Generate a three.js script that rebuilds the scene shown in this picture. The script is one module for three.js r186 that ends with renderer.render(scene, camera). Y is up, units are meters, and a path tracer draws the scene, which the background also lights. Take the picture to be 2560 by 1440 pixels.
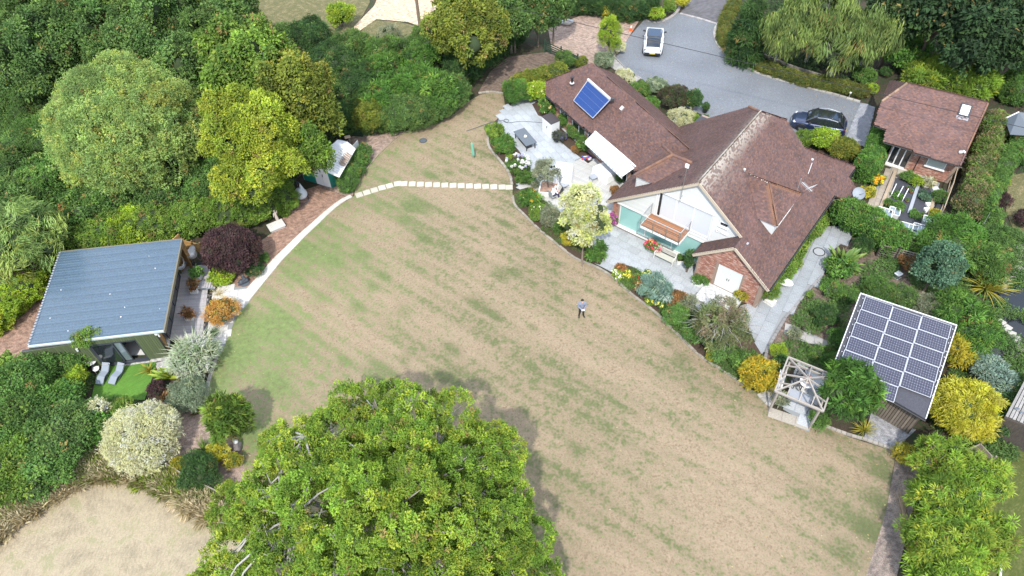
import * as THREE from 'three';
import { mergeGeometries, mergeVertices } from 'three/addons/utils/BufferGeometryUtils.js';
import { RoundedBoxGeometry } from 'three/addons/geometries/RoundedBoxGeometry.js';
import { MarchingCubes } from 'three/addons/objects/MarchingCubes.js';
import { ImprovedNoise } from 'three/addons/math/ImprovedNoise.js';

// ---------------------------------------------------------------- camera, sky, sun, exposure
const scene = new THREE.Scene();
const CAM_H = 38, FOCAL = 1775;                       // drone height in metres; focal length for a 2560 x 1440 frame
const NAD = new THREE.Vector3(1345 - 1280, 2250 - 720, FOCAL).normalize();   // straight down, in camera axes (x right, y down, z forward)
const FWD = new THREE.Vector3(0, 0, 1).addScaledVector(NAD, -NAD.z).normalize();
const RGT = new THREE.Vector3().crossVectors(NAD, FWD);
const camera = new THREE.PerspectiveCamera(2 * Math.atan(720 / FOCAL) * 180 / Math.PI, 16 / 9, 0.5, 1500);
camera.position.set(0, CAM_H, 0);
camera.quaternion.setFromRotationMatrix(new THREE.Matrix4().makeBasis(
  new THREE.Vector3(RGT.x, -NAD.x, -FWD.x), new THREE.Vector3(-RGT.y, NAD.y, FWD.y), new THREE.Vector3(-RGT.z, NAD.z, FWD.z)));
const EXPOSURE = 1.54, SUN = 3.1, SUN_SOFT = 3, SKY = 1.4;
const SUN_DIR = new THREE.Vector3(-0.11, 1, 0.74).normalize();
{ // a summer sky, half covered by pale cloud
  const w = 256, h = 128, d = new Float32Array(w * h * 4), n = new ImprovedNoise();
  for (let y = 0; y < h; y++) for (let x = 0; x < w; x++) {
    const el = (y + .5) / h * Math.PI - Math.PI / 2, az = x / w * Math.PI * 2, c = Math.cos(el), s = Math.sin(el);
    const px = c * Math.cos(az), pz = c * Math.sin(az);
    let f = 0, a = 1; for (let o = 0; o < 4; o++) { f += a * n.noise(px * 2.2 * 2 ** o + 7, s * 3 * 2 ** o + 3, pz * 2.2 * 2 ** o); a *= .55; }
    const cl = Math.min(1, Math.max(0, f * 1.6 + .45)), t = Math.max(0, s), i = (y * w + x) * 4;
    const sky = [.55 - .33 * t ** .5, .72 - .3 * t ** .5, .95 - .12 * t ** .5];
    for (let k = 0; k < 3; k++) d[i + k] = s < 0 ? [.2, .2, .14][k] : SKY * (sky[k] * (1 - cl) + [1.0, 1.0, 1.02][k] * cl);
    d[i + 3] = 1;
  }
  const t = new THREE.DataTexture(d, w, h, THREE.RGBAFormat, THREE.FloatType);
  t.mapping = THREE.EquirectangularReflectionMapping; t.magFilter = t.minFilter = THREE.LinearFilter; t.wrapS = THREE.RepeatWrapping; t.needsUpdate = true;
  scene.background = t; scene.environment = t;
}
const sun = new THREE.DirectionalLight(new THREE.Color().setRGB(1, .955, .88), SUN);
sun.position.copy(SUN_DIR).multiplyScalar(150).add(new THREE.Vector3(0, 0, -40)); sun.target.position.set(0, 0, -40);
sun.castShadow = true; sun.shadow.radius = SUN_SOFT; sun.shadow.mapSize.set(4096, 4096);
Object.assign(sun.shadow.camera, { left: -75, right: 75, top: 70, bottom: -60, near: 1, far: 320 });
scene.add(sun, sun.target);
const renderer = new THREE.WebGLRenderer({ antialias: true });
renderer.toneMapping = THREE.LinearToneMapping; renderer.toneMappingExposure = EXPOSURE;
renderer.shadowMap.enabled = true; renderer.shadowMap.type = THREE.PCFSoftShadowMap;

// ---------------------------------------------------------------- helpers
const V = (x = 0, y = 0, z = 0) => new THREE.Vector3(x, y, z);
const { sin, cos, PI, abs, min, max, sqrt, hypot, floor, round, atan2 } = Math;
const lerp = (a, b, t) => a + (b - a) * t, clamp = (x, a = 0, b = 1) => min(b, max(a, x)), smooth = (a, b, x) => { const t = clamp((x - a) / (b - a)); return t * t * (3 - 2 * t); };
function rng(seed) { let s = seed * 7919 + 13 | 0; return () => { s = (s + 0x6d2b79f5) | 0; let t = Math.imul(s ^ (s >>> 15), 1 | s); t = (t + Math.imul(t ^ (t >>> 7), 61 | t)) ^ t; return ((t ^ (t >>> 14)) >>> 0) / 4294967296; }; }
const R0 = rng(5), rnd = (a = 0, b = 1) => a + (b - a) * R0();
const perlin = new ImprovedNoise(), noise = (x, y, z = 0) => perlin.noise(x + 31.7, y + 17.3, z + 5.1);
function fbm(x, y, o = 4, z = 0) { let f = 0, a = .5; for (let i = 0; i < o; i++) { f += a * noise(x, y, z + i * 3.7); x *= 2.03; y *= 2.03; a *= .5; } return f; }
// the spot on the level h above the ground that stands behind point (x, y) of the survey photograph (2560 x 1440)
function G(x, y, h = 0) {
  const d = V(x - 1280, y - 720, FOCAL), t = (CAM_H - h) / d.dot(NAD); d.multiplyScalar(t);
  return V(d.dot(RGT), h, -d.dot(FWD));
}
const S = (x, y, h = 0) => G(x, y, h).distanceTo(camera.position) / FOCAL;      // metres per photograph pixel there
const counts = new Map();
function numbered(n) { const k = counts.get(n) || 0; counts.set(n, k + 1); return k ? n + '_' + String(k).padStart(3, '0') : n; }
function tag(o, label, category, group) { o.userData.label = label; o.userData.category = category; if (group) o.userData.group = group; return o; }
function shadow(o) { o.castShadow = o.receiveShadow = true; return o; }
function thing(name, label, category, p = V(), turn = 0, group) {
  const o = new THREE.Group(); o.name = numbered(name); o.position.copy(p); o.rotation.y = turn; scene.add(o); return tag(o, label, category, group);
}
function part(parent, name, geo, m, label) {
  if (Array.isArray(geo)) geo = join(geo);
  const o = shadow(new THREE.Mesh(geo, m)); o.name = parent === scene ? numbered(name) : name; if (label) o.userData.label = label; parent.add(o); return o;
}
const parts = (parent, name, list, m) => list.map((g) => part(parent, name, g, m));
function solo(name, label, category, geo, m, group) { return tag(part(scene, name, geo, m), label, category, group); }
function ground(name, geo, m, parent = scene) { const o = part(parent, name, geo, m); if (parent === scene) o.userData.kind = 'structure'; return o; }
function copyOf(o, p, turn, label) { const c = o.clone(); c.name = numbered(o.name.replace(/_\d+$/, '')); c.userData = { ...o.userData }; scene.add(c); c.position.copy(p); c.rotation.y = turn; if (label) c.userData.label = label; return c; }
function join(list) {
  list = list.map((g) => { g = g.index ? g.toNonIndexed() : g; for (const k of Object.keys(g.attributes)) if (!['position', 'normal', 'uv'].includes(k)) g.deleteAttribute(k); if (!g.attributes.normal) g.computeVertexNormals(); if (!g.attributes.uv) g.setAttribute('uv', new THREE.BufferAttribute(new Float32Array(g.attributes.position.count * 2), 2)); return g; });
  return list.length === 1 ? list[0] : mergeGeometries(list);
}
function inst(parent, name, geo, m, mats, cols, stuff) {
  const o = new THREE.InstancedMesh(geo, m, mats.length); mats.forEach((q, i) => o.setMatrixAt(i, q)); if (cols) cols.forEach((c, i) => o.setColorAt(i, c));
  o.name = parent === scene ? numbered(name) : name; if (stuff) o.userData.kind = 'stuff'; shadow(o); parent.add(o); return o;
}
const col = (r, g, b) => new THREE.Color().setRGB(r, g, b);
function mat(r, g, b, rough = .8, o = {}) { return new THREE.MeshStandardMaterial({ color: col(r, g, b), roughness: rough, metalness: 0, ...o }); }
const box = (w, h, d, x = 0, y = 0, z = 0, r = 0) => (r ? new RoundedBoxGeometry(w, h, d, 2, r) : new THREE.BoxGeometry(w, h, d)).translate(x, y, z);
const cyl = (r0, r1, h, x = 0, y = 0, z = 0, seg = 12) => new THREE.CylinderGeometry(r1, r0, h, seg).translate(x, y + h / 2, z);   // r0 at the foot, r1 at the top
function rod(a, b, r0, r1 = r0, seg = 7) {
  const d = b.clone().sub(a), g = new THREE.CylinderGeometry(r1, r0, d.length(), seg, 1);
  return g.applyQuaternion(new THREE.Quaternion().setFromUnitVectors(V(0, 1, 0), d.normalize())).translate((a.x + b.x) / 2, (a.y + b.y) / 2, (a.z + b.z) / 2);
}
function beam(a, b, w, h) {
  const d = b.clone().sub(a), L = d.length(), g = new THREE.BoxGeometry(w, h, L), m = new THREE.Matrix4().lookAt(b, a, V(0, 1, 0)); m.setPosition((a.x + b.x) / 2, (a.y + b.y) / 2, (a.z + b.z) / 2);
  return g.applyMatrix4(m);
}
const tube = (pts, r, n = 40, seg = 6) => new THREE.TubeGeometry(new THREE.CatmullRomCurve3(pts), n, r, seg);
function bumpTex(size, metres, f) { // a height texture, f(u, v) in 0..1
  const d = new Uint8Array(size * size * 4);
  for (let y = 0; y < size; y++) for (let x = 0; x < size; x++) { const v = clamp(f(x / size, y / size)) * 255, i = (y * size + x) * 4; d[i] = d[i + 1] = d[i + 2] = v; d[i + 3] = 255; }
  return fin(new THREE.DataTexture(d, size, size), metres, false);
}
function colTex(size, metres, f, h = size) { // f(u, v) gives linear r, g, b
  const d = new Uint8Array(size * h * 4), e = (v) => 255 * (v <= .0031308 ? 12.92 * v : 1.055 * clamp(v) ** (1 / 2.4) - .055);
  for (let y = 0; y < h; y++) for (let x = 0; x < size; x++) { const c = f(x / size, y / h), i = (y * size + x) * 4; d[i] = e(c[0]); d[i + 1] = e(c[1]); d[i + 2] = e(c[2]); d[i + 3] = 255; }
  return fin(new THREE.DataTexture(d, size, h), metres, true);
}
function fin(t, metres, srgb) {
  t.wrapS = t.wrapT = THREE.RepeatWrapping; t.magFilter = THREE.LinearFilter; t.minFilter = THREE.LinearMipmapLinearFilter; if (srgb) t.colorSpace = THREE.SRGBColorSpace;
  if (metres) t.repeat.set(1 / metres, 1 / metres); t.needsUpdate = true; return t;
}
// seamless noise on the unit square
function tnoise(u, v, f, s = 0) { const R = f / (2 * PI), a = u * 2 * PI, b = v * 2 * PI; return noise(R * cos(a) + s, R * sin(a) + R * cos(b) * 1.3, R * sin(b) * 1.3 + s * .7); }
const hash = (x, y) => { let n = Math.imul(x | 0, 374761393) + Math.imul(y | 0, 668265263); n = Math.imul(n ^ (n >>> 13), 1274126177); return ((n ^ (n >>> 16)) >>> 0) / 4294967296; };
// a flat sheet on the ground through photograph points, uv in metres
function outline(px, curved, h = 0) {
  let p = px.map(([x, y]) => G(x, y, h));
  if (curved) p = new THREE.CatmullRomCurve3(p, true, 'centripetal').getPoints(px.length * 5).slice(0, -1);
  return p;
}
function sheetOf(pts, y) {
  const sh = new THREE.ShapeGeometry(new THREE.Shape(pts.map((p) => new THREE.Vector2(p.x, -p.z)))).rotateX(-PI / 2).translate(0, y, 0), P = sh.attributes.position, uv = sh.attributes.uv;
  for (let i = 0; i < P.count; i++) uv.setXY(i, P.getX(i), -P.getZ(i));
  return sh;
}
const sheet = (px, y, curved) => sheetOf(outline(px, curved), y);
function inside(x, z, poly) { let c = false; for (let i = 0, j = poly.length - 1; i < poly.length; j = i++) { const a = poly[i], b = poly[j]; if ((a.z > z) !== (b.z > z) && x < (b.x - a.x) * (z - a.z) / (b.z - a.z) + a.x) c = !c; } return c; }
// a slab with thickness below a planar (or nearly planar) polygon of 3-D points
function slab(pts, t = .1, uvScale = 1) {
  const n = V(); for (let i = 0; i < pts.length; i++) { const a = pts[i], b = pts[(i + 1) % pts.length]; n.x += (a.y - b.y) * (a.z + b.z); n.y += (a.z - b.z) * (a.x + b.x); n.z += (a.x - b.x) * (a.y + b.y); }
  n.normalize(); const X = abs(n.y) > .999 ? V(1, 0, 0) : V(0, 1, 0).cross(n).normalize(), Y = n.clone().cross(X);
  const q = pts.map((p) => new THREE.Vector2(p.dot(X), p.dot(Y))), tri = THREE.ShapeUtils.triangulateShape(q, []);
  const pos = [], uv = [], lo = pts.map((p) => p.clone().addScaledVector(n, -t)), put = (p, k) => { pos.push(p.x, p.y, p.z); uv.push(q[k].x * uvScale, q[k].y * uvScale); };
  for (const [a, b, c] of tri) { put(pts[a], a); put(pts[b], b); put(pts[c], c); put(lo[a], a); put(lo[c], c); put(lo[b], b); }
  for (let i = 0; i < pts.length; i++) { const j = (i + 1) % pts.length; put(pts[i], i); put(lo[i], i); put(lo[j], j); put(pts[i], i); put(lo[j], j); put(pts[j], j); }
  const g = new THREE.BufferGeometry(); g.setAttribute('position', new THREE.Float32BufferAttribute(pos, 3)); g.setAttribute('uv', new THREE.Float32BufferAttribute(uv, 2)); g.computeVertexNormals(); return g;
}
// a plane frame for a roof face: origin, X level along the eaves, Y up the slope, N out
function frameOf(pts) {
  const n = V(); for (let i = 0; i < pts.length; i++) { const a = pts[i], b = pts[(i + 1) % pts.length]; n.x += (a.y - b.y) * (a.z + b.z); n.y += (a.z - b.z) * (a.x + b.x); n.z += (a.x - b.x) * (a.y + b.y); }
  n.normalize(); if (n.y < 0) n.negate(); const X = V(0, 1, 0).cross(n).normalize(), Y = n.clone().cross(X); return { n, X, Y };
}
function wallShape(pts, t, holes = []) { // an upright wall in the xy plane, thickness t towards -z
  const s = new THREE.Shape(pts.map(([x, y]) => new THREE.Vector2(x, y)));
  for (const [x, y, w, h] of holes) s.holes.push(new THREE.Path([[x, y], [x, y + h], [x + w, y + h], [x + w, y]].map(([a, b]) => new THREE.Vector2(a, b))));
  return new THREE.ExtrudeGeometry(s, { depth: t, bevelEnabled: false }).translate(0, 0, -t);
}
const M4 = (p, q, s) => new THREE.Matrix4().compose(p, q, typeof s === 'number' ? V(s, s, s) : s);
const YQ = (a) => new THREE.Quaternion().setFromAxisAngle(V(0, 1, 0), a);
// ---------------------------------------------------------------- materials
const grain = colTex(256, 2.5, (u, v) => { const a = .82 + .3 * tnoise(u, v, 40, 3) + .25 * (hash(u * 256, v * 256) - .5); return [a, a, a]; });
const TX = {
  speck: bumpTex(256, 1.2, (u, v) => .5 + .6 * tnoise(u, v, 60, 1) + .5 * (hash(u * 256, v * 256) - .5)),
  fine: bumpTex(256, .6, (u, v) => .5 + .5 * tnoise(u, v, 50, 8) + .3 * (hash(u * 256 + 9, v * 256) - .5)),
  wood: colTex(256, 1, (u, v) => { const a = .8 + .35 * tnoise(u * 1, v * .12, 60, 2) + .18 * (hash(0, v * 256) - .5); return [a, a * .97, a * .93]; }),
};
const M = {
  white: mat(.72, .72, .7, .5), offwhite: mat(.7, .68, .62, .6), board: mat(.64, .65, .63, .6), cream: mat(.62, .6, .5, .5), black: mat(.02, .02, .022, .5), dark: mat(.045, .047, .05, .55),
  slate: mat(.1, .12, .14, .35, { roughnessMap: TX.fine }), grey: mat(.32, .34, .35, .6), lead: mat(.33, .35, .38, .5), pale: mat(.55, .56, .55, .7),
  glass: new THREE.MeshPhysicalMaterial({ color: col(.55, .78, .74), roughness: .05, metalness: 0, transmission: .35, thickness: 0 }),
  teal: new THREE.MeshPhysicalMaterial({ color: col(.28, .52, .48), roughness: .12, clearcoat: 1, clearcoatRoughness: .04 }),
  blind: mat(.6, .62, .64, .3), darkGlass: new THREE.MeshPhysicalMaterial({ color: col(.02, .025, .03), roughness: .06, clearcoat: 1 }),
  sky: new THREE.MeshPhysicalMaterial({ color: col(.2, .25, .27), roughness: .1, metalness: .2, clearcoat: 1 }),
  paneClear: new THREE.MeshPhysicalMaterial({ color: col(.9, .97, .95), roughness: .04, transmission: .9, thickness: 0 }),
  brickBase: mat(.3, .22, .17, .95, { bumpMap: TX.fine, bumpScale: .004 }), brick: mat(1, 1, 1, .92, { bumpMap: TX.fine, bumpScale: .003 }),
  tile: mat(1, 1, 1, .88, { map: grain }), tileBase: mat(.1, .06, .045, .95), barge: mat(.5, .42, .32, .7),
  steel: mat(.45, .46, .47, .35, { metalness: .8 }), alu: mat(.6, .61, .62, .4, { metalness: .5 }),
  timber: mat(.36, .2, .1, .75, { map: TX.wood }), cedar: mat(.5, .3, .12, .7, { map: TX.wood }), grey_wood: mat(.36, .32, .28, .85, { map: TX.wood }), plank: mat(.45, .36, .26, .85, { map: TX.wood }), darkwood: mat(.09, .075, .065, .8, { map: TX.wood }),
  decking: mat(.5, .5, .52, .8, { map: TX.wood }), bark: mat(.2, .16, .12, .95, { bumpMap: TX.speck, bumpScale: .02 }), paleBark: mat(.42, .4, .36, .9, { bumpMap: TX.speck, bumpScale: .015 }), twig: mat(.1, .085, .05, 1),
  greenPaint: mat(.02, .22, .17, .4), darkGreen: mat(.025, .06, .035, .6), sage: mat(.105, .135, .07, .6), terracotta: mat(.4, .16, .09, .85), concrete: mat(.5, .47, .42, .9, { map: grain, bumpMap: TX.speck, bumpScale: .004 }),
  paver: mat(1, 1, 1, .8, { map: grain, bumpMap: TX.speck, bumpScale: .003 }), joint: mat(.24, .25, .25, .95), soil: mat(.1, .065, .042, 1, { map: grain, bumpMap: TX.speck, bumpScale: .03 }),
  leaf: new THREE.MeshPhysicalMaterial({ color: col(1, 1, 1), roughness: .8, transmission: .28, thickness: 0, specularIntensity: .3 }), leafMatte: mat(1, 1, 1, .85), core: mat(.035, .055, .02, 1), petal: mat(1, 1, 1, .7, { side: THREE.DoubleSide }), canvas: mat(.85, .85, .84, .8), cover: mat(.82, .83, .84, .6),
  rubber: mat(.015, .015, .016, .8), orange: mat(.65, .13, .03, .5), skin: mat(.55, .33, .24, .6),
};
M.leaf.side = M.leafMatte.side = THREE.DoubleSide;
// ---------------------------------------------------------------- ground
const LAWN_PX = [[515, 1035], [516, 1000], [522, 955], [545, 885], [575, 815], [608, 758], [642, 722], [700, 652], [760, 592], [830, 527], [885, 490], [888, 470], [920, 420], [962, 372], [1012, 332], [1060, 316], [1112, 292], [1152, 264], [1200, 237], [1228, 231], [1258, 233], [1262, 262], [1250, 290], [1220, 322], [1222, 366], [1250, 402], [1272, 432], [1280, 462], [1282, 490], [1287, 512], [1310, 537], [1350, 576], [1400, 617], [1440, 647], [1490, 668], [1530, 692], [1580, 737], [1640, 783], [1700, 842], [1750, 890], [1800, 922], [1860, 962], [1900, 987], [1925, 1018], [2030, 1068], [2060, 1066], [2120, 1092], [2240, 1130], [2215, 1280], [2165, 1440], [2080, 1700], [560, 1750], [600, 1440], [640, 1260], [612, 1180], [600, 1112], [545, 1082]];
const green_spots = [[1045, 515, 26], [1018, 520, 14], [1010, 551, 13], [892, 770, 17], [1195, 760, 22], [1665, 856, 13], [735, 690, 30], [640, 820, 26], [960, 690, 14], [1240, 790, 16], [800, 745, 24], [560, 900, 40], [600, 870, 30], [690, 960, 30], [860, 905, 14], [1010, 900, 16], [1130, 870, 18], [905, 640, 14], [830, 650, 20], [760, 620, 20], [1120, 430, 10], [1075, 440, 12], [1490, 815, 8], [1560, 735, 9], [1505, 740, 8], [1390, 660, 10], [1260, 560, 16], [1285, 680, 16], [950, 930, 30], [1130, 950, 26], [1440, 1130, 18], [2200, 1180, 20], [2190, 1250, 22], [2170, 1330, 24], [2110, 1380, 26], [930, 720, 16], [1010, 780, 18], [700, 800, 26], [1290, 470, 8], [2075, 1175, 14], [1500, 670, 12], [1250, 690, 18], [1080, 940, 20], [780, 560, 14], [1060, 600, 12], [1700, 900, 18], [1330, 820, 12], [570, 800, 18], [545, 960, 22]].map(([x, y, r]) => { const p = G(x, y); return [p.x, p.z, r * S(x, y) * 1.15]; });
const LX = 40, LW = 70, LZ = 2, LH = 70;
const lawnTex = colTex(1408, 0, (u, v) => {
  const x = u * LW - LX, z = -(v * LH + LZ), a = x * .774 + z * .633, b = -x * .633 + z * .774;      // a runs along the house front, with the mower
  const fine = hash(u * 1408, v * 1408) - .5, n1 = fbm(x * .9, z * .9, 3, 2), n2 = fbm(x * 3.2, z * 3.2, 2, 9), n3 = fbm(a * .1, b * .42, 2, 21), big = fbm(x * .09, z * .09, 2, 40);
  const left = smooth(-2, -19, x + .12 * (z + 30)), near = smooth(-30, -16, z);
  const n4 = noise(x * 7, z * 7, 2); let g = .34 + n1 * .7 + n3 * .9 + n2 * 1.0 + n4 * .55 + left * .26 + .13 * sin(b * 6.6 + n1 * 2.5 + .5 * noise(a * .15, b * .3)) * (.35 + .9 * clamp(.5 + fbm(a * .12, b * .2, 2, 60) * 1.6)) - .06 * smooth(-34, -48, z) + big * .35 + fine * .35;
  for (const [sx, sz, sr] of green_spots) { if (abs(x - sx) > sr * 2.5 || abs(z - sz) > sr * 2.5) continue; const dx = x - sx, dz = z - sz, da = dx * .774 + dz * .633, db = -dx * .633 + dz * .774, q = hypot(da * .72, db * 1.2) / sr; if (q < 1.9) g += .5 * smooth(1.6, .1, q + n2 * .9 + n1 * 1.1); }
  g = smooth(.12, .95, g);
  const t = .5 + n1 * .5 + n2 * .6 + n4 * .6 + fine * .7, dry = [lerp(.255, .435, t), lerp(.193, .332, t), lerp(.12, .222, t)];
  const grn = [lerp(.155, .215, left), lerp(.175, .28, left), lerp(.07, .095, left)], w = .86 + .4 * (n2 + fine * .5);
  return [0, 1, 2].map((k) => lerp(dry[k], grn[k] * w, g));
});
lawnTex.wrapS = lawnTex.wrapT = THREE.ClampToEdgeWrapping; lawnTex.repeat.set(1 / LW, 1 / LH); lawnTex.offset.set(LX / LW, -LZ / LH);
M.lawn = mat(1, 1, 1, 1, { map: lawnTex, bumpMap: TX.speck, bumpScale: .03 });
const soilTex = colTex(768, 9, (u, v) => { const a = tnoise(u, v, 30, 2), b = tnoise(u, v, 130, 5), c = hash(u * 1024, v * 1024), g = smooth(-.1, .35, a + b * .6), t = .7 + .6 * c * c + b * .5; return [lerp(.085 * t, .04, g), lerp(.06 * t, .065, g), lerp(.04 * t, .022, g)]; });
M.earth = mat(1, 1, 1, 1, { map: soilTex, bumpMap: TX.speck, bumpScale: .04 });
const chips = (r, g, b, sz, s) => colTex(512, sz, (u, v) => { const k = 200, i = floor(u * k), j = floor(v * k), c = hash(i + (hash(i, j) > .5 ? 1 : 0), j + s), f = hash(u * 512, v * 512), t = (.62 + .62 * c + .25 * (f - .5)) * (1 + tnoise(u, v, 22, s) * .5); return [r * t * (.9 + .2 * hash(j, i)), g * t, b * t]; });
M.barkChip = mat(1, 1, 1, 1, { map: chips(.4, .25, .18, 6, 3), bumpMap: TX.speck, bumpScale: .04 });
M.paleChip = mat(1, 1, 1, 1, { map: chips(.44, .325, .26, 6, 5), bumpMap: TX.speck, bumpScale: .04 });
M.brownChip = mat(1, 1, 1, 1, { map: chips(.21, .155, .12, 6, 6), bumpMap: TX.speck, bumpScale: .04 });
M.gravel = mat(1, 1, 1, .95, { map: colTex(1024, 26, (u, v) => { const c = hash(u * 1024, v * 1024), d = hash(u * 512 + 7, v * 512), s = hash(u * 340, v * 340) > .994 ? .5 : 0, t = .66 + .46 * c + .3 * d + s + .14 * tnoise(u, v, 7, 4); return [.165 * t, .178 * t, .195 * t]; }), bumpMap: TX.speck, bumpScale: .015 });
M.farGravel = mat(1, 1, 1, .95, { map: colTex(512, 6, (u, v) => { const c = hash(u * 512, v * 512), t = .75 + .4 * c + .3 * tnoise(u, v, 16, 4); return [.12 * t, .115 * t, .12 * t]; }), bumpMap: TX.speck, bumpScale: .015 });
M.greyChip = mat(1, 1, 1, .95, { map: chips(.3, .24, .2, 6, 11), bumpMap: TX.speck, bumpScale: .03 });
M.concreteBay = mat(1, 1, 1, .95, { map: chips(.3, .3, .31, 5, 12), bumpMap: TX.speck, bumpScale: .012 });
const hayTex = colTex(768, 16, (u, v) => { const a = tnoise(u, v, 16, 7), b = tnoise(u * 3 % 1, v, 50, 9), c = hash(u * 1024, v * 1024), d = hash(u * 340, v * 340), t = .86 + .16 * c + .16 * d + .28 * a + .2 * b, g = smooth(.3, .75, a + .5 * b + .25 * c); return [lerp(.55 * t, .38, g * .7), lerp(.455 * t, .36, g * .7), lerp(.305 * t, .19, g * .7)]; });
M.hay = mat(1, 1, 1, 1, { map: hayTex, bumpMap: TX.speck, bumpScale: .06 });
const turfTex = (r, g, b, br) => colTex(512, 7, (u, v) => { const a = tnoise(u, v, 14, 3) * .25 + tnoise(u, v, 60, 6) * .4, c = hash(u * 512, v * 512) - .5, t = 1 + a * .5 + c * .35, k = smooth(.05, .5, a + .1) * br; return [lerp(r * t, .3, k), lerp(g * t, .23, k), lerp(b * t, .13, k)]; });
M.turf = mat(1, 1, 1, 1, { map: turfTex(.1, .225, .03, 0), bumpMap: TX.speck, bumpScale: .02 });
M.neighbour = mat(1, 1, 1, 1, { map: turfTex(.13, .125, .05, .8), bumpMap: TX.speck, bumpScale: .02 });
M.wetLawn = mat(1, 1, 1, 1, { map: turfTex(.08, .1, .018, .2), bumpMap: TX.speck, bumpScale: .02 });
M.sand = mat(1, 1, 1, 1, { map: chips(.56, .42, .29, 6, 15) });
M.gravelPale = mat(1, 1, 1, 1, { map: chips(.5, .48, .45, 6, 17), bumpMap: TX.speck, bumpScale: .02 });

{ const g = new THREE.PlaneGeometry(1600, 1600).rotateX(-PI / 2).translate(0, -.03, -200), uv = g.attributes.uv, p = g.attributes.position; for (let i = 0; i < p.count; i++) uv.setXY(i, p.getX(i), -p.getZ(i)); ground('ground', g, M.earth); }
ground('lawn', sheet(LAWN_PX, .008), M.lawn);
ground('meadow', sheet([[-600, 1450], [-150, 1340], [0, 1262], [70, 1215], [170, 1150], [260, 1105], [340, 1130], [430, 1180], [560, 1255], [650, 1400], [620, 1900], [-700, 2000]], .0, true), M.hay);
ground('neighbouring_lawn', sheet([[560, -80], [900, -80], [925, 5], [890, 70], [740, 140], [600, 75]], .0), M.neighbour);
ground('neighbouring_lawn', sheet([[930, 50], [1000, 55], [1075, 75], [1090, 110], [960, 110], [890, 90]], .0), M.neighbour);
ground('garden_path', sheet([[960, -40], [1300, -40], [1090, 20], [1075, 75], [1020, 55], [940, 48], [895, 80], [884, 92], [886, 65], [935, 15]], .006), M.sand);
ground('neighbouring_lawn', sheet([[2520, 440], [2620, 420], [2660, 600], [2545, 600], [2515, 530]], .0), M.neighbour);
ground('neighbouring_lawn', sheet([[2470, 1150], [2530, 1060], [2640, 1090], [2700, 1700], [2400, 1700], [2440, 1400]], .0), M.wetLawn);
ground('pond', sheet([[2478, 745], [2520, 690], [2620, 660], [2680, 820], [2600, 850], [2510, 820]], .012, true), new THREE.MeshPhysicalMaterial({ color: col(.014, .017, .018), roughness: .08 }));
ground('pond', sheet([[2462, 872], [2500, 850], [2545, 872], [2540, 905], [2480, 912]], .012, true), new THREE.MeshPhysicalMaterial({ color: col(.014, .017, .018), roughness: .08 }));
// bark, chippings and beds
ground('bark_path', sheet([[600, 640], [690, 575], [745, 480], [800, 462], [852, 486], [872, 496], [800, 560], [735, 622], [690, 665], [650, 700], [620, 715], [560, 720]], .002), M.barkChip);
ground('bark_path', sheet([[800, 470], [850, 375], [880, 335], [1030, 325], [962, 372], [920, 420], [888, 470], [880, 495]], .002), M.paleChip);
ground('bark_path', sheet([[1370, 70], [1480, 28], [1600, 48], [1560, 112], [1530, 150], [1500, 165], [1420, 158], [1380, 128]], .002), M.paleChip);
ground('bark_path', sheet([[1195, 232], [1225, 180], [1270, 142], [1385, 128], [1400, 158], [1290, 205], [1262, 232], [1228, 230]], .004), M.brownChip);
ground('bark_path', sheet([[-60, 900], [40, 800], [110, 700], [150, 640], [160, 640], [70, 880], [210, 915], [230, 960], [160, 985], [20, 940]], .002), M.barkChip);
ground('bark_path', sheet([[360, 1005], [450, 1005], [512, 960], [520, 1010], [512, 1040], [550, 1085], [604, 1112], [615, 1180], [640, 1250], [560, 1245], [400, 1160], [420, 1080]], .003), M.paleChip);
ground('garden_bed', sheet([[1900, 905], [1960, 800], [2060, 680], [2140, 590], [2330, 640], [2420, 800], [2250, 800], [2150, 740], [2070, 930], [1990, 900]], .0), M.brownChip);
ground('gravel_path', sheet([[2240, 1140], [2300, 1150], [2290, 1240], [2240, 1450], [2200, 1750], [2080, 1700], [2165, 1440], [2215, 1280]], .004), M.greyChip);
ground('concrete_apron', sheet([[2160, 1095], [2178, 1030], [2290, 1075], [2262, 1100], [2245, 1128]], .02), M.concreteBay);
ground('shingle_bed', sheet([[612, 640], [690, 600], [650, 690], [625, 715], [560, 745], [545, 700]], .0), M.barkChip);
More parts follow.
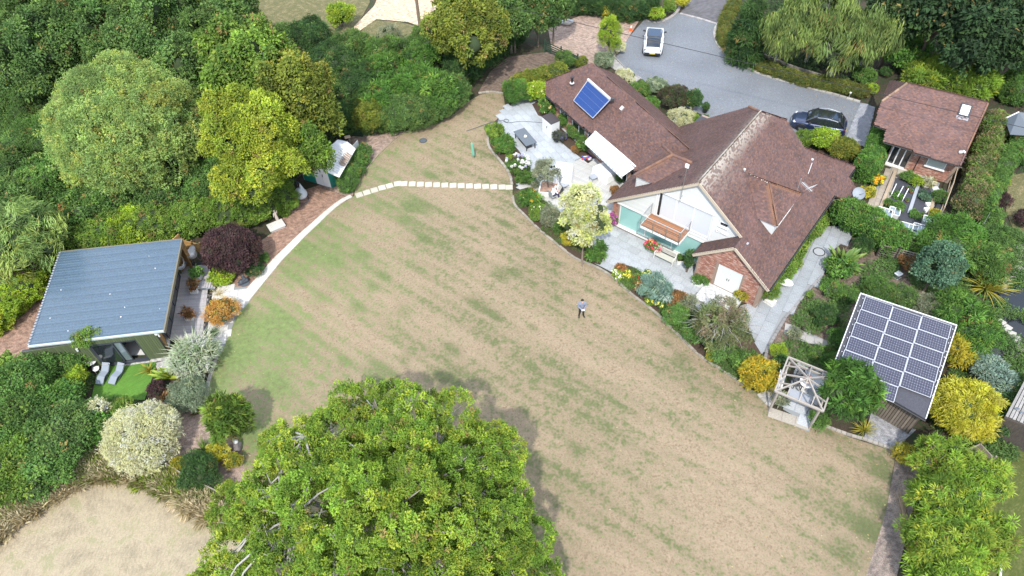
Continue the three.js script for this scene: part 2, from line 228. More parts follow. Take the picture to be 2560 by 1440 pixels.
// the drive
const DRIVE_PX = [[1690, 30], [1665, 50], [1640, 55], [1610, 50], [1575, 90], [1540, 140], [1560, 175], [1600, 195], [1660, 235], [1720, 270], [1780, 300], [1900, 330], [2000, 352], [2118, 352], [2155, 258], [2085, 235], [1985, 207], [1900, 183], [1835, 145], [1795, 110], [1788, 75], [1800, 60]];
ground('driveway', sheet(DRIVE_PX, .012), M.gravel);
ground('driveway', sheet([[1700, 33], [1797, 62], [1812, 30], [1850, -30], [1880, -90], [1760, -90], [1735, -10]], .012), M.farGravel);
const setts = (name, px, wide, len, cols, y, parent) => { // a strip of small stones along a line
  const c = new THREE.CatmullRomCurve3(px.map(([a, b]) => G(a, b)), false, 'centripetal'), L = c.getLength(), n = max(1, floor(L / len)), ms = [], cs = [];
  for (let i = 0; i < n; i++) { const p = c.getPointAt((i + .5) / n), t = c.getTangentAt((i + .5) / n); ms.push(M4(p.setY(y + rnd(-.012, .012)), YQ(atan2(-t.z, t.x) + rnd(-.03, .03)), V(L / n * .93, 1, wide * rnd(.92, 1.05)))); const k = rnd(.78, 1.12); cs.push(col(cols[0] * k, cols[1] * k, cols[2] * k)); }
  const o = inst(scene, name, box(1, .12, 1), M.paver, ms, cs); o.userData.kind = 'structure'; return o;
};
setts('kerb', [[1605, 42], [1622, 52], [1645, 55], [1668, 48], [1690, 32], [1705, 8]], .3, .45, [.42, .38, .36], .02);
setts('kerb', [[1700, 34], [1750, 47], [1797, 62]], .3, .3, [.4, .37, .36], .0);
setts('kerb', [[1805, 45], [1787, 78], [1795, 113], [1835, 147], [1900, 185], [1985, 209], [2085, 237], [2150, 256]], .28, .6, [.45, .43, .38], .05);
setts('kerb', [[1536, 142], [1565, 172], [1604, 198]], .12, .5, [.35, .34, .32], .02);
setts('kerb', [[1220, 324], [1222, 366], [1250, 402], [1272, 432], [1280, 462]], .2, .24, [.4, .37, .31], .03);
setts('kerb', [[1282, 490], [1287, 512], [1310, 537], [1350, 576], [1400, 617], [1440, 647], [1490, 668], [1530, 692], [1580, 737], [1640, 783], [1700, 842], [1750, 890], [1800, 922], [1860, 962]], .17, .24, [.38, .34, .28], .03);
setts('kerb', [[1895, 985], [1908, 1000], [1926, 1016]], .2, .3, [.5, .47, .42], .03);
setts('kerb', [[2052, 1060], [2085, 1074], [2130, 1090], [2160, 1098], [2248, 1130]], .18, .28, [.42, .38, .33], .03);
setts('kerb', [[1196, 233], [1228, 230], [1258, 234]], .18, .3, [.45, .41, .34], .03);
setts('kerb', [[888, 468], [920, 420], [962, 372], [1012, 332], [1060, 316]], .1, .6, [.36, .3, .2], .02);
setts('kerb', [[545, 885], [522, 955], [516, 1000], [516, 1035], [548, 1082]], .2, .5, [.55, .52, .46], .03);
setts('kerb', [[1962, 796], [1915, 885], [1914, 925], [1926, 955]], .2, .3, [.3, .29, .28], .05);
setts('kerb', [[2054, 690], [1962, 796]], .14, .6, [.3, .29, .28], .05);
// sett paving across the drive by the garage and at the wing
function setting(px, ang, a, b, name, colr, y, gap = .012, vary = .14, parent = null, sz = .04, each = false, skip = null) { // paving laid in staggered courses inside a polygon
  const poly = px.map((p) => p.isVector3 ? p : G(p[0], p[1])), c = cos(ang), s = sin(ang), ms = [], cs = []; let lo = [1e9, 1e9], hi = [-1e9, -1e9];
  for (const p of poly) { const q = [p.x * c - p.z * s, p.x * s + p.z * c]; for (const k of [0, 1]) { lo[k] = min(lo[k], q[k]); hi[k] = max(hi[k], q[k]); } }
  let row = 0; for (let w = lo[1]; w < hi[1]; w += b, row++) for (let t = lo[0] - (row % 2) * a / 2; t < hi[0]; t += a) {
    const X = t + a / 2, Y = w + b / 2, x = X * c + Y * s, z = -X * s + Y * c; if (!inside(x, z, poly) || (skip && skip(x, z))) continue;
    ms.push(M4(V(x, y + rnd(-.004, .004), z), YQ(ang), V(a - gap, sz, b - gap))); const k = 1 + rnd(-vary, vary); cs.push([colr[0] * k, colr[1] * k, colr[2] * k]);
  }
  return { ms, cs };
}
function pavingOf(name, px, ang, a, b, colr, y, pieceName, curved, skip) { // a paved area whose slabs are pieces of their own
  const pts = outline(px, curved), o = ground(name, sheetOf(pts, y - .02), M.joint), g = box(1, 1, 1), { ms, cs } = setting(pts, ang, a, b, name, colr, y, .014, .1, null, .05, true, skip);
  const pal = [.9, .94, .97, 1, 1.03, 1.06].map((k) => mat(colr[0] * k, colr[1] * k, colr[2] * k, .8, { map: grain, bumpMap: TX.speck, bumpScale: .003 }));
  ms.forEach((m, i) => { const p = part(o, pieceName, g, pal[floor(rnd(0, 5.99))]); m.decompose(p.position, p.quaternion, p.scale); });
  return o;
}
{ const { ms, cs } = setting([[2152, 258], [2186, 268], [2163, 366], [2114, 350]], -.42, .2, .26, '', [.34, .35, .38], .03); const o = inst(scene, 'sett_paving', box(1, 1, 1), M.paver, ms, cs.map((c) => col(...c))); o.userData.kind = 'structure'; ground('sett_bedding', sheet([[2152, 257], [2188, 268], [2164, 368], [2112, 352]], .016), M.joint); }
{ const { ms, cs } = setting([[1535, 145], [1562, 172], [1600, 196], [1588, 206], [1515, 160]], .75, .2, .1, '', [.42, .4, .37], .03); const o = inst(scene, 'sett_paving', box(1, 1, 1), M.paver, ms, cs.map((c) => col(...c))); o.userData.kind = 'structure'; ground('sett_bedding', sheet([[1535, 145], [1562, 172], [1602, 197], [1588, 207], [1514, 160]], .016), M.joint); }
// house terraces
const U_ANG = -39.26 * PI / 180, W_ANG = -61.5 * PI / 180;
const DECK = [[1360, 432], [1432, 408], [1500, 372], [1560, 425], [1600, 440], [1545, 480], [1528, 520], [1505, 560], [1380, 515], [1330, 490], [1290, 470], [1318, 452]].map(([a, b]) => G(a, b));
const TERR_A = [[1246, 300], [1266, 272], [1300, 244], [1345, 225], [1420, 280], [1500, 345], [1600, 430], [1545, 480], [1520, 505], [1400, 485], [1330, 470], [1290, 462], [1278, 430], [1262, 400], [1240, 365], [1238, 325]];
const terrace = pavingOf('terrace', TERR_A, W_ANG, .9, .62, [.46, .49, .51], .04, 'paving_slab', false, (x, z) => inside(x, z, DECK));
const deck = ground('timber_deck', sheetOf(DECK, .03), mat(.2, .2, .2, 1));
{ // composite deck boards, each its own piece
  const ang = U_ANG, c = cos(ang), s = sin(ang), q = DECK.map((p) => [p.x * c - p.z * s, p.x * s + p.z * c]), b = .145, mats = [.93, 1, 1.07].map((k) => mat(.55 * k, .56 * k, .55 * k, .75, { map: TX.wood })), g = box(1, .03, 1);
  const y0 = min(...q.map((p) => p[1])), y1 = max(...q.map((p) => p[1]));
  for (let y = y0 + b / 2; y < y1; y += b) { const xs = []; for (let i = 0; i < q.length; i++) { const a = q[i], d = q[(i + 1) % q.length]; if ((a[1] > y) !== (d[1] > y)) xs.push(a[0] + (d[0] - a[0]) * (y - a[1]) / (d[1] - a[1])); } xs.sort((m, n) => m - n);
    for (let i = 0; i + 1 < xs.length; i += 2) { const X = (xs[i] + xs[i + 1]) / 2, L = xs[i + 1] - xs[i]; if (L < .1) continue; const p = part(deck, 'deck_board', g, mats[floor(rnd(0, 3))]); p.position.set(X * c + y * s, .06, -X * s + y * c); p.rotation.y = ang; p.scale.set(L, 1, b - .012); } }
}
pavingOf('terrace', [[1360, 500], [1500, 500], [1545, 515], [1545, 566], [1640, 612], [1755, 660], [1745, 745], [1800, 800], [1850, 830], [1800, 890], [1700, 825], [1650, 775], [1590, 728], [1540, 685], [1492, 660], [1400, 590], [1330, 535]], U_ANG, .86, .62, [.46, .485, .5], .035, 'paving_slab');
pavingOf('garden_path', [[2046, 566], [2100, 566], [2134, 580], [2110, 604], [2064, 640], [2052, 688], [1958, 796], [1913, 880], [1900, 882], [1868, 812], [1850, 790], [1850, 765], [1920, 740], [1990, 672], [2012, 640], [2025, 600]], -123 * PI / 180, .92, .75, [.36, .38, .395], .03, 'paving_slab');
// stepping stones over the lawn, and the pale path they lead to
{ const o = new THREE.Group(); o.name = 'stepping_stone_path'; o.userData.kind = 'structure'; scene.add(o); const g = new RoundedBoxGeometry(1, .08, 1, 2, .03), mats = [.93, 1, 1.05].map((k) => mat(.58 * k, .54 * k, .44 * k, .85, { map: grain }));
  const put = (x, y, w, d, a) => { const p = part(o, 'stepping_stone', g, mats[floor(rnd(0, 3))]); p.position.copy(G(x, y)).setY(.03); p.rotation.y = a; p.scale.set(w, 1, d); };
  for (let i = 0; i < 13; i++) put(1255 - i * 20.4, 468.5 - i * .72, .56, .56, .03 + rnd(-.04, .04));
  for (const [x, y, a] of [[1273, 469, 0], [994, 460, .18], [974, 465, .35], [955, 470, .3], [936, 476, .32], [917, 482, .35], [898, 488, .4], ]) put(x, y, .58, .56, a);
}
{ const line = [[884, 492], [860, 505], [830, 528], [795, 560], [762, 590], [730, 622], [702, 650], [672, 685], [642, 720], [615, 752]].map(([a, b]) => G(a - 6, b - 2)), o = new THREE.Group(); o.name = 'edging_path'; o.userData.kind = 'structure'; scene.add(o);
  const c = new THREE.CatmullRomCurve3(line, false, 'centripetal'), L = c.getLength(), n = round(L / .6), g = box(1, .07, 1), mats = [.94, 1, 1.05].map((k) => mat(.66 * k, .63 * k, .57 * k, .85, { map: grain }));
  for (let i = 0; i < n; i++) { const f = (i + .5) / n, p = part(o, 'paving_slab', g, mats[floor(rnd(0, 3))]), t = c.getTangentAt(f); p.position.copy(c.getPointAt(f)).setY(.02 + rnd(-.003, .003)); p.rotation.y = atan2(-t.z, t.x); p.scale.set(L / n - .012, 1, .34 + .5 * f); }
}
pavingOf('garden_path', [[548, 700], [560, 715], [612, 718], [644, 722], [622, 756], [592, 790], [575, 830], [555, 880], [520, 905], [480, 890], [508, 840], [530, 760]], .1, .6, .6, [.66, .64, .6], .03, 'paving_slab');
pavingOf('garden_path', [[1962, 815], [1976, 812], [2090, 862], [2080, 880], [1960, 835]], -.38, .55, .6, [.42, .4, .37], .03, 'paving_slab');
pavingOf('garden_path', [[2238, 410], [2262, 418], [2228, 480], [2180, 560], [2150, 555], [2165, 520], [2205, 440]], -2.1, .45, .45, [.4, .34, .27], .03, 'paving_slab');
pavingOf('garden_path', [[2210, 404], [2262, 420], [2350, 458], [2345, 470], [2255, 436], [2238, 415]], -.62, .5, .5, [.5, .46, .38], .034, 'paving_slab');
ground('artificial_turf', sheet([[228, 1003], [240, 940], [262, 908], [388, 895], [392, 912], [362, 1000]], .02), M.turf);
ground('gravel_strip', sheet([[300, 905], [425, 888], [425, 900], [300, 916]], .024), M.gravelPale);
ground('gravel_strip', sheet([[388, 908], [430, 898], [440, 925], [395, 930]], .02), M.gravelPale);
ground('garden_bed', sheet([[1250, 402], [1270, 396], [1300, 400], [1326, 420], [1326, 440], [1310, 456], [1285, 461], [1276, 432]], .075), M.soil);
ground('garden_bed', sheet([[1220, 324], [1240, 318], [1262, 345], [1295, 375], [1310, 396], [1300, 402], [1252, 402], [1223, 366]], .075), M.soil);
ground('garden_bed', sheet([[1284, 480], [1320, 470], [1345, 490], [1375, 515], [1420, 545], [1450, 600], [1512, 640], [1500, 664], [1440, 646], [1400, 616], [1350, 575], [1310, 536], [1288, 512]], .08), M.soil);
ground('garden_bed', sheet([[1524, 683], [1548, 660], [1580, 668], [1640, 702], [1700, 735], [1760, 790], [1850, 800], [1905, 890], [1910, 960], [1860, 962], [1800, 921], [1750, 889], [1700, 841], [1640, 782], [1580, 736]], .08), M.soil);
ground('garden_bed', sheet([[1330, 262], [1362, 246], [1378, 262], [1392, 290], [1400, 320], [1460, 375], [1490, 398], [1470, 410], [1420, 372], [1388, 345], [1370, 300], [1345, 290]], .075), M.soil);
// ---------------------------------------------------------------- roofs
const tileGeo = new THREE.BoxGeometry(1, 1, 1), TILE_COLS = [[0.153, 0.083, 0.07], [0.138, 0.08, 0.069], [0.168, 0.091, 0.071], [0.119, 0.075, 0.07], [0.145, 0.082, 0.07], [0.129, 0.077, 0.07], [0.183, 0.098, 0.075]];
// one roof face: a slab, and clay tiles laid on it in courses; pts in the building's own axes
function roofFace(parent, pts, name = 'roof', o = {}) {
  { let ny = 0; for (let i = 0; i < pts.length; i++) { const a = pts[i], b = pts[(i + 1) % pts.length]; ny += (a.z - b.z) * (a.x + b.x); } if (ny < 0) pts = pts.slice().reverse(); }
  const face = part(parent, name, slab(pts, o.t || .12), M.tileBase), { n, X, Y } = frameOf(pts), q = pts.map((p) => ({ x: p.dot(X), z: p.dot(Y) })), d0 = pts[0].dot(n);
  let x0 = 1e9, x1 = -1e9, y0 = 1e9, y1 = -1e9; for (const p of q) { x0 = min(x0, p.x); x1 = max(x1, p.x); y0 = min(y0, p.z); y1 = max(y1, p.z); }
  const ms = [], cs = [], tw = .168, gauge = .105, rot = new THREE.Quaternion().setFromRotationMatrix(new THREE.Matrix4().makeBasis(X, n, Y.clone().negate())), tilt = new THREE.Quaternion().setFromAxisAngle(V(1, 0, 0), .1);
  let row = 0; const tone = o.tone || 1;
  for (let y = y0 - .02; y < y1; y += gauge, row++) for (let x = x0 + (row % 2) * tw / 2; x < x1; x += tw) {
    if (!inside(x, y + .06, q) && !inside(x, y + .01, q)) continue;
    const p = X.clone().multiplyScalar(x).addScaledVector(Y, y + .06).addScaledVector(n, d0 + .028 + rnd(-.005, .007));
    const w = parent.localToWorld(p.clone()), k = fbm(w.x * .55, w.z * .55, 3, 4 + w.y * .3) * 1.15 + .3 * noise(x * 1.5, y * .22, 7), c = TILE_COLS[clamp(floor((rnd() * .8 + .25 - k * .9) * 7), 0, 6)], b = tone * rnd(.85, 1.2) * (1 + k * .5); let L = 0;
    if (o.lichen) L = o.lichen(p, w) * (rnd() < .6 ? 1 : .3); const m = o.orange ? o.orange(p) : 0;
    ms.push(M4(p, rot.clone().multiply(tilt), V(tw - .012, .018, gauge + .035))); cs.push(col(lerp(lerp(c[0] * b, .33, m * .8), .5, L), lerp(lerp(c[1] * b, .16, m * .8), .45, L), lerp(lerp(c[2] * b, .085, m * .8), .38, L)));
  }
  inst(face, 'tiles', tileGeo, M.tile, ms, cs, true); return face;
}
const RIDGE_G = new THREE.CylinderGeometry(.13, .13, 1, 8, 1, false, 0, PI).rotateZ(PI / 2).rotateX(-PI / 2), RIDGE_M = [[.2, .11, .08], [.26, .14, .09], [.17, .1, .085]].map((c) => mat(...c, .9, { map: grain })), RIDGE_OLD = [[.5, .45, .37], [.4, .33, .26], [.58, .54, .46]].map((c) => mat(...c, .95, { map: grain, bumpMap: TX.speck, bumpScale: .02 }));
function ridge(parent, a, b, mats = RIDGE_M, len = .45, lift = .02) { // half-round tiles along a ridge or hip, each its own piece
  const d = b.clone().sub(a), L = d.length(), n = max(1, round(L / len)), X = d.normalize(), Z = X.clone().cross(V(0, 1, 0)).normalize(), q = new THREE.Quaternion().setFromRotationMatrix(new THREE.Matrix4().makeBasis(X, Z.clone().cross(X), Z));
  for (let i = 0; i < n; i++) { const p = part(parent, 'ridge_tile', RIDGE_G, mats[floor(rnd(0, mats.length - .01))]); p.position.copy(a).addScaledVector(X, (i + .5) * L / n).y += lift; p.quaternion.copy(q); p.scale.set(L / n * .97, 1 + rnd(-.06, .1), 1); }
}
const brickGeo = new THREE.BoxGeometry(1, 1, 1);
function brickwork(parent, wall, w, h, test, dz = 0) { // stretchers standing 4 mm proud of their mortar, in the wall's own xy plane
  const ms = [], cs = [], pal = [[.36, .17, .12], [.31, .14, .1], [.42, .22, .16], [.46, .3, .24], [.27, .12, .09], [.38, .2, .15]]; let row = 0;
  for (let y = .04; y < h; y += .075, row++) for (let x = -(row % 2) * .1125; x < w; x += .225) { const X = x + .1125; if (!test(X - .1, y) || !test(X + .1, y)) continue; ms.push(M4(V(X, y, dz), new THREE.Quaternion(), V(.212, .064, .03))); const c = pal[floor(rnd(0, 5.99))], k = rnd(.85, 1.2); cs.push(col(c[0] * k, c[1] * k, c[2] * k)); }
  return inst(wall, 'bricks', brickGeo, M.brick, ms, cs, true);
}
function windowUnit(parent, name, w, h, p, turn = 0, panes = 1, glass = M.darkGlass, frame = M.white, fw = .06) { // frame > panes, lying in the xy plane of the parent, facing +z
  const o = new THREE.Group(); o.name = name; o.position.copy(p); o.rotation.y = turn; parent.add(o);
  const f = [box(w, fw, .08, w / 2, fw / 2, 0), box(w, fw, .08, w / 2, h - fw / 2, 0), box(fw, h - 2 * fw, .08, fw / 2, h / 2, 0), box(fw, h - 2 * fw, .08, w - fw / 2, h / 2, 0)], pw = (w - fw * (panes + 1)) / panes;
  for (let i = 1; i < panes; i++) f.push(box(fw, h - 2 * fw, .08, fw / 2 + i * (pw + fw), h / 2, 0)); part(o, 'frame', f, frame);
  for (let i = 0; i < panes; i++) part(o, 'pane', box(pw, h - 2 * fw, .02, fw + pw / 2 + i * (pw + fw), h / 2, -.005), glass); return o;
}
// ---------------------------------------------------------------- the main house: own axes x along the gable front, y up, -z into the house
const house = thing('brick_house', 'large two storey house with brown tiled roof, white boarded gable and balcony', 'house', G(1537, 566), U_ANG); house.updateMatrixWorld(true);
const H = (u, v, h) => V(u, h, -v), roofH = (u) => 7.45 - .775 * abs(u - 5.83);
{
  const RU = 5.83, EL = -.7, ER = 12.4;
  const lich = (p) => smooth(.95, .05, abs(p.x - RU)) * .75 * (p.x > RU ? 1 : .35) + .3 * smooth(2.6, .6, p.x - RU) * smooth(-1, 6, p.z + 7) * (p.x > RU ? 1 : 0) * (.5 + fbm(p.x * 2, p.z * 2, 3));
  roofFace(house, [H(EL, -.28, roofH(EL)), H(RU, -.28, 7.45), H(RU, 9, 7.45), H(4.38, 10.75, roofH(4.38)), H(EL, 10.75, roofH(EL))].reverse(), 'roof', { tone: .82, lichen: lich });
  roofFace(house, [H(RU, -.28, 7.45), H(9.5, -.28, roofH(9.5)), H(9.5, -1.38, roofH(9.5)), H(ER, -1.38, roofH(ER)), H(ER, 10, roofH(ER)), H(13.26, 10.6, roofH(13.26)), H(13.28, 12.55, roofH(13.28)), H(12.45, 12.6, roofH(12.45)), H(12.47, 14, roofH(12.47)), H(9.21, 10.5, roofH(9.21)), H(7.28, 10.75, roofH(7.28)), H(RU, 9, 7.45)], 'roof', { lichen: lich });
  roofFace(house, [H(RU, 9, 7.45), H(7.28, 10.75, roofH(7.28)), H(4.38, 10.75, roofH(4.38))], 'roof');
  roofFace(house, [H(9.21, 10.5, roofH(9.21)), H(12.47, 14, roofH(12.47)), H(4, 14, 2.3), H(4, 10.6, 4.8)], 'roof');
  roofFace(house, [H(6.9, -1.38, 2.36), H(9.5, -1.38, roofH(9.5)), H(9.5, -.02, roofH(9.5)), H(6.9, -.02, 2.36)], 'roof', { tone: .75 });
  ridge(house, H(RU, -.28, 7.5), H(RU, 9, 7.5), RIDGE_OLD); ridge(house, H(RU, 9, 7.45), H(7.28, 10.75, roofH(7.28))); ridge(house, H(RU, 9, 7.45), H(4.38, 10.75, roofH(4.38))); ridge(house, H(9.21, 10.5, roofH(9.21)), H(12.47, 14, roofH(12.47)));
  // barge boards
  const bb = (a, b) => part(house, 'barge_board', beam(a, b, .05, .2), M.barge);
  bb(H(EL, -.3, roofH(EL) - .06), H(RU, -.3, 7.37)); bb(H(RU, -.3, 7.37), H(9.55, -.3, roofH(9.55) - .08)); bb(H(6.9, -1.41, 2.3), H(9.5, -1.41, roofH(9.5) - .07)); bb(H(9.5, -1.41, roofH(9.5) - .07), H(ER, -1.41, roofH(ER) - .07));
  for (const g of [rod(H(ER + .06, -1.38, roofH(ER) - .1), H(ER + .06, 10, roofH(ER) - .1), .06), rod(H(EL - .06, -.28, roofH(EL) - .1), H(EL - .06, 3.6, roofH(EL) - .1), .06), rod(H(13.33, 10.6, 1.6), H(13.33, 12.5, 1.6), .05), rod(H(12.52, 12.6, 2.15), H(12.52, 14, 2.15), .05)]) part(house, 'gutter', g, M.black);
  part(house, 'lead_flashing', [box(.5, .02, .22, 9.75, 4.35, .3)], M.lead);
  // front wall: brick below, boards above
  const clad = [[.25, 2.5], [7.1, 2.5], [9.35, 2.5], [9.35, roofH(9.35) - .16], [RU, 7.27], [-.05, roofH(-.05) - .16], [-.05, 2.5]];
  const wall = part(house, 'wall', wallShape([[-.1, 2.5], [9.4, 2.5], [9.4, roofH(9.4) - .16], [RU, 7.28], [-.1, roofH(-.1) - .16]], .25, [[3.1, 2.95, 4.1, 2.2], [7.72, 4.55, .62, .36]]), M.board);
  { const mats = [.97, 1, 1.03].map((k) => mat(.62 * k, .63 * k, .61 * k, .6)); // each board of the gable
    for (let y = 2.5; y < 7.2; y += .152) { const top = y + .15, xl = max(-.08, RU - (7.45 - .17 - top) / .775), xr = min(9.38, RU + (7.45 - .17 - top) / .775), cut = []; if (top > 2.86 && y < 5.2) cut.push([3.0, 7.3]); if (top > 4.5 && y < 4.96) cut.push([7.66, 8.4]);
      let a = xl; for (const [c0, c1] of [...cut, [1e9, 0]]) { const e = min(xr, c0); if (e - a > .08) { const L = e - a, g = box(1, .148, .018); g.rotateX(-.085); const p = part(wall, 'weatherboard', g, mats[floor(rnd(0, 3))]); p.position.set(a + L / 2, y + .076, .018); p.scale.x = L; } a = max(a, c1); } } }
  const low = part(house, 'wall', wallShape([[-.35, 0], [7.2, 0], [7.2, 2.5], [-.35, 2.5]], .25, [[.24, .34, 6.72, 2.1]]), M.brickBase); brickwork(house, low, 7.2, 2.5, (x, y) => x > -.3 && !(x > .2 && x < 7 && y > .3), -.004); low.position.x = 0;
  { const ms = [], cs = []; for (let y = .04, r = 0; y < 2.48; y += .075, r++) for (const x of [-.35 + .106, -.35 + .33]) { ms.push(M4(V(x + (r % 2 ? .0 : .03) + .02, y, -.004), new THREE.Quaternion(), V(.2, .064, .03))); const k = rnd(.8, 1.2); cs.push(col(.36 * k, .18 * k, .13 * k)); } inst(low, 'bricks', brickGeo, M.brick, ms, cs, true); }
  // ground floor glazing, three tall greenish panes
  windowUnit(house, 'window', 6.72, 2.1, H(.24, -.0, .34).add(V(0, 0, -.06)), 0, 3, M.teal, M.white, .08);
  part(house, 'window_sill', box(6.9, .05, .24, 3.6, .315, .06), mat(.62, .6, .56, .7)); part(house, 'fascia', box(7.2, .1, .06, 3.6, 2.47, .05), M.white);
  // upper sliding doors with white blinds
  { const d = windowUnit(house, 'sliding_door', 4.1, 2.2, V(3.1, 2.95, -.02), 0, 3, M.blind, M.white, .09); part(d, 'opening', box(.16, 2.02, .03, .2, 1.1, .03), M.black); part(house, 'door_surround', [box(4.4, .1, .08, 5.15, 5.2, .05), box(.1, 2.3, .08, 3.03, 4.05, .05), box(.1, 2.3, .08, 7.27, 4.05, .05)], M.white); }
  windowUnit(house, 'window', .62, .36, V(7.72, 4.55, -.02), 0, 1, M.darkGlass, M.white, .05); part(house, 'window_sill', box(.72, .05, .14, 8.03, 4.52, .06), M.white);
  part(house, 'outdoor_lamp', [new THREE.TorusGeometry(.11, .035, 8, 20).translate(7.72, 4.12, .1), box(.5, .12, .1, 8.2, 4.05, .07, .03)], M.white);
  // the balcony
  const bal = new THREE.Group(); bal.name = 'balcony'; house.add(bal); const tm = [.85, 1, 1.15].map((k) => mat(.36 * k, .17 * k, .085 * k, .7, { map: TX.wood }));
  for (let i = 0; i < 10; i++) { const p = part(bal, 'deck_board', box(3.02, .03, .132), tm[i % 3]); p.position.set(4.3, 2.93, .14 + i * .142); }
  part(bal, 'balcony_frame', [box(3.06, .16, .05, 4.3, 2.82, 1.56), box(.05, .16, 1.5, 2.77, 2.82, .8), box(.05, .16, 1.5, 5.83, 2.82, .8), box(.05, .16, 1.4, 4.3, 2.81, .8)], M.white);
  for (const [x, z] of [[2.8, .12], [2.8, 1.6], [3.8, 1.6], [4.8, 1.6], [5.82, 1.6], [5.82, .12]]) part(bal, 'post', box(.035, 1.25, .035, x, 3.35, z), M.steel);
  part(bal, 'handrail', [beam(V(2.8, 3.97, .1), V(2.8, 3.97, 1.6), .045, .045), beam(V(2.78, 3.97, 1.6), V(5.84, 3.97, 1.6), .045, .045), beam(V(5.82, 3.97, .1), V(5.82, 3.97, 1.6), .045, .045)], M.alu);
  part(bal, 'rail_wire', [1, 2, 3, 4].flatMap((k) => [rod(V(2.8, 3 + k * .19, .12), V(2.8, 3 + k * .19, 1.6), .006), rod(V(5.82, 3 + k * .19, .12), V(5.82, 3 + k * .19, 1.6), .006), rod(V(2.8, 3 + k * .19, 1.6), V(5.82, 3 + k * .19, 1.6), .006)]), M.steel);
  // brick annex with double doors
  const ax = part(house, 'wall', wallShape([[0, 0], [4.75, 0], [4.75, 2.35], [2.36, 4.42], [0, 2.55]], .25, [[1.5, .3, 1.76, 2.06]]), M.brickBase); ax.position.set(7.22, 0, 1.13);
  brickwork(house, ax, 4.8, 4.5, (x, y) => x > .02 && x < 4.74 && y < min(2.52 + x * .8, 4.36 - (x - 2.36) * .78 + (x < 2.36 ? 9 : 0)) - .05 && !(x > 1.4 && x < 3.36 && y > .26 && y < 2.58), -.004);
  { const ms = [], cs = []; for (let i = 0; i < 24; i++) { ms.push(M4(V(1.46 + i * .0795 + .03, 2.48, .002), new THREE.Quaternion(), V(.066, .2, .03))); const k = rnd(.8, 1.2); cs.push(col(.38 * k, .17 * k, .12 * k)); } inst(ax, 'bricks', brickGeo, M.brick, ms, cs, true); }
  for (const s of [0, 1]) { const d = new THREE.Group(); d.name = 'door'; d.position.set(8.74 + s * .87, .3, 1.09); house.add(d); part(d, 'door_frame', [box(.07, 2.06, .06, .035, 1.03, 0), box(.07, 2.06, .06, .83, 1.03, 0), box(.72, .07, .06, .435, .035, 0), box(.72, .07, .06, .435, 2.025, 0)], M.white); part(d, 'pane', box(.725, 1.92, .02, .435, 1.03, 0), mat(.68, .72, .68, .2)); part(d, 'handle', box(.03, .16, .06, s ? .07 : .8, 1.0, .05, .01), M.black); }
  part(house, 'door_step', box(2.75, .3, 1.85, 9.6, .15, 2.1, .02), mat(.6, .6, .58, .8, { map: grain }));
  parts(house, 'wall', [box(.25, 2.4, 1.1, 7.36, 1.2, .55), box(.25, 2.3, 15, 11.85, 1.15, -6.3), box(.25, 2.3, 3.6, -.2, 1.15, -2), box(12, 2.2, .25, 5.9, 1.1, -13.4), box(.25, 1.6, 2.2, 12.9, .8, -11.5), box(1.1, 1.6, .25, 12.45, .8, -10.4)], M.brickBase); part(house, 'soffit', box(12, .05, 13, 5.9, 2.32, -6.6), M.dark);
  // wall behind, under the half hip
  part(house, 'wall', wallShape([[0, 2.3], [10.8, 2.3], [9.3, 3.9], [6.9, 6.2], [4.6, 6.2], [.5, 3]], .2).translate(.3, 0, -10.5), M.brickBase);
  // dormers
  for (const [s, uf, eh, ra, re, v0, v1, nm] of [[1, 10.85, 4.65, 7.55, 9.0, 1.95, 5.85], [-1, .55, 4.6, 3.83, 2.3, 1.0, 5.1]]) {
    const vm = (v0 + v1) / 2, rh = s > 0 ? 6.12 : 5.9, d = new THREE.Group(); d.name = 'dormer'; house.add(d); const cu = RU + s * (7.45 - eh) / .775, org = (p) => .8 * smooth(.5, 0, abs(abs(p.z + vm) - abs(v1 - v0) / 2 * clamp((abs(p.x - re)) / abs(uf - re)))) * (abs(p.x - RU) > abs(re - RU) ? 1 : 0);
    const N = [H(uf, v0, eh), H(cu, v0, eh), H(ra, vm, rh), H(re, vm, rh)], F = [H(uf, v1, eh), H(re, vm, rh), H(ra, vm, rh), H(cu, v1, eh)], E = [H(uf, v0, eh), H(re, vm, rh), H(uf, v1, eh)];
    for (const f of [N, F, E]) { if (s < 0) f.reverse(); roofFace(d, f, 'roof', { t: .07, tone: 1.05, orange: org }); }
    ridge(d, H(ra, vm, rh), H(re, vm, rh), RIDGE_M, .4); ridge(d, H(re, vm, rh), H(uf, v0, eh), RIDGE_M, .4); ridge(d, H(re, vm, rh), H(uf, v1, eh), RIDGE_M, .4);
    const wu = uf - s * .17, bh = roofH(wu), wallM = M.board; // cheeks and front
    const chk = (v) => { const c = RU + s * (7.45 - eh + .05) / .775; return slab([H(wu, v, bh), H(c, v, eh - .05), H(wu, v, eh - .05)], .05); };
    part(d, 'wall', [chk(v0 + .12), chk(v1 - .12), box(.06, eh - bh, v1 - v0 - .24, wu, (eh + bh) / 2 - .03, -vm)], wallM);
    for (let y = bh + .1, c = RU + s * (7.45 - eh) / .775; y < eh - .08; y += .15) { const c2 = RU + s * (7.45 - y) / .775, L = abs(wu - c2); if (L > .2) part(d, 'weatherboard', box(L, .012, .02, (wu + c2) / 2, y, -(v0 + .09)), M.pale); }
    windowUnit(d, 'window', 2.2, eh - bh - .25, V(wu + s * .04, bh + .12, s > 0 ? -vm + 1.1 : -vm - 1.1), s > 0 ? PI / 2 : -PI / 2, 3, M.darkGlass, M.white, .05);
  }
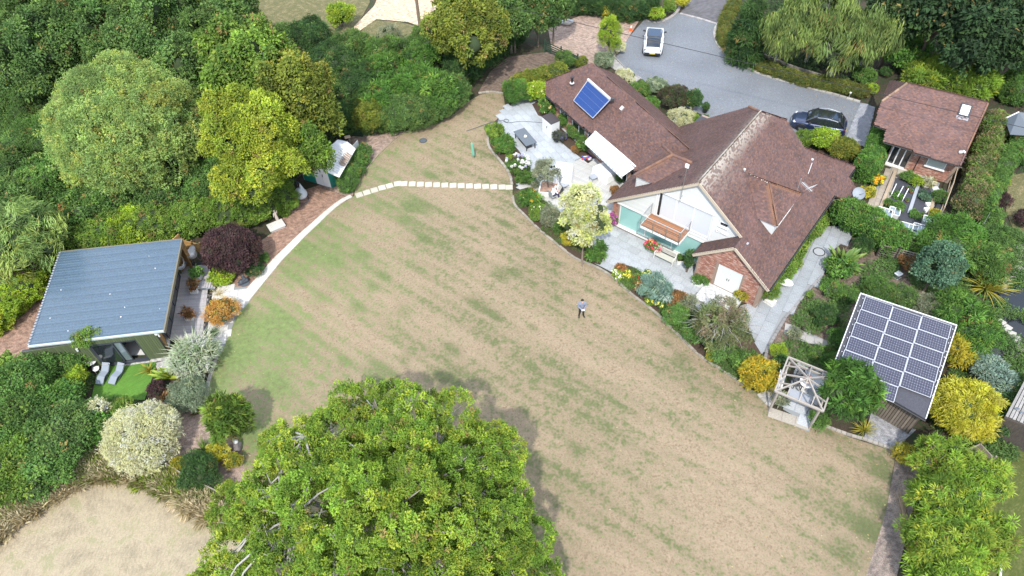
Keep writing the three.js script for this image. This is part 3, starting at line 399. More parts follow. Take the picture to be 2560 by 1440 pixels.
  // roof fittings
  part(house, 'roof_vent', [box(.15, .14, .12, 7.25, roofH(7.25) + .1, -3.85, .02), box(.05, .22, .05, 7.3, roofH(7.3) + .1, -3.8)], M.pale);
  part(house, 'soil_pipe', [box(.16, .12, .14, 10, roofH(10) + .12, -10.3, .02), rod(V(10.1, roofH(10.1) + .05, -10.1), V(10.3, roofH(10.3) + .05, -9), .03)], M.pale);
  const lum = []; for (let i = 0; i < 9; i++) lum.push(new THREE.IcosahedronGeometry(.04, 0).translate(7.7 + i * .16 + rnd(-.05, .05), 6.17, -3.9 + rnd(-.08, .08))); part(house, 'lichen_patch', lum, M.offwhite);
}
{ // tall pole with a white box, fixed to the gable
  const o = thing('antenna_pole', 'thin grey antenna pole with white square box standing before the white gable', 'antenna', house.localToWorld(H(4.83, -.36, 5.4)), U_ANG);
  part(o, 'pole', rod(V(0, 0, 0), V(.02, 3, 0), .022), M.steel); part(o, 'bracket', [rod(V(0, .3, -.34), V(0, .3, .02), .015), rod(V(0, 1.1, -.34), V(0, 1.1, .02), .015)], M.steel); part(o, 'antenna_box', box(.26, .3, .1, .02, 3.05, .04, .02), M.white); part(o, 'cable', tube([V(0, 2.6, 0), V(-.28, 1.9, 0), V(-.3, 1.45, 0), V(0, 1.4, 0), V(.4, 1.75, 0)], .008), M.dark);
}
{ const o = thing('television_aerial', 'white television aerial with grid reflector on the right roof slope', 'aerial', house.localToWorld(H(10.37, 6.89, roofH(10.37))), U_ANG - .5);
  part(o, 'mast', rod(V(0, -.1, 0), V(0, 1.15, 0), .022), M.alu); const grid = [], bo = []; for (let i = 0; i < 6; i++) grid.push(box(.018, .018, .62, 0, .85 + i * .1, 0), box(.018, .56, .018, 0, 1.1, -.3 + i * .12)); part(o, 'reflector', join(grid).rotateZ(-.5).translate(.5, .2, 0), M.pale); bo.push(box(1.1, .025, .025, .75, 1.05, .1)); for (let i = 0; i < 9; i++) bo.push(box(.014, .014, .34, .32 + i * .11, 1.05, .1)); part(o, 'boom', bo, M.pale); }
{ const o = thing('satellite_dish', 'oval grey satellite dish at the far right corner of the house', 'satellite dish', G(2147, 484, 1.9), 0);
  const g = new THREE.SphereGeometry(.75, 24, 6, 0, PI * 2, 0, .62).translate(0, -.75, 0).rotateX(PI).rotateZ(.35).rotateX(.62); part(o, 'dish', g.scale(1, 1, 1.15), mat(.25, .28, .31, .6, { side: THREE.DoubleSide })); part(o, 'arm', rod(V(0, -.1, 0), V(.1, .45, .5), .02), M.grey); part(o, 'mount', rod(V(0, -1.9, -.1), V(0, 0, -.05), .03), M.grey); }

// ---------------------------------------------------------------- the single storey wing
const wing = thing('house_wing', 'long low brick wing with brown tiled roof and blue solar tubes', 'house', V(0, 0, 0), 0);
const Wd = V(cos(W_ANG), 0, -sin(W_ANG)), Wn = V(sin(W_ANG), 0, cos(W_ANG)).negate();
{
  const e0 = G(1364, 236, 2.4), e1 = G(1592, 432, 2.45), hip = G(1365, 205, 2.9), r0 = G(1480, 162, 4.9), r1 = G(1722, 375, 4.9), v1 = G(1655, 367, 2.45);
  roofFace(wing, [e0, e1, house.localToWorld(H(.9, 4.5, 3.6)), r1, r0, hip], 'roof', {});
  const back = (p, d, y) => V(p.x - Wn.x * d, y, p.z - Wn.z * d);
  const b0 = r0.clone().addScaledVector(Wd, -.4).add(V(3.3 * .88, 0, -3.3 * .47)).setY(2.5), b1 = r1.clone().add(V(3.3 * .88, 0, -3.3 * .47)).setY(2.5);
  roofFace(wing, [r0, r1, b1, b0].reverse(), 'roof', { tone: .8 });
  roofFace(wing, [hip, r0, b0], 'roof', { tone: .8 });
  ridge(wing, r0, r1); ridge(wing, hip.clone().add(V(0, .02, 0)), r0);
  part(wing, 'gutter', [rod(e0.clone().add(V(-.05, -.1, .03)), e1.clone().add(V(-.05, -.1, .03)), .06)], M.black);
  // walls below: a band of windows along the terrace side
  const a = e0.clone().addScaledVector(Wd, .5).add(V(.42, 0, -.23)), L = 11.2, ang = W_ANG, W = (x) => a.clone().addScaledVector(Wd, x), o = new THREE.Group(); o.name = 'wall'; o.position.copy(a).setY(0); o.rotation.y = ang; wing.add(o);
  const base = part(o, 'brick_face', wallShape([[0, 0], [L, 0], [L, 2.35], [0, 2.35]], .25, [[1.1, .9, 1.2, 1.2], [3, .5, 1.9, 1.7], [5.3, .3, 1.9, 1.9], [8.2, .05, 2.6, 2.15]]), M.brickBase);
  brickwork(wing, o, L, 2.35, (x, y) => x > 0 && x < L && !(x > 1.05 && x < 2.35 && y > .85) && !(x > 2.95 && x < 4.95 && y > .45) && !(x > 5.25 && x < 7.25 && y > .25) && !(x > 8.15 && x < 10.85), -.004);
  const wn = (x, y, w, h, n) => { const g = new THREE.Group(); windowUnit(wing, 'window', w, h, V(), 0, n, M.darkGlass, M.white); const q = wing.children[wing.children.length - 1]; q.position.copy(a).addScaledVector(Wd, x).setY(y); q.rotation.y = ang; q.translateZ(-.05); };
  wn(1.1, .9, 1.2, 1.2, 2); wn(3, .5, 1.9, 1.7, 2); wn(5.3, .3, 1.9, 1.9, 2); wn(8.2, .05, 2.6, 2.15, 2);
  const ends = [G(1370, 207, 0).lerp(a, .3).setY(0), back(a, 5, 0)];
  parts(wing, 'wall', [beam(a.clone().setY(1.15), b0.clone().addScaledVector(Wd, .5).setY(1.15), .25, 2.3), beam(b0.clone().addScaledVector(Wd, .4).add(V(-.4, 0, .25)).setY(1.15), b1.clone().add(V(-.4, 0, .25)).setY(1.15), .25, 2.3)], M.brickBase);
  // evacuated tube collector, twenty-six tubes
  const c = [G(1473, 202, 4.75), G(1527, 252, 4.7), G(1485, 297, 3.3), G(1437, 253, 3.35)], n = frameOf(c).n, up = (p) => p.clone().addScaledVector(n, .16), col_ = new THREE.Group(); col_.name = 'solar_collector'; wing.add(col_);
  const tubeM = new THREE.MeshPhysicalMaterial({ color: col(.03, .09, .32), roughness: .12, metalness: .2, clearcoat: 1, clearcoatRoughness: .05 });
  for (let i = 0; i < 26; i++) { const f = (i + .5) / 26; part(col_, 'collector_tube', rod(up(c[0].clone().lerp(c[1], f)), up(c[3].clone().lerp(c[2], f)), .035, .035, 8), tubeM); }
  part(col_, 'manifold', beam(up(c[0]).add(V(-.03, .06, 0)), up(c[1]).add(V(0.05, .06, 0)), .17, .16), M.pale); part(col_, 'frame', [beam(up(c[3]), up(c[2]), .06, .05), beam(up(c[1]), up(c[2]), .05, .05), beam(up(c[0]), up(c[3]), .05, .05), ...[.25, .5, .75].map((f) => beam(c[0].clone().lerp(c[3], f).addScaledVector(n, .12), c[1].clone().lerp(c[2], f).addScaledVector(n, .12), .03, .03))], M.alu); part(col_, 'backing', slab(c.map((p) => p.clone().addScaledVector(n, .08)).reverse(), .02), mat(.02, .06, .2, .4));
  const rn = frameOf([e0, e1, r1, r0]).n;
  const flue = G(1430, 206, 4.1); part(wing, 'flue', [cyl(.1, .1, .5, flue.x, flue.y - .1, flue.z), cyl(.14, .14, .06, flue.x, flue.y + .42, flue.z)], M.black); part(wing, 'flue_collar', cyl(.2, .16, .06, flue.x, flue.y - .05, flue.z), M.white);
  const jb = G(1531, 250, 4.8); part(wing, 'junction_box', box(.3, .22, .25, jb.x, jb.y + .08, jb.z, .03), M.dark);
  for (const [x, y, h, dk] of [[1556, 272, 4.35, 0], [1606, 314, 4.2, 1]]) { const p = G(x, y, h), g = new THREE.Group(); g.name = 'roof_vent'; g.position.copy(p); g.quaternion.setFromRotationMatrix(new THREE.Matrix4().makeBasis(Wd, rn, Wd.clone().cross(rn))); wing.add(g); part(g, 'vent_frame', [box(.4, .08, .5, 0, .02, 0, .01), box(.3, .1, .36, 0, .1, 0, .02)], M.lead); part(g, 'vent_cap', box(.24, .03, .3, 0, .165, 0), M.pale); if (dk) part(g, 'flashing', box(.7, .02, .8, .06, .03, .0), M.dark); }
}
{ // the awning over the terrace door
  const a = G(1487, 329, 2.78), b = G(1590, 417, 2.78), c = G(1556, 441, 2.25), d = G(1463, 353, 2.25), o = thing('awning', 'white striped fabric awning pulled out over the terrace door', 'awning', V(), 0);
  part(o, 'fabric', slab([a, d, c, b], .02), M.canvas); const st = mat(.55, .6, .62, .8), pale = M.canvas; const n = 26;
  for (let i = 0; i < n; i++) { const p = d.clone().lerp(c, i / n), q = d.clone().lerp(c, (i + 1) / n), lo = (v) => v.clone().add(V(-.02, -.24, .03)); part(o, 'valance_stripe', slab([p, lo(p), lo(q), q], .008), i % 2 ? st : pale); }
  part(o, 'cassette', [beam(a, b, .14, .12), beam(d, c, .06, .06)], M.white); part(o, 'arm', [rod(a.clone().lerp(b, .2).add(V(0, -.1, 0)), d.clone().lerp(c, .2), .025), rod(a.clone().lerp(b, .8).add(V(0, -.1, 0)), d.clone().lerp(c, .8), .025)], M.white);
}
function onPlane(x, y, p0, n) { const a = camera.position, d = G(x, y, 0).sub(a).normalize(), t = p0.clone().sub(a).dot(n) / d.dot(n); return a.clone().addScaledVector(d, t); }
// ---------------------------------------------------------------- garden studio
{
  const FR = G(410, 827, 3.1), BR = G(455, 598, 3.1), BL = G(150, 630, 2.55), FL = G(70, 866, 2.6), studio = thing('garden_studio', 'modern garden studio with blue ribbed metal roof and green board walls', 'garden studio', V());
  const roofM = [.93, 1, 1.06].map((k) => new THREE.MeshStandardMaterial({ color: col(.1 * k, .152 * k, .205 * k), roughness: .5, metalness: .1, roughnessMap: TX.fine, map: grain })), N = 34;
  const roof = part(studio, 'roof', slab([FR, BR, BL, FL].map((p) => p.clone().add(V(0, -.03, 0))), .14), M.dark);
  const mix = (a, b, f) => a.clone().lerp(b, f), nn = frameOf([FR, BR, BL, FL]).n;
  for (let i = 0; i < N; i++) { const a = mix(BL, FL, i / N), b = mix(BL, FL, (i + 1) / N), c = mix(BR, FR, (i + 1) / N), d = mix(BR, FR, i / N), u = (p, k) => p.clone().addScaledVector(nn, k);
    const prof = [[0, 0], [.12, .032], [.26, .032], [.38, 0]], gs = [slab([a, d, c, b].reverse(), .015)]; for (let k = 0; k < 3; k++) { const [f0, h0] = prof[k], [f1, h1] = prof[k + 1]; gs.push(slab([u(mix(a, b, f0), h0 + .003), u(mix(a, b, f1), h1 + .003), u(mix(d, c, f1), h1 + .003), u(mix(d, c, f0), h0 + .003)], .01)); }
    part(roof, 'roof_panel', gs, roofM[i % 3]); }
  const dn = (p, k) => p.clone().add(V(0, k, 0)); const khaki = mat(.17, .15, .1, .5);
  for (let i = 0; i < 9; i++) { const f = rnd(.06, .95), g = rnd(.05, .95), p = mix(mix(BL, FL, f), mix(BR, FR, f), g).addScaledVector(nn, .02); part(roof, 'bird_dropping', new THREE.CylinderGeometry(rnd(.02, .045), rnd(.02, .05), .03, 7).translate(p.x, p.y, p.z), M.white); }
  part(studio, 'fascia', [beam(dn(FR, -.08), dn(BR, -.08), .09, .24), beam(dn(BR, -.08), dn(BL, -.08), .09, .24)], khaki); part(studio, 'gutter', [beam(dn(FR, -.04), dn(FL, -.04), .13, .12)], mat(.42, .48, .47, .4)); part(studio, 'gutter', beam(dn(FL, -.06), dn(BL, -.06), .12, .14), M.slate);
  for (let i = 0; i < 34; i++) { const p = mix(BL, FL, (i + .5) / 34); const q = part(studio, 'end_cap', box(.13, .04, .08), M.lead); q.position.copy(p).add(V(.02, .045, 0)); }
  // front wall of green boards, seen from its right-hand corner along x towards the left
  const o = new THREE.Group(), A = G(428, 893, 0), B = G(100, 935, 0), dir = B.clone().sub(A).normalize(); o.name = 'wall'; o.position.copy(A); o.rotation.y = atan2(dir.z, -dir.x) ; studio.add(o);    // local x points right, so the wall runs to -x
  const L = 8.3, top = (x) => 2.93 + x / L * .5 - .0; const mats = [.92, 1, 1.08].map((k) => mat(.1 * k, .125 * k, .062 * k, .6));
  for (let i = 0; i < 56; i++) { const x = -i * .15 - .075; if (x < -L) break; const hi = top(x), inDoor = x < -1.38 && x > -4.34; const put = (y0, y1) => { const p = part(o, 'cladding_board', box(.135, 1, .03), mats[i % 3]); p.position.set(x, (y0 + y1) / 2, .02); p.scale.y = y1 - y0; }; if (inDoor) put(2.3, hi); else put(.12, hi); }
  part(o, 'wall_core', wallShape([[0, .1], [0, 2.88], [-L, 2.38], [-L, .1]], .2, [[-4.3, .12, 2.95, 2.16]]), M.dark);
  // sliding door
  const df = mat(.05, .058, .07, .4), d = new THREE.Group(); d.name = 'sliding_door'; o.add(d);
  part(d, 'frame', [box(2.95, .09, .14, -2.83, 2.24, -.02), box(2.95, .07, .2, -2.83, .12, .02), box(.08, 2.1, .14, -1.37, 1.2, -.02), box(.08, 2.1, .14, -4.28, 1.2, -.02)], df);
  for (const [x0, w, z] of [[-4.22, 1.35, .02], [-3.0, .62, -.06]]) { part(d, 'door_frame', [box(.08, 2.06, .05, x0 + .04, 1.2, z), box(.08, 2.06, .05, x0 + w, 1.2, z), box(w, .08, .05, x0 + w / 2, 2.18, z), box(w, .09, .05, x0 + w / 2, .2, z)], df); part(d, 'pane', box(w - .1, 1.9, .02, x0 + w / 2 + .02, 1.2, z), z > 0 ? M.darkGlass : M.sky); }
  part(studio, 'floor', slab([A.clone().add(V(-.3, .14, -.25)), A.clone().add(V(-.9, .14, -7)), A.clone().add(V(-7.7, .14, -7)), A.clone().add(V(-7.7, .14, -.25))], .1), mat(.62, .61, .6, .5)); part(studio, 'armchair', [box(.7, .4, .7, A.x - 3.6, .4, A.z - 1.2, .1), box(.7, .5, .2, A.x - 3.6, .8, A.z - 1.5, .08)], mat(.1, .16, .2, .8));
  const lamp = (x, y) => part(o, 'wall_lamp', cyl(.07, .07, .2, x, y, .12), M.white); lamp(-5.0, 2.0); part(o, 'corner_lamp', [box(.2, .22, .18, .12, 2.7, .1, .04), box(.1, .3, .1, .2, 2.5, .1, .03)], M.white);
  // the deck side: dark glazing, cedar end walls and soffit
  const g0 = G(424, 846, .2), g1 = G(451, 692, .2), gd = g1.clone().sub(g0), gl = gd.length(), ga = atan2(-gd.z, gd.x), gq = new THREE.Group(); gq.name = 'glazing'; gq.position.copy(g0).setY(.18); gq.rotation.y = ga; studio.add(gq);
  for (let i = 0; i < 4; i++) { part(gq, 'pane', box(gl / 4 - .08, 2.3, .03, (i + .5) * gl / 4, 1.2, 0), M.darkGlass); } part(gq, 'frame', [...[0, 1, 2, 3, 4].map((i) => box(.08, 2.4, .09, i * gl / 4, 1.2, 0)), box(gl, .08, .09, gl / 2, .04, 0), box(gl, .1, .09, gl / 2, 2.4, 0)], df);
  const ced = [.88, 1, 1.12].map((k) => mat(.46 * k, .27 * k, .1 * k, .65, { map: TX.wood }));
  const endWall = (a, b, n) => { for (let i = 0; i < n; i++) { const y = .2 + i * 2.75 / n; part(studio, 'cedar_board', beam(a.clone().setY(y + 1.3 / n), b.clone().setY(y + 1.3 / n), .05, 2.75 / n - .012), ced[i % 3]); } };
  endWall(G(481, 650, .2), g1.clone().add(V(-.2, 0, -.1)), 18); endWall(BR.clone().add(V(-.1, 0, .3)), g1.clone().add(V(.15, 0, -1.2)), 18); endWall(A.clone().add(V(-.03, 0, -.12)), g0.clone().add(V(-.3, 0, 0)), 16);
  part(studio, 'soffit', slab([FR, BR, g1, g0].map((p) => p.clone().setY(2.86)), .03), ced[1]);
  parts(studio, 'wall', [beam(V(FL.x + .5, 1.2, FL.z + .1), V(BL.x + .6, 1.2, BL.z + .4), .2, 2.4), beam(V(BL.x + .6, 1.2, BL.z + .5), V(BR.x - 1, 1.3, BR.z + .5), .2, 2.5)], mats[1]);
  part(studio, 'air_conditioner', [box(.5, .5, .3, FL.x + .25, .8, FL.z - .25, .03)], M.dark);
  // deck boards across, a rill of water in front, a low screen at the end
  const dk = ground('studio_deck', slab([G(424, 852, .1), G(500, 852, .1), G(524, 655, .1), G(456, 655, .1)], .08), M.dark), D0 = G(424, 850, .2), D1 = G(505, 850, .2), D2 = G(452, 668, .2), D3 = G(527, 660, .2), nb = 58, dm = [.92, 1, 1.08].map((k) => mat(.46 * k, .45 * k, .47 * k, .75, { map: TX.wood }));
  for (let i = 0; i < nb; i++) { const a = mix(D0, D2, (i + .5) / nb), b = mix(D1, D3, (i + .5) / nb), len = a.distanceTo(b), q = part(dk, 'deck_board', box(1, .03, 1), dm[floor(rnd(0, 3))]); q.position.copy(mix(a, b, .5)).setY(.2); q.rotation.y = atan2(a.z - b.z, b.x - a.x); q.scale.set(len, 1, D0.distanceTo(D2) / nb - .012); }
  ground('rill', slab([G(497, 850, .05), G(508, 850, .05), G(523, 732, .05), G(513, 730, .05)], .04), new THREE.MeshPhysicalMaterial({ color: col(.03, .035, .03), roughness: .1 })); ground('rill_edge', [beam(G(495, 850, .15), G(525, 660, .15), .12, .12), beam(G(511, 850, .15), G(525, 735, .15), .12, .12)], M.dark);
  const peb = []; for (let i = 0; i < 46; i++) peb.push(new THREE.IcosahedronGeometry(.07, 1).scale(1, .6, 1).translate(0, 0, 0).applyMatrix4(M4(G(lerp(503, 519, i / 46) + rnd(-3, 3), lerp(848, 735, i / 46), .09), YQ(i), rnd(.7, 1.4)))); const pb = ground('pebbles', peb, mat(.5, .4, .33, .8)); pb.userData.kind = 'stuff';
  const br = thing('footbridge', 'small grey arched footbridge over the narrow rill', 'bridge', G(519, 718, .1), .05); for (let i = 0; i < 8; i++) part(br, 'plank', box(.15, .04, .85, -.6 + i * .17, .16 + .14 * sin(PI * (i + .5) / 8), 0), dm[i % 3]); for (const z of [-.44, .44]) part(br, 'side_rail', tube([0, .25, .5, .75, 1].map((f) => V(-.68 + f * 1.36, .2 + .16 * sin(PI * f), z)), .045, 16), M.slate);
  const sc = thing('slatted_screen', 'low cedar slatted screen between studio and purple shrub', 'screen', G(492, 632, 0), -.35); for (let i = 0; i < 9; i++) part(sc, 'slat', box(1.5, .07, .03, 0, .15 + i * .12, 0), ced[i % 3]); for (const x of [-.7, 0, .7]) part(sc, 'post', box(.07, 1.25, .07, x, .62, -.06), ced[0]);
}
// ---------------------------------------------------------------- garage
{
  const r0 = G(2266, 209, 4.6), r1 = G(2468, 258, 4.6), br = G(2398, 414, 2.35), garage = thing('garage', 'small detached brick garage with brown tiled roof and one skylight', 'garage', V());
  const n = V().crossVectors(r1.clone().sub(r0), br.clone().sub(r0)).normalize(); if (n.y < 0) n.negate(); const on = (x, y) => onPlane(x, y, r0, n);
  const face = [r0, on(2203, 254), on(2186, 311), on(2216, 323), on(2209, 353), on(2282, 375), on(2284, 381), br, r1];
  roofFace(garage, face.slice(), 'roof', { tone: 1.12 });
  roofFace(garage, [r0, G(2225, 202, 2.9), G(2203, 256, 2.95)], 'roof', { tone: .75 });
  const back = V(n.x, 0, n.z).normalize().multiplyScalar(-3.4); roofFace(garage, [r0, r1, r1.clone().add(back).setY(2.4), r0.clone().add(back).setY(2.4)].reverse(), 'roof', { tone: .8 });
  ridge(garage, r0, r1); ridge(garage, r0, on(2203, 254), [mat(.3, .2, .13, .9), mat(.2, .13, .09, .9)]); ridge(garage, r1, br, RIDGE_M, .4, -.02);
  for (const g of [rod(on(2209, 354).add(V(0, -.1, 0)), on(2282, 376).add(V(0, -.1, 0)), .05), rod(on(2284, 382).add(V(0, -.1, 0)), br.clone().add(V(0, -.1, 0)), .05), rod(on(2186, 312).add(V(0, -.1, 0)), on(2216, 324).add(V(0, -.1, 0)), .05)]) part(garage, 'gutter', g, M.black);
  const a = G(2262, 426), b = G(2366, 458), d = b.clone().sub(a), L = d.length(), o = new THREE.Group(); o.name = 'wall'; o.position.copy(a); o.rotation.y = atan2(-d.z, d.x); garage.add(o);
  part(o, 'brick_face', wallShape([[-.05, 0], [L, 0], [L, 2.2], [-.05, 2.2]], .2, [[1.15, 1.05, 1.35, .95]]), M.brickBase); brickwork(garage, o, L, 2.2, (x, y) => x > -.03 && x < L && !(x > 1.1 && x < 2.55 && y > 1), -.004);
  windowUnit(o, 'window', 1.35, .95, V(1.15, 1.05, .02), 0, 1, new THREE.MeshPhysicalMaterial({ color: col(.42, .47, .44), roughness: .25 }), M.white, .07); part(o, 'window_sill', box(1.5, .05, .16, 1.82, 1.02, .08), M.white); part(o, 'drain_pipe', rod(V(.55, 0, .06), V(.55, 2.2, .06), .035), M.black);
  const e = G(2214, 407), f = G(2262, 424), dd = f.clone().sub(e), dl = dd.length(), w = windowUnit(garage, 'sliding_door', dl, 2.05, e.clone().setY(.05), atan2(-dd.z, dd.x), 3, M.darkGlass, M.white, .09); part(garage, 'door_step', beam(e.clone().add(V(-.1, .05, .12)), f.clone().add(V(.1, .05, .12)), .3, .1), M.offwhite);
  parts(garage, 'wall', [beam(f.clone().setY(1.1), a.clone().setY(1.1), .2, 2.2), beam(e.clone().setY(1.1).addScaledVector(back, .02), e.clone().addScaledVector(back, 1.9).setY(1.1), .2, 2.2), beam(b.clone().setY(1.1), b.clone().addScaledVector(back, 2.4).setY(1.1), .2, 2.2), beam(b.clone().addScaledVector(back, 2.3).setY(1.1), e.clone().addScaledVector(back, 1.9).setY(1.1), .2, 2.2)], M.brickBase);
  const s = new THREE.Group(); s.name = 'skylight'; s.position.copy(on(2412, 277)); const fr = frameOf(face); s.quaternion.setFromRotationMatrix(new THREE.Matrix4().makeBasis(fr.X, fr.n, fr.X.clone().cross(fr.n))); garage.add(s);
  part(s, 'frame', [box(.1, .12, 1.15, -.36, .06, 0), box(.1, .12, 1.15, .36, .06, 0), box(.62, .12, .1, 0, .06, -.53), box(.62, .12, .1, 0, .06, .53)], M.dark); part(s, 'pane', box(.64, .02, 1, 0, .08, 0), mat(.75, .8, .85, .15)); part(s, 'flashing', box(.86, .02, .35, 0, .03, .72), M.lead);
  const lp = on(2402, 384); part(garage, 'security_lamp', [box(.3, .16, .16, lp.x - .05, lp.y + .15, lp.z, .03), box(.14, .12, .26, lp.x + .1, lp.y + .25, lp.z + .1, .03)], M.white);
}
// ---------------------------------------------------------------- barn with solar panels
{
  const a = G(2151, 734, 3.05), b = G(2391, 814, 3.05), c = G(2314, 1047, 2.5), d = G(2083, 914, 2.5), barn = thing('timber_shed', 'low timber shed whose dark roof carries rows of solar panels', 'shed', V());
  const n = frameOf([a, b, c, d]).n, up = (p, k) => p.clone().addScaledVector(n, k), felt = mat(.075, .075, .09, .9, { map: grain, bumpMap: TX.speck, bumpScale: .004 });
  part(barn, 'roof', slab([a, b, c, d].reverse(), .12), felt); part(barn, 'roof_trim', [beam(up(a, .02), up(d, .02), .05, .1), beam(up(b, .02), up(c, .02), .05, .1), beam(up(a, .02), up(b, .02), .045, .1)], M.white);
  part(barn, 'gutter', rod(d.clone().add(V(-.03, -.12, .06)), c.clone().add(V(0, -.12, .08)), .06), M.black);
  // photovoltaic panels: blue-black cells with pale corners, printed on glass
  const cell = colTex(512, 0, (u, v) => { const nx = 12, ny = 6, x = u * nx, y = v * ny, fx = abs(x - floor(x) - .5), fy = abs(y - floor(y) - .5), corner = fx + fy > .9 ? 1 : 0, gap = max(fx, fy) > .476 ? 1 : 0, bus = abs(fy - .2) < .018 ? 1 : 0; return corner ? [.6, .62, .7] : gap ? [.22, .23, .3] : bus ? [.1, .105, .15] : [.022, .024, .045]; }, 256); cell.repeat.set(1, 1);
  const pm = new THREE.MeshPhysicalMaterial({ map: cell, roughness: .35, clearcoat: .3, clearcoatRoughness: .1 }), P = (x, y) => onPlane(x, y, up(a, .1), n);
  const o0 = P(2164, 741), ox = P(2380, 815).sub(o0), oy = P(2098, 909).sub(o0), fx = ox.clone().multiplyScalar(1 / 3), fy = oy.clone().multiplyScalar(1 / 5), X = fx.clone().normalize(), Z = fy.clone().normalize(), w = fx.length(), h = fy.length();
  const pg = box(w - .07, .035, h - .06); { const uv = pg.attributes.uv, ps = pg.attributes.position; for (let i = 0; i < ps.count; i++) uv.setXY(i, ps.getX(i) / (w - .07) + .5, ps.getZ(i) / (h - .06) + .5); }
  const fg = join([box(w - .03, .03, .035, 0, 0, -(h - .045) / 2), box(w - .03, .03, .035, 0, 0, (h - .045) / 2), box(.035, .03, h - .08, -(w - .045) / 2, 0, 0), box(.035, .03, h - .08, (w - .045) / 2, 0, 0)]);
  const q = new THREE.Quaternion().setFromRotationMatrix(new THREE.Matrix4().makeBasis(X, n, X.clone().cross(n)));
  for (let i = 0; i < 3; i++) for (let j = 0; j < (i === 1 ? 6 : 5); j++) { const p = part(barn, 'solar_panel', pg, pm); p.position.copy(o0).addScaledVector(fx, i + .5).addScaledVector(fy, j + .5 + (i === 1 ? .08 : i === 2 ? -.02 : 0)); p.quaternion.copy(q); part(p, 'panel_frame', fg, M.alu); }
  for (let i = 0; i < 3; i++) for (const k of [.25, .75]) { const s0 = o0.clone().addScaledVector(fx, i + .02), e = o0.clone().addScaledVector(fx, i + .98); for (let j = 0; j < 5; j++) part(barn, 'mounting_rail', beam(s0.clone().addScaledVector(fy, j + k).addScaledVector(n, -.03).addScaledVector(X, -.05), e.clone().addScaledVector(fy, j + k).addScaledVector(n, -.03), .04, .03), M.slate); }
  for (let j = 0; j < 5; j++) for (const k of [.2, .8]) for (const f of [-.06, 3.05]) part(barn, 'clamp', box(.06, .04, .05).applyQuaternion(q), M.alu).position.copy(o0).addScaledVector(X, f * w).addScaledVector(fy, j + k);
  const e0 = d.clone().lerp(a, .06).lerp(c.clone().lerp(b, .06), .1).setY(0), e1 = c.clone().lerp(b, .06).lerp(d.clone().lerp(a, .06), .03).setY(0), nb = 30, wm = [.8, 1, 1.25].map((k) => mat(.2 * k, .17 * k, .14 * k, .9, { map: TX.wood })), off = V(.25, 0, .42);
  for (let i = 0; i < nb; i++) { const s = e0.clone().lerp(e1, (i + .08) / nb), t = e0.clone().lerp(e1, (i + .92) / nb); part(barn, 'wall_board', beam(s.clone().setY(1.15), t.clone().setY(1.15), .03, 2.3), wm[floor(rnd(0, 3))]); }
  parts(barn, 'wall', [beam(e0.clone().setY(1.2), a.clone().lerp(d, .05).setY(1.2).add(V(.15, 0, .1)), .12, 2.4), beam(e1.clone().setY(1.2), b.clone().lerp(c, .05).setY(1.2).add(V(-.15, 0, .1)), .12, 2.4)], M.darkwood);
}
// ---------------------------------------------------------------- pergola
{
  const TL = G(1971, 893, 2.35), BL = G(1937, 978, 2.35), BR = G(2058, 1029, 2.35), TR = TL.clone().add(BR).sub(BL), ap = G(2020.5, 946, 3.05), o = thing('pergola', 'weathered open timber pergola roof frame over a small paved sitting area', 'pergola', V()), w = mat(.4, .37, .34, .85, { map: TX.wood }), mid = (a, b, f = .5) => a.clone().lerp(b, f);
  const C = [TL, TR, BR, BL]; for (let i = 0; i < 4; i++) { const a = C[i], b = C[(i + 1) % 4]; part(o, 'plate_beam', beam(a, b, .09, .12), w); part(o, 'hip_rafter', beam(a, ap, .07, .11), w); part(o, 'rafter', beam(mid(a, b), ap, .06, .1), w); for (const f of [.25, .75]) { const s = mid(a, b, f), h = mid(f < .5 ? a : b, ap, .5); part(o, 'jack_rafter', beam(s, h, .05, .09), w); } }
  const inn = (p) => p.clone().lerp(ap.clone().setY(2.2), .13).setY(2.2), Q = C.map(inn); for (let i = 0; i < 4; i++) { part(o, 'tie_beam', beam(Q[i], Q[(i + 1) % 4], .08, .12), w); part(o, 'post', beam(Q[i].clone().setY(0).add(V(.001, 0, 0)), Q[i].clone(), .11, .11), w); }
  const base = [BL, BR, TR, TL].map((p) => p.clone().setY(0)), floor_ = pavingOf('pergola_paving', [[1957, 1024], [2030, 1066], [2090, 950], [1995, 905], [1985, 930]], -.55, .75, .75, [.5, .52, .53], .05, 'paving_slab');
  pavingOf('pergola_paving', [[1919, 1038], [1928, 1020], [2030, 1062], [2022, 1080]], -.46, .8, .7, [.46, .41, .34], .035, 'paving_slab');
  const { ms, cs } = setting([[1895, 985], [1930, 968], [1948, 985], [1926, 1014]], .3, .14, .12, '', [.42, .41, .39], .04); const st = inst(scene, 'sett_paving', box(1, 1, 1), M.paver, ms, cs.map((c) => col(...c))); st.userData.kind = 'structure';
  ground('pergola_paving', slab([G(1948, 930, .3), G(1965, 935, .3), G(1952, 978, .3), G(1938, 974, .3)], .3), M.pale);
}
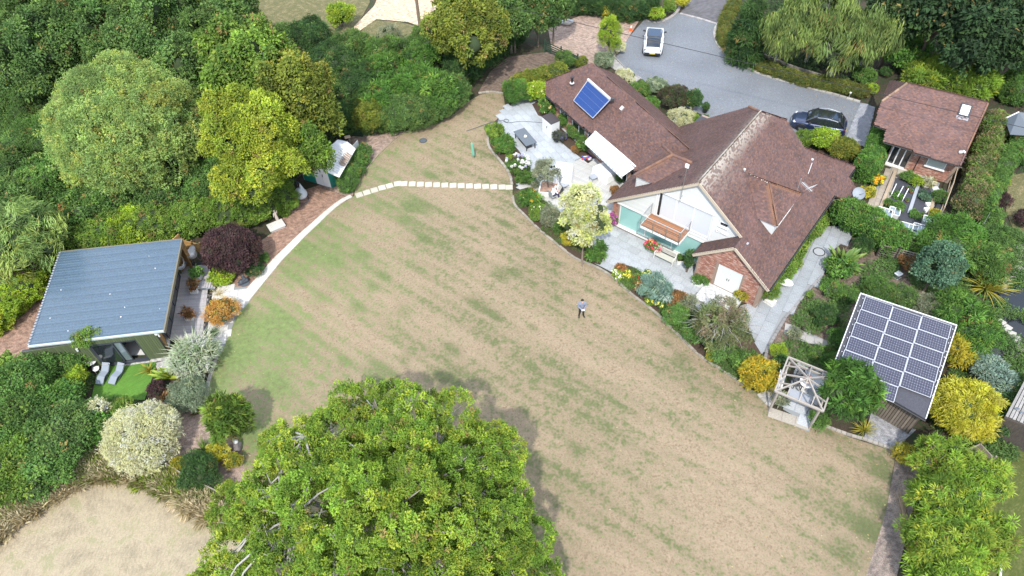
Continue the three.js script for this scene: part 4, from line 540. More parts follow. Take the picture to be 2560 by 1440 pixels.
// ---------------------------------------------------------------- white garden shed with green doors
{
  const a = G(870, 355, 2.1), b = G(889, 372, 2.0), c = G(848, 443, 2.0), d = G(806, 425, 2.1), o = thing('garden_shed', 'white pitched garden shed with green door panels, half under the trees', 'shed', V());
  const l0 = G(845, 350, 1.7), l1 = G(770, 415, 1.7), wm = mat(.8, .8, .8, .5), m2 = mat(.3, .22, .17, .9);
  part(o, 'roof', [slab([a, d, l1, l0], .05)], wm); const rb = part(o, 'roof', [slab([a, b, c, d].reverse(), .05)], wm); for (let i = 0; i < 14; i++) { const f = (i + .3) / 15, g = (i + .7) / 15; part(o, 'roof_sheet', slab([a.clone().lerp(d, f), b.clone().lerp(c, f), b.clone().lerp(c, g), a.clone().lerp(d, g)].map((p) => p.add(V(0, .05, 0))).reverse(), .03), i < 2 || i > 7 ? wm : M.offwhite); }
  for (let i = 0; i < 7; i++) { const f = .25 + i * .06; part(o, 'moss_patch', slab([a.clone().lerp(d, f).lerp(b.clone().lerp(c, f), .45), b.clone().lerp(c, f), b.clone().lerp(c, f + .045), a.clone().lerp(d, f + .045).lerp(b.clone().lerp(c, f + .045), .6)].map((p) => p.add(V(0, .07, 0))).reverse(), .03), m2); }
  const P0 = G(762, 450), P1 = G(793, 459), P2 = G(829, 470), P3 = G(848, 460), wallH = 1.75; const pn = (p, q, m, nm, h0 = 0, h1 = wallH, h2 = wallH) => part(o, nm, slab([p.clone().setY(h0), q.clone().setY(h0), q.clone().setY(h2), p.clone().setY(h1)], .05), m);
  pn(P0, P1, M.greenPaint, 'door', 0, 1.5, 1.7); const mid = P1.clone().lerp(P2, .5); pn(P1, mid, wm, 'door', 0, 1.7, 1.95); pn(mid.clone().add(V(.02, 0, 0)), P2, wm, 'door', 0, 1.95, 2); pn(P2, P3, M.greenPaint, 'wall', 0, 2, 1.9); pn(P3, G(905, 395, 0), M.grey, 'wall', 0, 1.85, 1.85); pn(P0, G(800, 395, 0), M.grey, 'wall', 0, 1.5, 1.5); part(o, 'handle', box(.05, .25, .05, mid.x + .1, 1.1, mid.z + .06), M.dark);
}
// ---------------------------------------------------------------- small far building at the right edge, and the corrugated roof below it
{ const o = thing('summer_house', 'dark felt roof of a small summer house at the right edge', 'summer house', V()), a = G(2512, 297, 2.4), b = G(2548, 280, 3), c = G(2620, 290, 2.4), d = G(2580, 340, 2.4), e = G(2525, 336, 2.3); part(o, 'roof', [slab([a, e, b].slice(), .06), slab([b, e, d, c], .06)], M.slate); part(o, 'roof_trim', beam(a, b, .1, .08), M.white); parts(o, 'wall', [beam(G(2516, 312, 1.1), G(2528, 350, 1.1), .1, 2.2), beam(G(2528, 350, 1.1), G(2590, 352, 1.1), .1, 2.2)], M.darkwood); }
{ const o = thing('corrugated_shed', 'shed with mossy grey corrugated roof at the right edge of the garden', 'shed', V()), a = G(2575, 925, 2.4), b = G(2514, 1040, 2.2), c = G(2660, 1100, 2.2), d = G(2700, 960, 2.4), m = [.85, 1, 1.1].map((k) => mat(.36 * k, .34 * k, .32 * k, .9, { map: grain, bumpMap: TX.speck, bumpScale: .01 })); for (let i = 0; i < 16; i++) part(o, 'roof_sheet', slab([a.clone().lerp(d, i / 16), b.clone().lerp(c, i / 16), b.clone().lerp(c, (i + .8) / 16), a.clone().lerp(d, (i + .8) / 16)].map((p) => p.add(V(0, i % 2 ? .03 : 0, 0))), .04), m[i % 3]); for (let i = 0; i < 14; i++) { const p = a.clone().lerp(b, rnd(.1, .95)).lerp(d.clone().lerp(c, .5), rnd(.02, .35)); part(o, 'moss_patch', new THREE.IcosahedronGeometry(.09, 1).scale(1, .35, 1).translate(p.x, p.y + .05, p.z), M.slate); } part(o, 'wall', beam(b.clone().setY(1.05), c.clone().setY(1.05), .12, 2.1), M.darkwood); part(o, 'door_sill', beam(G(2550, 1068, .2), G(2600, 1090, .2), .6, .2), M.lead); }
// ---------------------------------------------------------------- foliage
// clumps of folded leaves inside the unit sphere
function leafClump(n, len, wid, seed, o = {}) {
  const r = rng(seed), pos = [], q = new THREE.Quaternion();
  for (let i = 0; i < n; i++) {
    const d = V(r() * 2 - 1, r() * 2 - 1, r() * 2 - 1).normalize(), at = d.clone().multiplyScalar((o.r0 || .25) + r() * (o.r1 ?? .6)); if (o.flat) at.y *= o.flat;
    const dir = d.clone().multiplyScalar(o.out ?? .7).add(V(r() - .5, (r() - .5) + (o.up || 0), r() - .5)).normalize(), side = dir.clone().cross(V(r() - .5, 1.2, r() - .5)).normalize(), nor = side.clone().cross(dir);
    const L = len * (.7 + .6 * r()), W = wid * (.7 + .6 * r()), a = at, m = at.clone().addScaledVector(dir, L * .45), t = at.clone().addScaledVector(dir, L).addScaledVector(nor, -L * (o.droop ?? .18)), l = m.clone().addScaledVector(side, W).addScaledVector(nor, W * .35), k = m.clone().addScaledVector(side, -W).addScaledVector(nor, W * .35);
    for (const p of [a, l, t, a, t, k]) pos.push(p.x, p.y, p.z);
  }
  const g = new THREE.BufferGeometry(); g.setAttribute('position', new THREE.Float32BufferAttribute(pos, 3)); g.setAttribute('uv', new THREE.BufferAttribute(new Float32Array(pos.length / 3 * 2), 2)); g.computeVertexNormals(); return g;
}
const FOL = 1.38;
const LEAF = {
  broad: [1, 2, 3].map((s) => leafClump(22, .62, .2, s)), big: [4, 5].map((s) => leafClump(14, .85, .3, s, { droop: .3 })), fine: [6, 7].map((s) => leafClump(34, .6, .09, s)), willow: [8, 9].map((s) => leafClump(30, .95, .07, s, { out: 1, up: .35, droop: .25 })),
  weep: [10, 11].map((s) => leafClump(34, .8, .065, s, { out: .2, up: -1.5, droop: .1, flat: 1.3 })), fir: [12, 13].map((s) => leafClump(30, .85, .075, s, { out: .9, flat: .45, droop: .3 })), box: [14, 15].map((s) => leafClump(36, .4, .16, s)), spiky: [16, 17].map((s) => leafClump(20, 1.2, .06, s, { out: 1, up: .5, r0: .05, r1: .2, droop: .4 })), oak: [18, 19, 20].map((s) => leafClump(26, .55, .19, s, { droop: .25 })),
};
const ico = new THREE.IcosahedronGeometry(1, 2);
function lobesOf(rx, ry, k, r, o = {}) { // balls that make up a crown of half-width rx and half-height ry about its own centre
  const out = [{ p: V(0, -ry * .08, 0), r: o.core ?? .66 }], ga = PI * (3 - sqrt(5)), lo = o.low ?? -.35;
  for (let i = 0; i < k; i++) { const y = lerp(1, lo, (i + .5) / k), a = i * ga + r() * .9, h = sqrt(max(0, 1 - y * y)), d = lerp(.5, .74, r()) * (o.spread ? lerp(1 - o.spread * .4, 1 + o.spread, r()) : 1); out.push({ p: V(h * cos(a) * d * rx, y * d * ry, h * sin(a) * d * rx), r: lerp(o.r0 ?? .27, o.r1 ?? .44, r()) }); }
  return out.map((l) => ({ p: l.p, rx: l.r * rx, ry: l.r * (o.round ? rx : ry) }));
}
// leaves on the outside of a set of lobes; parent's axes
function leaves(parent, name, lobes, o) {
  const r = rng(o.seed || 1), geos = LEAF[o.leaf || 'broad'], g = geos[(o.seed || 1) % geos.length], s = o.size || .3, ms = [], cs = [], cols = o.cols, dens = (o.density || 1) * 1.5, tone = lobes.map(() => 1 + (r() - .5) * (o.lobeVar ?? .35)), pick = lobes.map(() => r()), e = new THREE.Euler(), q = new THREE.Quaternion();
  lobes.forEach((l, li) => {
    const area = 4 * PI * ((2 * (l.rx * l.ry) ** 1.6 + (l.rx * l.rx) ** 1.6) / 3) ** (1 / 1.6), n = max(4, round(area * (o.share ?? .72) / (s * s) * dens * .55));
    for (let i = 0; i < n; i++) {
      const y = lerp(o.low ?? -.45, 1, r() ** .85), a = r() * 2 * PI, h = sqrt(max(0, 1 - y * y)), f = 1 - (r() ** 2) * .28 + (r() < .12 ? r() * .14 : 0), d = V(h * cos(a), y, h * sin(a)), p = V(l.p.x + d.x * l.rx * f, l.p.y + d.y * l.ry * f, l.p.z + d.z * l.rx * f);
      let hid = false; for (let k = 0; k < lobes.length && !hid; k++) if (k !== li) { const m = lobes[k], X = (p.x - m.p.x) / m.rx, Y = (p.y - m.p.y) / m.ry, Z = (p.z - m.p.z) / m.rx; hid = X * X + Y * Y + Z * Z < .5; } if (hid || p.y < (o.floor ?? -1e9)) continue;
      if (o.noise) { const w = noise(p.x * o.noise, p.y * o.noise, p.z * o.noise + (o.seed || 0)); if (w < (o.gap ?? -.35)) continue; p.addScaledVector(d, w * s * 1.6); }
      e.set((r() - .5) * (o.wild ?? 2.4), r() * 2 * PI, (r() - .5) * (o.wild ?? 2.4)); q.setFromEuler(e); const k = s * lerp(.7, 1.25, r()); ms.push(M4(p, q, o.stretch ? V(k, k * o.stretch, k) : k));
      const t = clamp(pick[li] * .6 + r() * .55 - .1, 0, .999) * cols.length, c = cols[floor(t)], b = tone[li] * lerp(.72, 1.28, r()) * (1 + .32 * noise(p.x * .9 + li * 3, p.y * .9, p.z * .9)); let odd = r(); if (odd < .022 && c[1] > c[2] * 1.6 && c[1] > c[0]) { cs.push(col(.3 * b, .23 * b, .08 * b)); continue; } if (odd < .16) { cs.push(col(min(.6, c[0] * 1.9 * b), min(.6, c[1] * 1.75 * b), c[2] * 1.5 * b)); continue; } cs.push(col(min(.66, c[0] * b * FOL), min(.66, c[1] * b * FOL), min(.6, c[2] * b * FOL)));
    }
  });
  return inst(parent, name, g, o.mat || M.leaf, ms, cs, true);
}
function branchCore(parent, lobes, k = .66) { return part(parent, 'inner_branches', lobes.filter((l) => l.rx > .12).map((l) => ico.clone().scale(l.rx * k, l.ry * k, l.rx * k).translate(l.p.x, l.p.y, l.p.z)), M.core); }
const ALBEDO = { // leaf colours
  dark: [[.04, .09, .026], [.052, .11, .03], [.034, .075, .027], [.065, .125, .035]], mid: [[.078, .158, .034], [.095, .178, .04], [.066, .135, .034], [.115, .19, .042]], wood: [[.075, .145, .038], [.095, .168, .044], [.068, .13, .036], [.115, .18, .046], [.085, .15, .046]],
  light: [[.11, .19, .03], [.135, .21, .035], [.09, .165, .03], [.16, .225, .04]], lime: [[.2, .3, .03], [.24, .33, .03], [.16, .25, .03], [.28, .34, .035]], yellow: [[.4, .37, .035], [.45, .41, .05], [.34, .34, .035], [.46, .42, .08]], olive: [[.12, .155, .025], [.145, .17, .027], [.1, .14, .024], [.18, .185, .03]],
  maple: [[.215, .275, .03], [.245, .3, .034], [.175, .24, .03], [.3, .325, .038]], willow: [[.2, .29, .085], [.23, .32, .1], [.17, .26, .08], [.26, .32, .08], [.27, .28, .06]], grey: [[.17, .22, .14], [.21, .26, .17], [.14, .19, .115], [.25, .29, .2]], cream: [[.5, .48, .28], [.45, .45, .23], [.5, .48, .32], [.4, .42, .18]], purple: [[.05, .028, .032], [.065, .034, .036], [.042, .03, .026], [.08, .045, .042]],
  orange: [[.45, .2, .05], [.5, .26, .07], [.36, .2, .05], [.4, .3, .06]], blue: [[.075, .145, .085], [.09, .165, .1], [.06, .12, .07]], olivegrey: [[.17, .19, .12], [.21, .23, .15], [.14, .16, .1]], fern: [[.07, .16, .03], [.09, .19, .035], [.06, .135, .03], [.12, .21, .04]], golden: [[.3, .26, .03], [.36, .3, .035], [.22, .23, .03], [.16, .2, .03]], rust: [[.2, .1, .04], [.24, .13, .05], [.15, .11, .05]], dry: [[.62, .53, .33], [.66, .56, .37], [.55, .48, .28]],
  reed: [[.5, .53, .4], [.42, .48, .32], [.3, .38, .2]],
  birch: [[.13, .19, .055], [.155, .215, .06], [.11, .16, .048], [.18, .22, .065]], varieg: [[.46, .48, .23], [.4, .44, .17], [.48, .49, .3], [.31, .37, .11], [.43, .46, .13]], bamboo: [[.16, .26, .035], [.2, .3, .04], [.13, .22, .035], [.27, .33, .045], [.18, .27, .04]],
};
const P = (n) => ALBEDO[n];
let plantSeed = 100;
// a tree: photograph point of its crown's middle, crown half-width in photograph pixels, height of that middle, crown half-height
function tree(name, label, x, y, rpx, hc, ry, pal, o = {}) {
  const c = G(x, y, hc), base = (o.base ? G(...o.base) : c.clone()).setY(0), rx = rpx * S(x, y, hc), seed = plantSeed++, r = rng(seed), t = thing(name, label, o.cat || 'tree', base, 0, o.group), off = c.clone().sub(base);
  const lobes = (o.lobes || lobesOf(rx, ry, o.k ?? 16, r, o)).map((l) => ({ ...l, p: l.p.clone().add(off) })), s = o.size || clamp(rx * .1, .16, .42);
  const limbs = []; if (o.trunk !== 0) { const tr = o.tr || max(.06, rx * .055), fork = V(off.x * .6, max(.4, hc - ry * .75), off.z * .6); limbs.push(rod(V(0, -.1, 0), fork, tr, tr * .7, 9)); lobes.slice(0, 12).forEach((l) => { const m = fork.clone().lerp(l.p, .55).add(V(0, .15, 0)); limbs.push(rod(fork, m, tr * .5, tr * .28, 6), rod(m, l.p, tr * .28, tr * .1, 5)); }); part(t, 'trunk', limbs, o.barkM || M.bark); }
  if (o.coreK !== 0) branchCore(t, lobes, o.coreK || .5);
  leaves(t, 'crown', lobes, { seed, size: s, cols: P(pal), noise: .5, ...o, floor: .05 });
  return t;
}
// a shrub that reaches the ground
function shrub(name, label, x, y, rpx, h, pal, o = {}) {
  const hc = h * (o.hc ?? .5), c = G(x, y, hc), rx = rpx * S(x, y, hc), seed = plantSeed++, r = rng(seed), t = thing(name, label, o.cat || 'shrub', c.clone().setY(o.at || 0), 0, o.group), ry = h * .52;
  const lobes = (o.ball ? [{ p: V(0, hc, 0), rx, ry }] : lobesOf(rx, ry, o.k ?? 9, r, { low: -.1, core: .72, ...o }).map((l) => ({ ...l, p: l.p.add(V(0, hc, 0)) })));
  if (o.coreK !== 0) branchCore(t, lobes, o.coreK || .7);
  const st = []; for (let i = 0; i < 5; i++) { const a = i * 1.26 + r(); st.push(rod(V(cos(a) * .04, 0, sin(a) * .04), V(cos(a) * rx * .45, hc, sin(a) * rx * .45), .025, .01, 5)); } part(t, 'stem', st, M.bark);
  leaves(t, 'foliage', lobes, { seed, size: o.size || clamp(rx * .16, .07, .3), cols: P(pal), noise: 1.2, gap: -.6, low: -.3, ...o, floor: .03 });
  if (o.flowers) { const f = o.flowers, ms = [], cs = []; for (let i = 0; i < f.n; i++) { const l = lobes[floor(r() * lobes.length)], a = r() * 2 * PI, yy = lerp(.1, 1, r()), hh = sqrt(1 - yy * yy), k = 1.02; ms.push(M4(V(l.p.x + hh * cos(a) * l.rx * k, l.p.y + yy * l.ry * k, l.p.z + hh * sin(a) * l.rx * k), YQ(a), (f.s || .07) * lerp(.7, 1.3, r()))); const c2 = f.cols[floor(r() * f.cols.length)]; cs.push(col(...c2)); } inst(t, 'flowers', BLOOM, M.petal, ms, cs, true); }
  return t;
}
const BLOOM = join([leafClump(12, .9, .4, 77, { out: 1, up: .4, r0: .02, r1: .1, droop: .1 })]);
// a clipped or loose hedge along a line of photograph points
function hedge(name, label, px, w, h, pal, o = {}) {
  const pts = px.map(([x, y]) => G(x, y, o.atTop ? h : 0).setY(0)), c = new THREE.CatmullRomCurve3(pts, false, 'centripetal'), L = c.getLength(), seed = plantSeed++, r = rng(seed), mid = c.getPointAt(.5), t = thing(name, label, 'hedge', mid, 0, o.group), lobes = [], n = max(2, ceil_(L / (w * .42)));
  for (let i = 0; i < n; i++) { const p = c.getPointAt((i + .5) / n).sub(mid), hh = h * (1 + (r() - .5) * (o.rough ?? .12)), ww = w * (1 + (r() - .5) * (o.rough ?? .12)); lobes.push({ p: V(p.x, hh * .5, p.z), rx: ww * .56, ry: hh * .52 }); if (h > w * 1.2) lobes.push({ p: V(p.x + (r() - .5) * .2, hh * .76, p.z + (r() - .5) * .2), rx: ww * .5, ry: hh * .25 }); }
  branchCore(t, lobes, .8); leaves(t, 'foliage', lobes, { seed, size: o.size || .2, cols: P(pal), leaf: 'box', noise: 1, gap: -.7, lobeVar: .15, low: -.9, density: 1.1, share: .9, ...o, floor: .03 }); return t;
}
const strapMats = new Map(), STRAP = (pal, i) => { const k = pal + i % 4; if (!strapMats.has(k)) strapMats.set(k, mat(...P(pal)[i % P(pal).length], .6, { side: THREE.DoubleSide })); return strapMats.get(k); };
const ceil_ = Math.ceil;
// arching grass or strap leaves from one root
function strapPlant(name, label, x, y, n, len, wid, pal, o = {}) {
  const b = G(x, y, o.h0 || 0).setY(o.at || 0), seed = plantSeed++, r = rng(seed), t = thing(name, label, o.cat || 'plant', b, 0, o.group), gs = [[], [], []];
  for (let i = 0; i < n; i++) { const a = r() * 2 * PI, L = len * lerp(.6, 1.1, r()), lean = lerp(.15, o.lean ?? 1.1, r()), w = wid * lerp(.7, 1.2, r()), pos = [], N = 6, P3 = (k) => { const f = k / N, out = L * (sin(lean) * f + .28 * f * f * lean), up = L * (cos(lean * .8) * f * (1 - .42 * f * lean)); return V(cos(a) * out + cos(i) * .04, max(.02, up), sin(a) * out + sin(i) * .04); }, sd = V(-sin(a), 0, cos(a));
    for (let k = 0; k < N; k++) { const p = P3(k), q = P3(k + 1), w0 = w * (o.blade ? sin(PI * clamp(.12 + k / N * .88)) ** .7 : 1 - (k / N) ** 2 * .9), w1 = w * (o.blade ? sin(PI * clamp(.12 + (k + 1) / N * .88)) ** .7 : 1 - ((k + 1) / N) ** 2 * .9), up = V(0, w * .3, 0), A = p.clone().addScaledVector(sd, w0).add(up), B = p.clone().addScaledVector(sd, -w0).add(up), C = q.clone().addScaledVector(sd, w1).add(up), D = q.clone().addScaledVector(sd, -w1).add(up); for (const v of [p, A, C, p, C, q, p, q, D, p, D, B]) pos.push(v.x, v.y, v.z); }
    const g = new THREE.BufferGeometry(); g.setAttribute('position', new THREE.Float32BufferAttribute(pos, 3)); g.computeVertexNormals(); if (o.blade && n < 60) part(t, 'leaf', g, STRAP(pal, i)); else gs[floor(r() * 3)].push(g); }
  gs.forEach((g, i) => { if (g.length) part(t, o.blade ? 'leaf' : 'foliage', g, STRAP(pal, i)); }); return t;
}
// ---------------------------------------------------------------- planting
const T = (label, x, y, r, hc, ry, pal, o = {}) => tree(o.name || 'broadleaf_tree', label, x, y, r, hc, ry, pal, o), B = (label, x, y, r, h, pal, o = {}) => shrub(o.name || 'shrub', label, x, y, r, h, pal, o);
// the walnut over the lawn, its crown in many separate sprays
{
  const rim = [[545, 1285], [575, 1235], [640, 1225], [672, 1120], [690, 1060], [740, 1040], [790, 1065], [826, 1000], [880, 960], [940, 952], [975, 985], [1040, 985], [1100, 990], [1140, 965], [1175, 975], [1160, 1050], [1155, 1110], [1180, 1125], [1225, 1085], [1262, 1070], [1288, 1090], [1285, 1150], [1305, 1210], [1300, 1280], [1340, 1310], [1385, 1385], [1375, 1490], [1320, 1620], [700, 1660], [490, 1560], [518, 1430], [560, 1350]].map(([x, y]) => ({ x, z: y }));
  const r = rng(77), base = G(950, 1395, 0), lobes = [], spots = [], cx = 945, cy = 1290; let tries = 0;
  while (spots.length < 165 && tries++ < 9000) { const x = lerp(490, 1390, r()), y = lerp(950, 1650, r()); if (!inside(x + (x - 945) * .05, y + (y - 1290) * .06 - 6, rim) || spots.some((s) => hypot(s[0] - x, s[1] - y) < 42)) continue; spots.push([x, y]); const d = min(1, hypot((x - cx) / 430, (y - cy) / 350)), h = lerp(10.6, 4.2, d ** 1.5) + (r() - .5) * 2.2 - (r() < .22 ? 2.4 : 0); const p = G(x, y, h), k = lerp(.75, 1.3, r()); lobes.push({ p: p.sub(base), rx: k, ry: k * .82 }); }
  for (let i = 0; i < 24; i++) { const a = r() * 6.28, q = sqrt(r()) * 5.5; lobes.push({ p: V(G(950, 1290, 7).x - base.x + cos(a) * q, 6.2 + r() * 2, G(950, 1290, 7).z - base.z + sin(a) * q), rx: 1.3, ry: 1 }); }
  const t = thing('walnut_tree', 'huge spreading green tree standing over the bottom of the lawn', 'tree', base), limbs = [], fork = V(.2, 3, -.1); limbs.push(rod(V(0, -.2, 0), fork, .42, .34, 12));
  const mains = []; for (let i = 0; i < 9; i++) { const a = i * .7 + r() * .3, e = V(cos(a) * lerp(2.5, 4.2, r()), lerp(6.2, 8.4, r()), sin(a) * lerp(2, 3.8, r()) - 1.2); mains.push(e); const m = fork.clone().lerp(e, .5).add(V(0, .5, 0)); limbs.push(rod(fork, m, .22, .15, 8), rod(m, e, .15, .09, 8)); }
  for (const l of lobes) { const m = mains.reduce((a, b) => a.distanceTo(l.p) < b.distanceTo(l.p) ? a : b), k = m.clone().lerp(l.p, .6).add(V((r() - .5) * .6, .45, (r() - .5) * .6)), tip = l.p.clone().add(V((r() - .5) * 1.4, l.ry * 1.0, (r() - .5) * 1.4)); limbs.push(rod(m, k, .07, .045, 6), rod(k, l.p, .045, .03, 5)); if (r() < .55) limbs.push(rod(l.p, tip, .026, .012, 5)); for (let j = 0; j < (r() < .3 ? 1 : 0); j++) limbs.push(rod(l.p.clone().lerp(tip, .5), tip.clone().add(V((r() - .5) * 1.4, (r() - .5) * .4, (r() - .5) * 1.4)), .02, .01, 4)); }
  part(t, 'trunk', limbs, M.paleBark); leaves(t, 'crown', lobes, { seed: 41, size: .18, cols: [[.11, .195, .024], [.135, .225, .028], [.095, .17, .024], [.17, .25, .03], [.205, .27, .033], [.115, .195, .026], [.15, .235, .029], [.25, .285, .036]], leaf: 'oak', density: .74, noise: .9, gap: -.2, lobeVar: .4, low: -.5 });
}
// woodland in the top left
{ const W = [['dark green broadleaf tree in the top left corner of the picture', 40, 45, 95, 7, 5], ['dark green woodland tree at the top edge, second from the left corner', 165, 35, 100, 7.5, 5], ['dark green woodland tree behind the round willow, third along the top edge', 300, 25, 105, 8, 5], ['woodland tree at the top edge above the gap in the dark crowns', 425, 25, 100, 8, 5], ['dark tree at the top edge next to the brown lawn corner', 540, 25, 85, 7, 4.5], ['green woodland tree above the left side of the round willow', 120, 140, 95, 6.5, 4.5], ['green woodland tree straight above the round willow', 265, 115, 90, 6.5, 4.5], ['green woodland tree above the right shoulder of the round willow', 400, 125, 90, 6.5, 4.5], ['small dark tree between the willow and the pale ash tree', 470, 205, 70, 5.5, 4], ['dark green tree right of the woodland, over the pale ash tree', 545, 125, 75, 6, 4], ['dark tree beyond the top edge at the far left', -60, 60, 110, 7, 5]];
  W.forEach(([l, x, y, r, hc, ry], i) => T(l, x, y, r, hc, ry, 'wood', { k: 20, leaf: 'broad', size: .36, group: 'woodland trees', lobeVar: .6, tr: .25, spread: .3, r0: .2, r1: .4, core: .58 })); }
T('yellowing olive tree at the left edge above the scrub', 12, 165, 75, 4.5, 3.2, 'olive', { leaf: 'broad' });
B('grey green scrub bush at the left edge, left of the willow', 55, 270, 85, 4.2, 'wood', { leaf: 'fine', size: .3, cat: 'bush' }); B('tangled green bush left of the willow with bare twigs', 110, 350, 80, 4, 'mid', { leaf: 'fine', size: .3, cat: 'bush' }); B('green scrub bush at the left edge level with the willow base', 30, 390, 90, 3.8, 'wood', { leaf: 'fine', size: .3, cat: 'bush' }); B('leafy bush below the left side of the willow', 130, 460, 85, 3.6, 'mid', { size: .3, cat: 'bush' }); B('dark bush at the left edge above the pale weeping tree', 40, 500, 80, 3.6, 'wood', { size: .3, cat: 'bush' }); B('broad green bush beneath the willow crown', 240, 510, 80, 3.2, 'mid', { size: .28, cat: 'bush' }); B('dark bush right beneath the willow', 400, 500, 60, 3, 'wood', { size: .28, cat: 'bush' }); B('round green bush between willow base and yellow maple', 525, 455, 65, 3, 'mid', { size: .26, cat: 'bush' });
T('big round silvery green willow left of the yellow maple', 322, 315, 178, 5.2, 5.6, 'willow', { name: 'willow_tree', leaf: 'fine', size: .27, k: 44, r0: .16, r1: .26, core: .9, tr: .4, density: 1.35, lobeVar: .3, wild: 2 });
T('tall pale green ash tree standing above the yellow maple', 640, 200, 110, 7, 5, 'light', { k: 30, r0: .2, r1: .36, core: .5, spread: .35, size: .3, tr: .25, coreK: .5, barkM: M.paleBark, leaf: 'big' });
T('bright yellow green maple in front of the ash tree', 640, 385, 112, 5.4, 5, 'maple', { k: 34, size: .26, tr: .28, r0: .18, r1: .34, core: .55, spread: .35 });
T('olive green tree between the yellow maple and the dark scrub', 758, 275, 80, 5.8, 5, 'olive', { k: 28, size: .34, r0: .2, r1: .38, core: .5, spread: .35 });
T('green tree whose branches hang over the white shed roof', 778, 388, 50, 4, 2.6, 'light', { k: 14, spread: .4, size: .3, base: [745, 440] });
// hedge and shrubs behind the studio
hedge('hedge', 'wide loose green hedge behind the studio roof', [[120, 625], [280, 612], [430, 585], [580, 560], [730, 515]], 2.7, 2.2, 'light', { rough: .3, size: .26 }); hedge('hedge', 'rear row of the loose hedge below the willow', [[130, 580], [330, 570], [500, 540], [680, 500]], 2.6, 1.8, 'mid', { rough: .35, size: .26 });
B('bright lime shrub growing from the hedge behind the studio', 325, 575, 62, 2.6, 'lime', { size: .24 }); B('rust brown dead patch of hedge left of the lime shrub', 205, 548, 50, 2.0, 'rust', { size: .22 });
T('pale green weeping tree left of the studio roof', 62, 605, 84, 3.2, 3.2, 'willow', { leaf: 'weep', size: .5, k: 16 }); B('dark purple shrub at the left edge below the pale weeping tree', 25, 690, 55, 3, 'purple', { size: .22 });
hedge('hedge', 'yellow green hedge left of the studio', [[115, 690], [70, 750], [-20, 830]], 2.4, 2.3, 'lime', { rough: .2 });
B('green climber growing up the studio front to its roof', 165, 905, 52, 1.9, 'mid', { name: 'climber', cat: 'climber' }); T('climber shoots spilling over the studio gutter', 213, 846, 24, 2.75, .45, 'light', { name: 'climber', cat: 'climber', k: 7, size: .16, density: .7, coreK: 0, spread: .5, base: [190, 925] });
[['green thicket bush in the lower left, under the studio corner', 50, 975, 85, 3.2, 'mid'], ['green thicket bush left of the turf square', 140, 1010, 56, 2.5, 'fern'], ['green thicket bush at the left edge, middle row', 40, 1070, 90, 3.2, 'mid'], ['leafy bush right in the middle of the lower left thicket', 150, 1085, 85, 3, 'wood'], ['bush of the thicket nearest the cream willow shrub', 235, 1075, 50, 2.2, 'fern'], ['lowest thicket bush at the left edge above the meadow', 20, 1180, 85, 3, 'light'], ['thicket bush above the dry meadow grass', 110, 1165, 75, 2.6, 'mid'], ['thicket bush at the left edge by the bark path', 20, 945, 55, 2.6, 'light']].forEach(([l, x, y, r, h, p]) => B(l, x, y, r, h, p, { size: .26, cat: 'bush', k: 12 }));
B('lime green shrub beside the loungers', 188, 950, 32, 1.5, 'lime'); B('cream and green shrub below the turf corner', 245, 1035, 34, 1.8, 'cream', { size: .18 }); B('green shrub between turf and the cream willow', 305, 1030, 34, 1.6, 'light');
strapPlant('pampas_plant', 'white striped grass left of the turf', 160, 968, 70, 1.5, .05, 'reed', { lean: 1.2 });
B('large oval cream white willow shrub above the meadow', 360, 1094, 78, 3, 'cream', { ball: 1, leaf: 'fine', size: .22, density: 1.7, noise: .8, lobeVar: 0, wild: 1.6 }); B('round silver green shrub beside the lawn edge', 472, 985, 42, 1.6, 'grey', { ball: 1, leaf: 'fine', size: .2, density: 1.6 });
strapPlant('pampas_plant', 'tall white striped reed clump at the end of the studio deck', 490, 892, 260, 2.0, .03, 'reed', { lean: 1.25 }); B('grey green base of the striped reed clump', 490, 893, 54, 1.9, 'reed', { leaf: 'willow', size: .34, cols: [[.3, .36, .24], [.38, .42, .3], [.24, .31, .17]] });
strapPlant('banana_plant', 'lime banana like plant beside the turf square', 425, 945, 22, 1.2, .14, 'lime', { blade: 1 }); strapPlant('palm_plant', 'yellow spiky plant at the turf corner', 375, 928, 40, .8, .03, 'golden'); B('dark purple low shrub beside turf', 388, 975, 22, .9, 'purple', { size: .14 }); strapPlant('cordyline', 'red leaved spiky plant between purple and silver shrubs', 410, 997, 26, .7, .06, 'rust'); strapPlant('cordyline', 'small red spiky plant below the silver shrub', 490, 1035, 20, .5, .05, 'rust');
T('small bright green tree casting shadow on the lawn edge', 573, 1050, 47, 2.0, 1.5, 'light', { leaf: 'spiky', size: .28, k: 14, base: [590, 1100], coreK: .35, density: 1.4, cat: 'small tree', tr: .07, r0: .3, r1: .5 });
B('orange yellow shrub below the small green tree', 543, 1132, 28, 1.1, 'yellow', { size: .14 }); B('yellow green shrub right of the orange one', 585, 1152, 20, .8, 'golden', { size: .13 }); strapPlant('iris_plant', 'strappy green plant left of the orange shrub', 510, 1128, 60, .9, .03, 'light'); B('dark blue green rounded shrub at the fence', 497, 1180, 46, 1.8, 'dark', { leaf: 'fine', size: .2 }); B('yellow shrub tucked against the fence', 443, 1168, 20, 1, 'golden', { size: .14 }); B('tiny lime shrub by the fence end', 572, 1215, 14, .5, 'lime', { size: .1 });
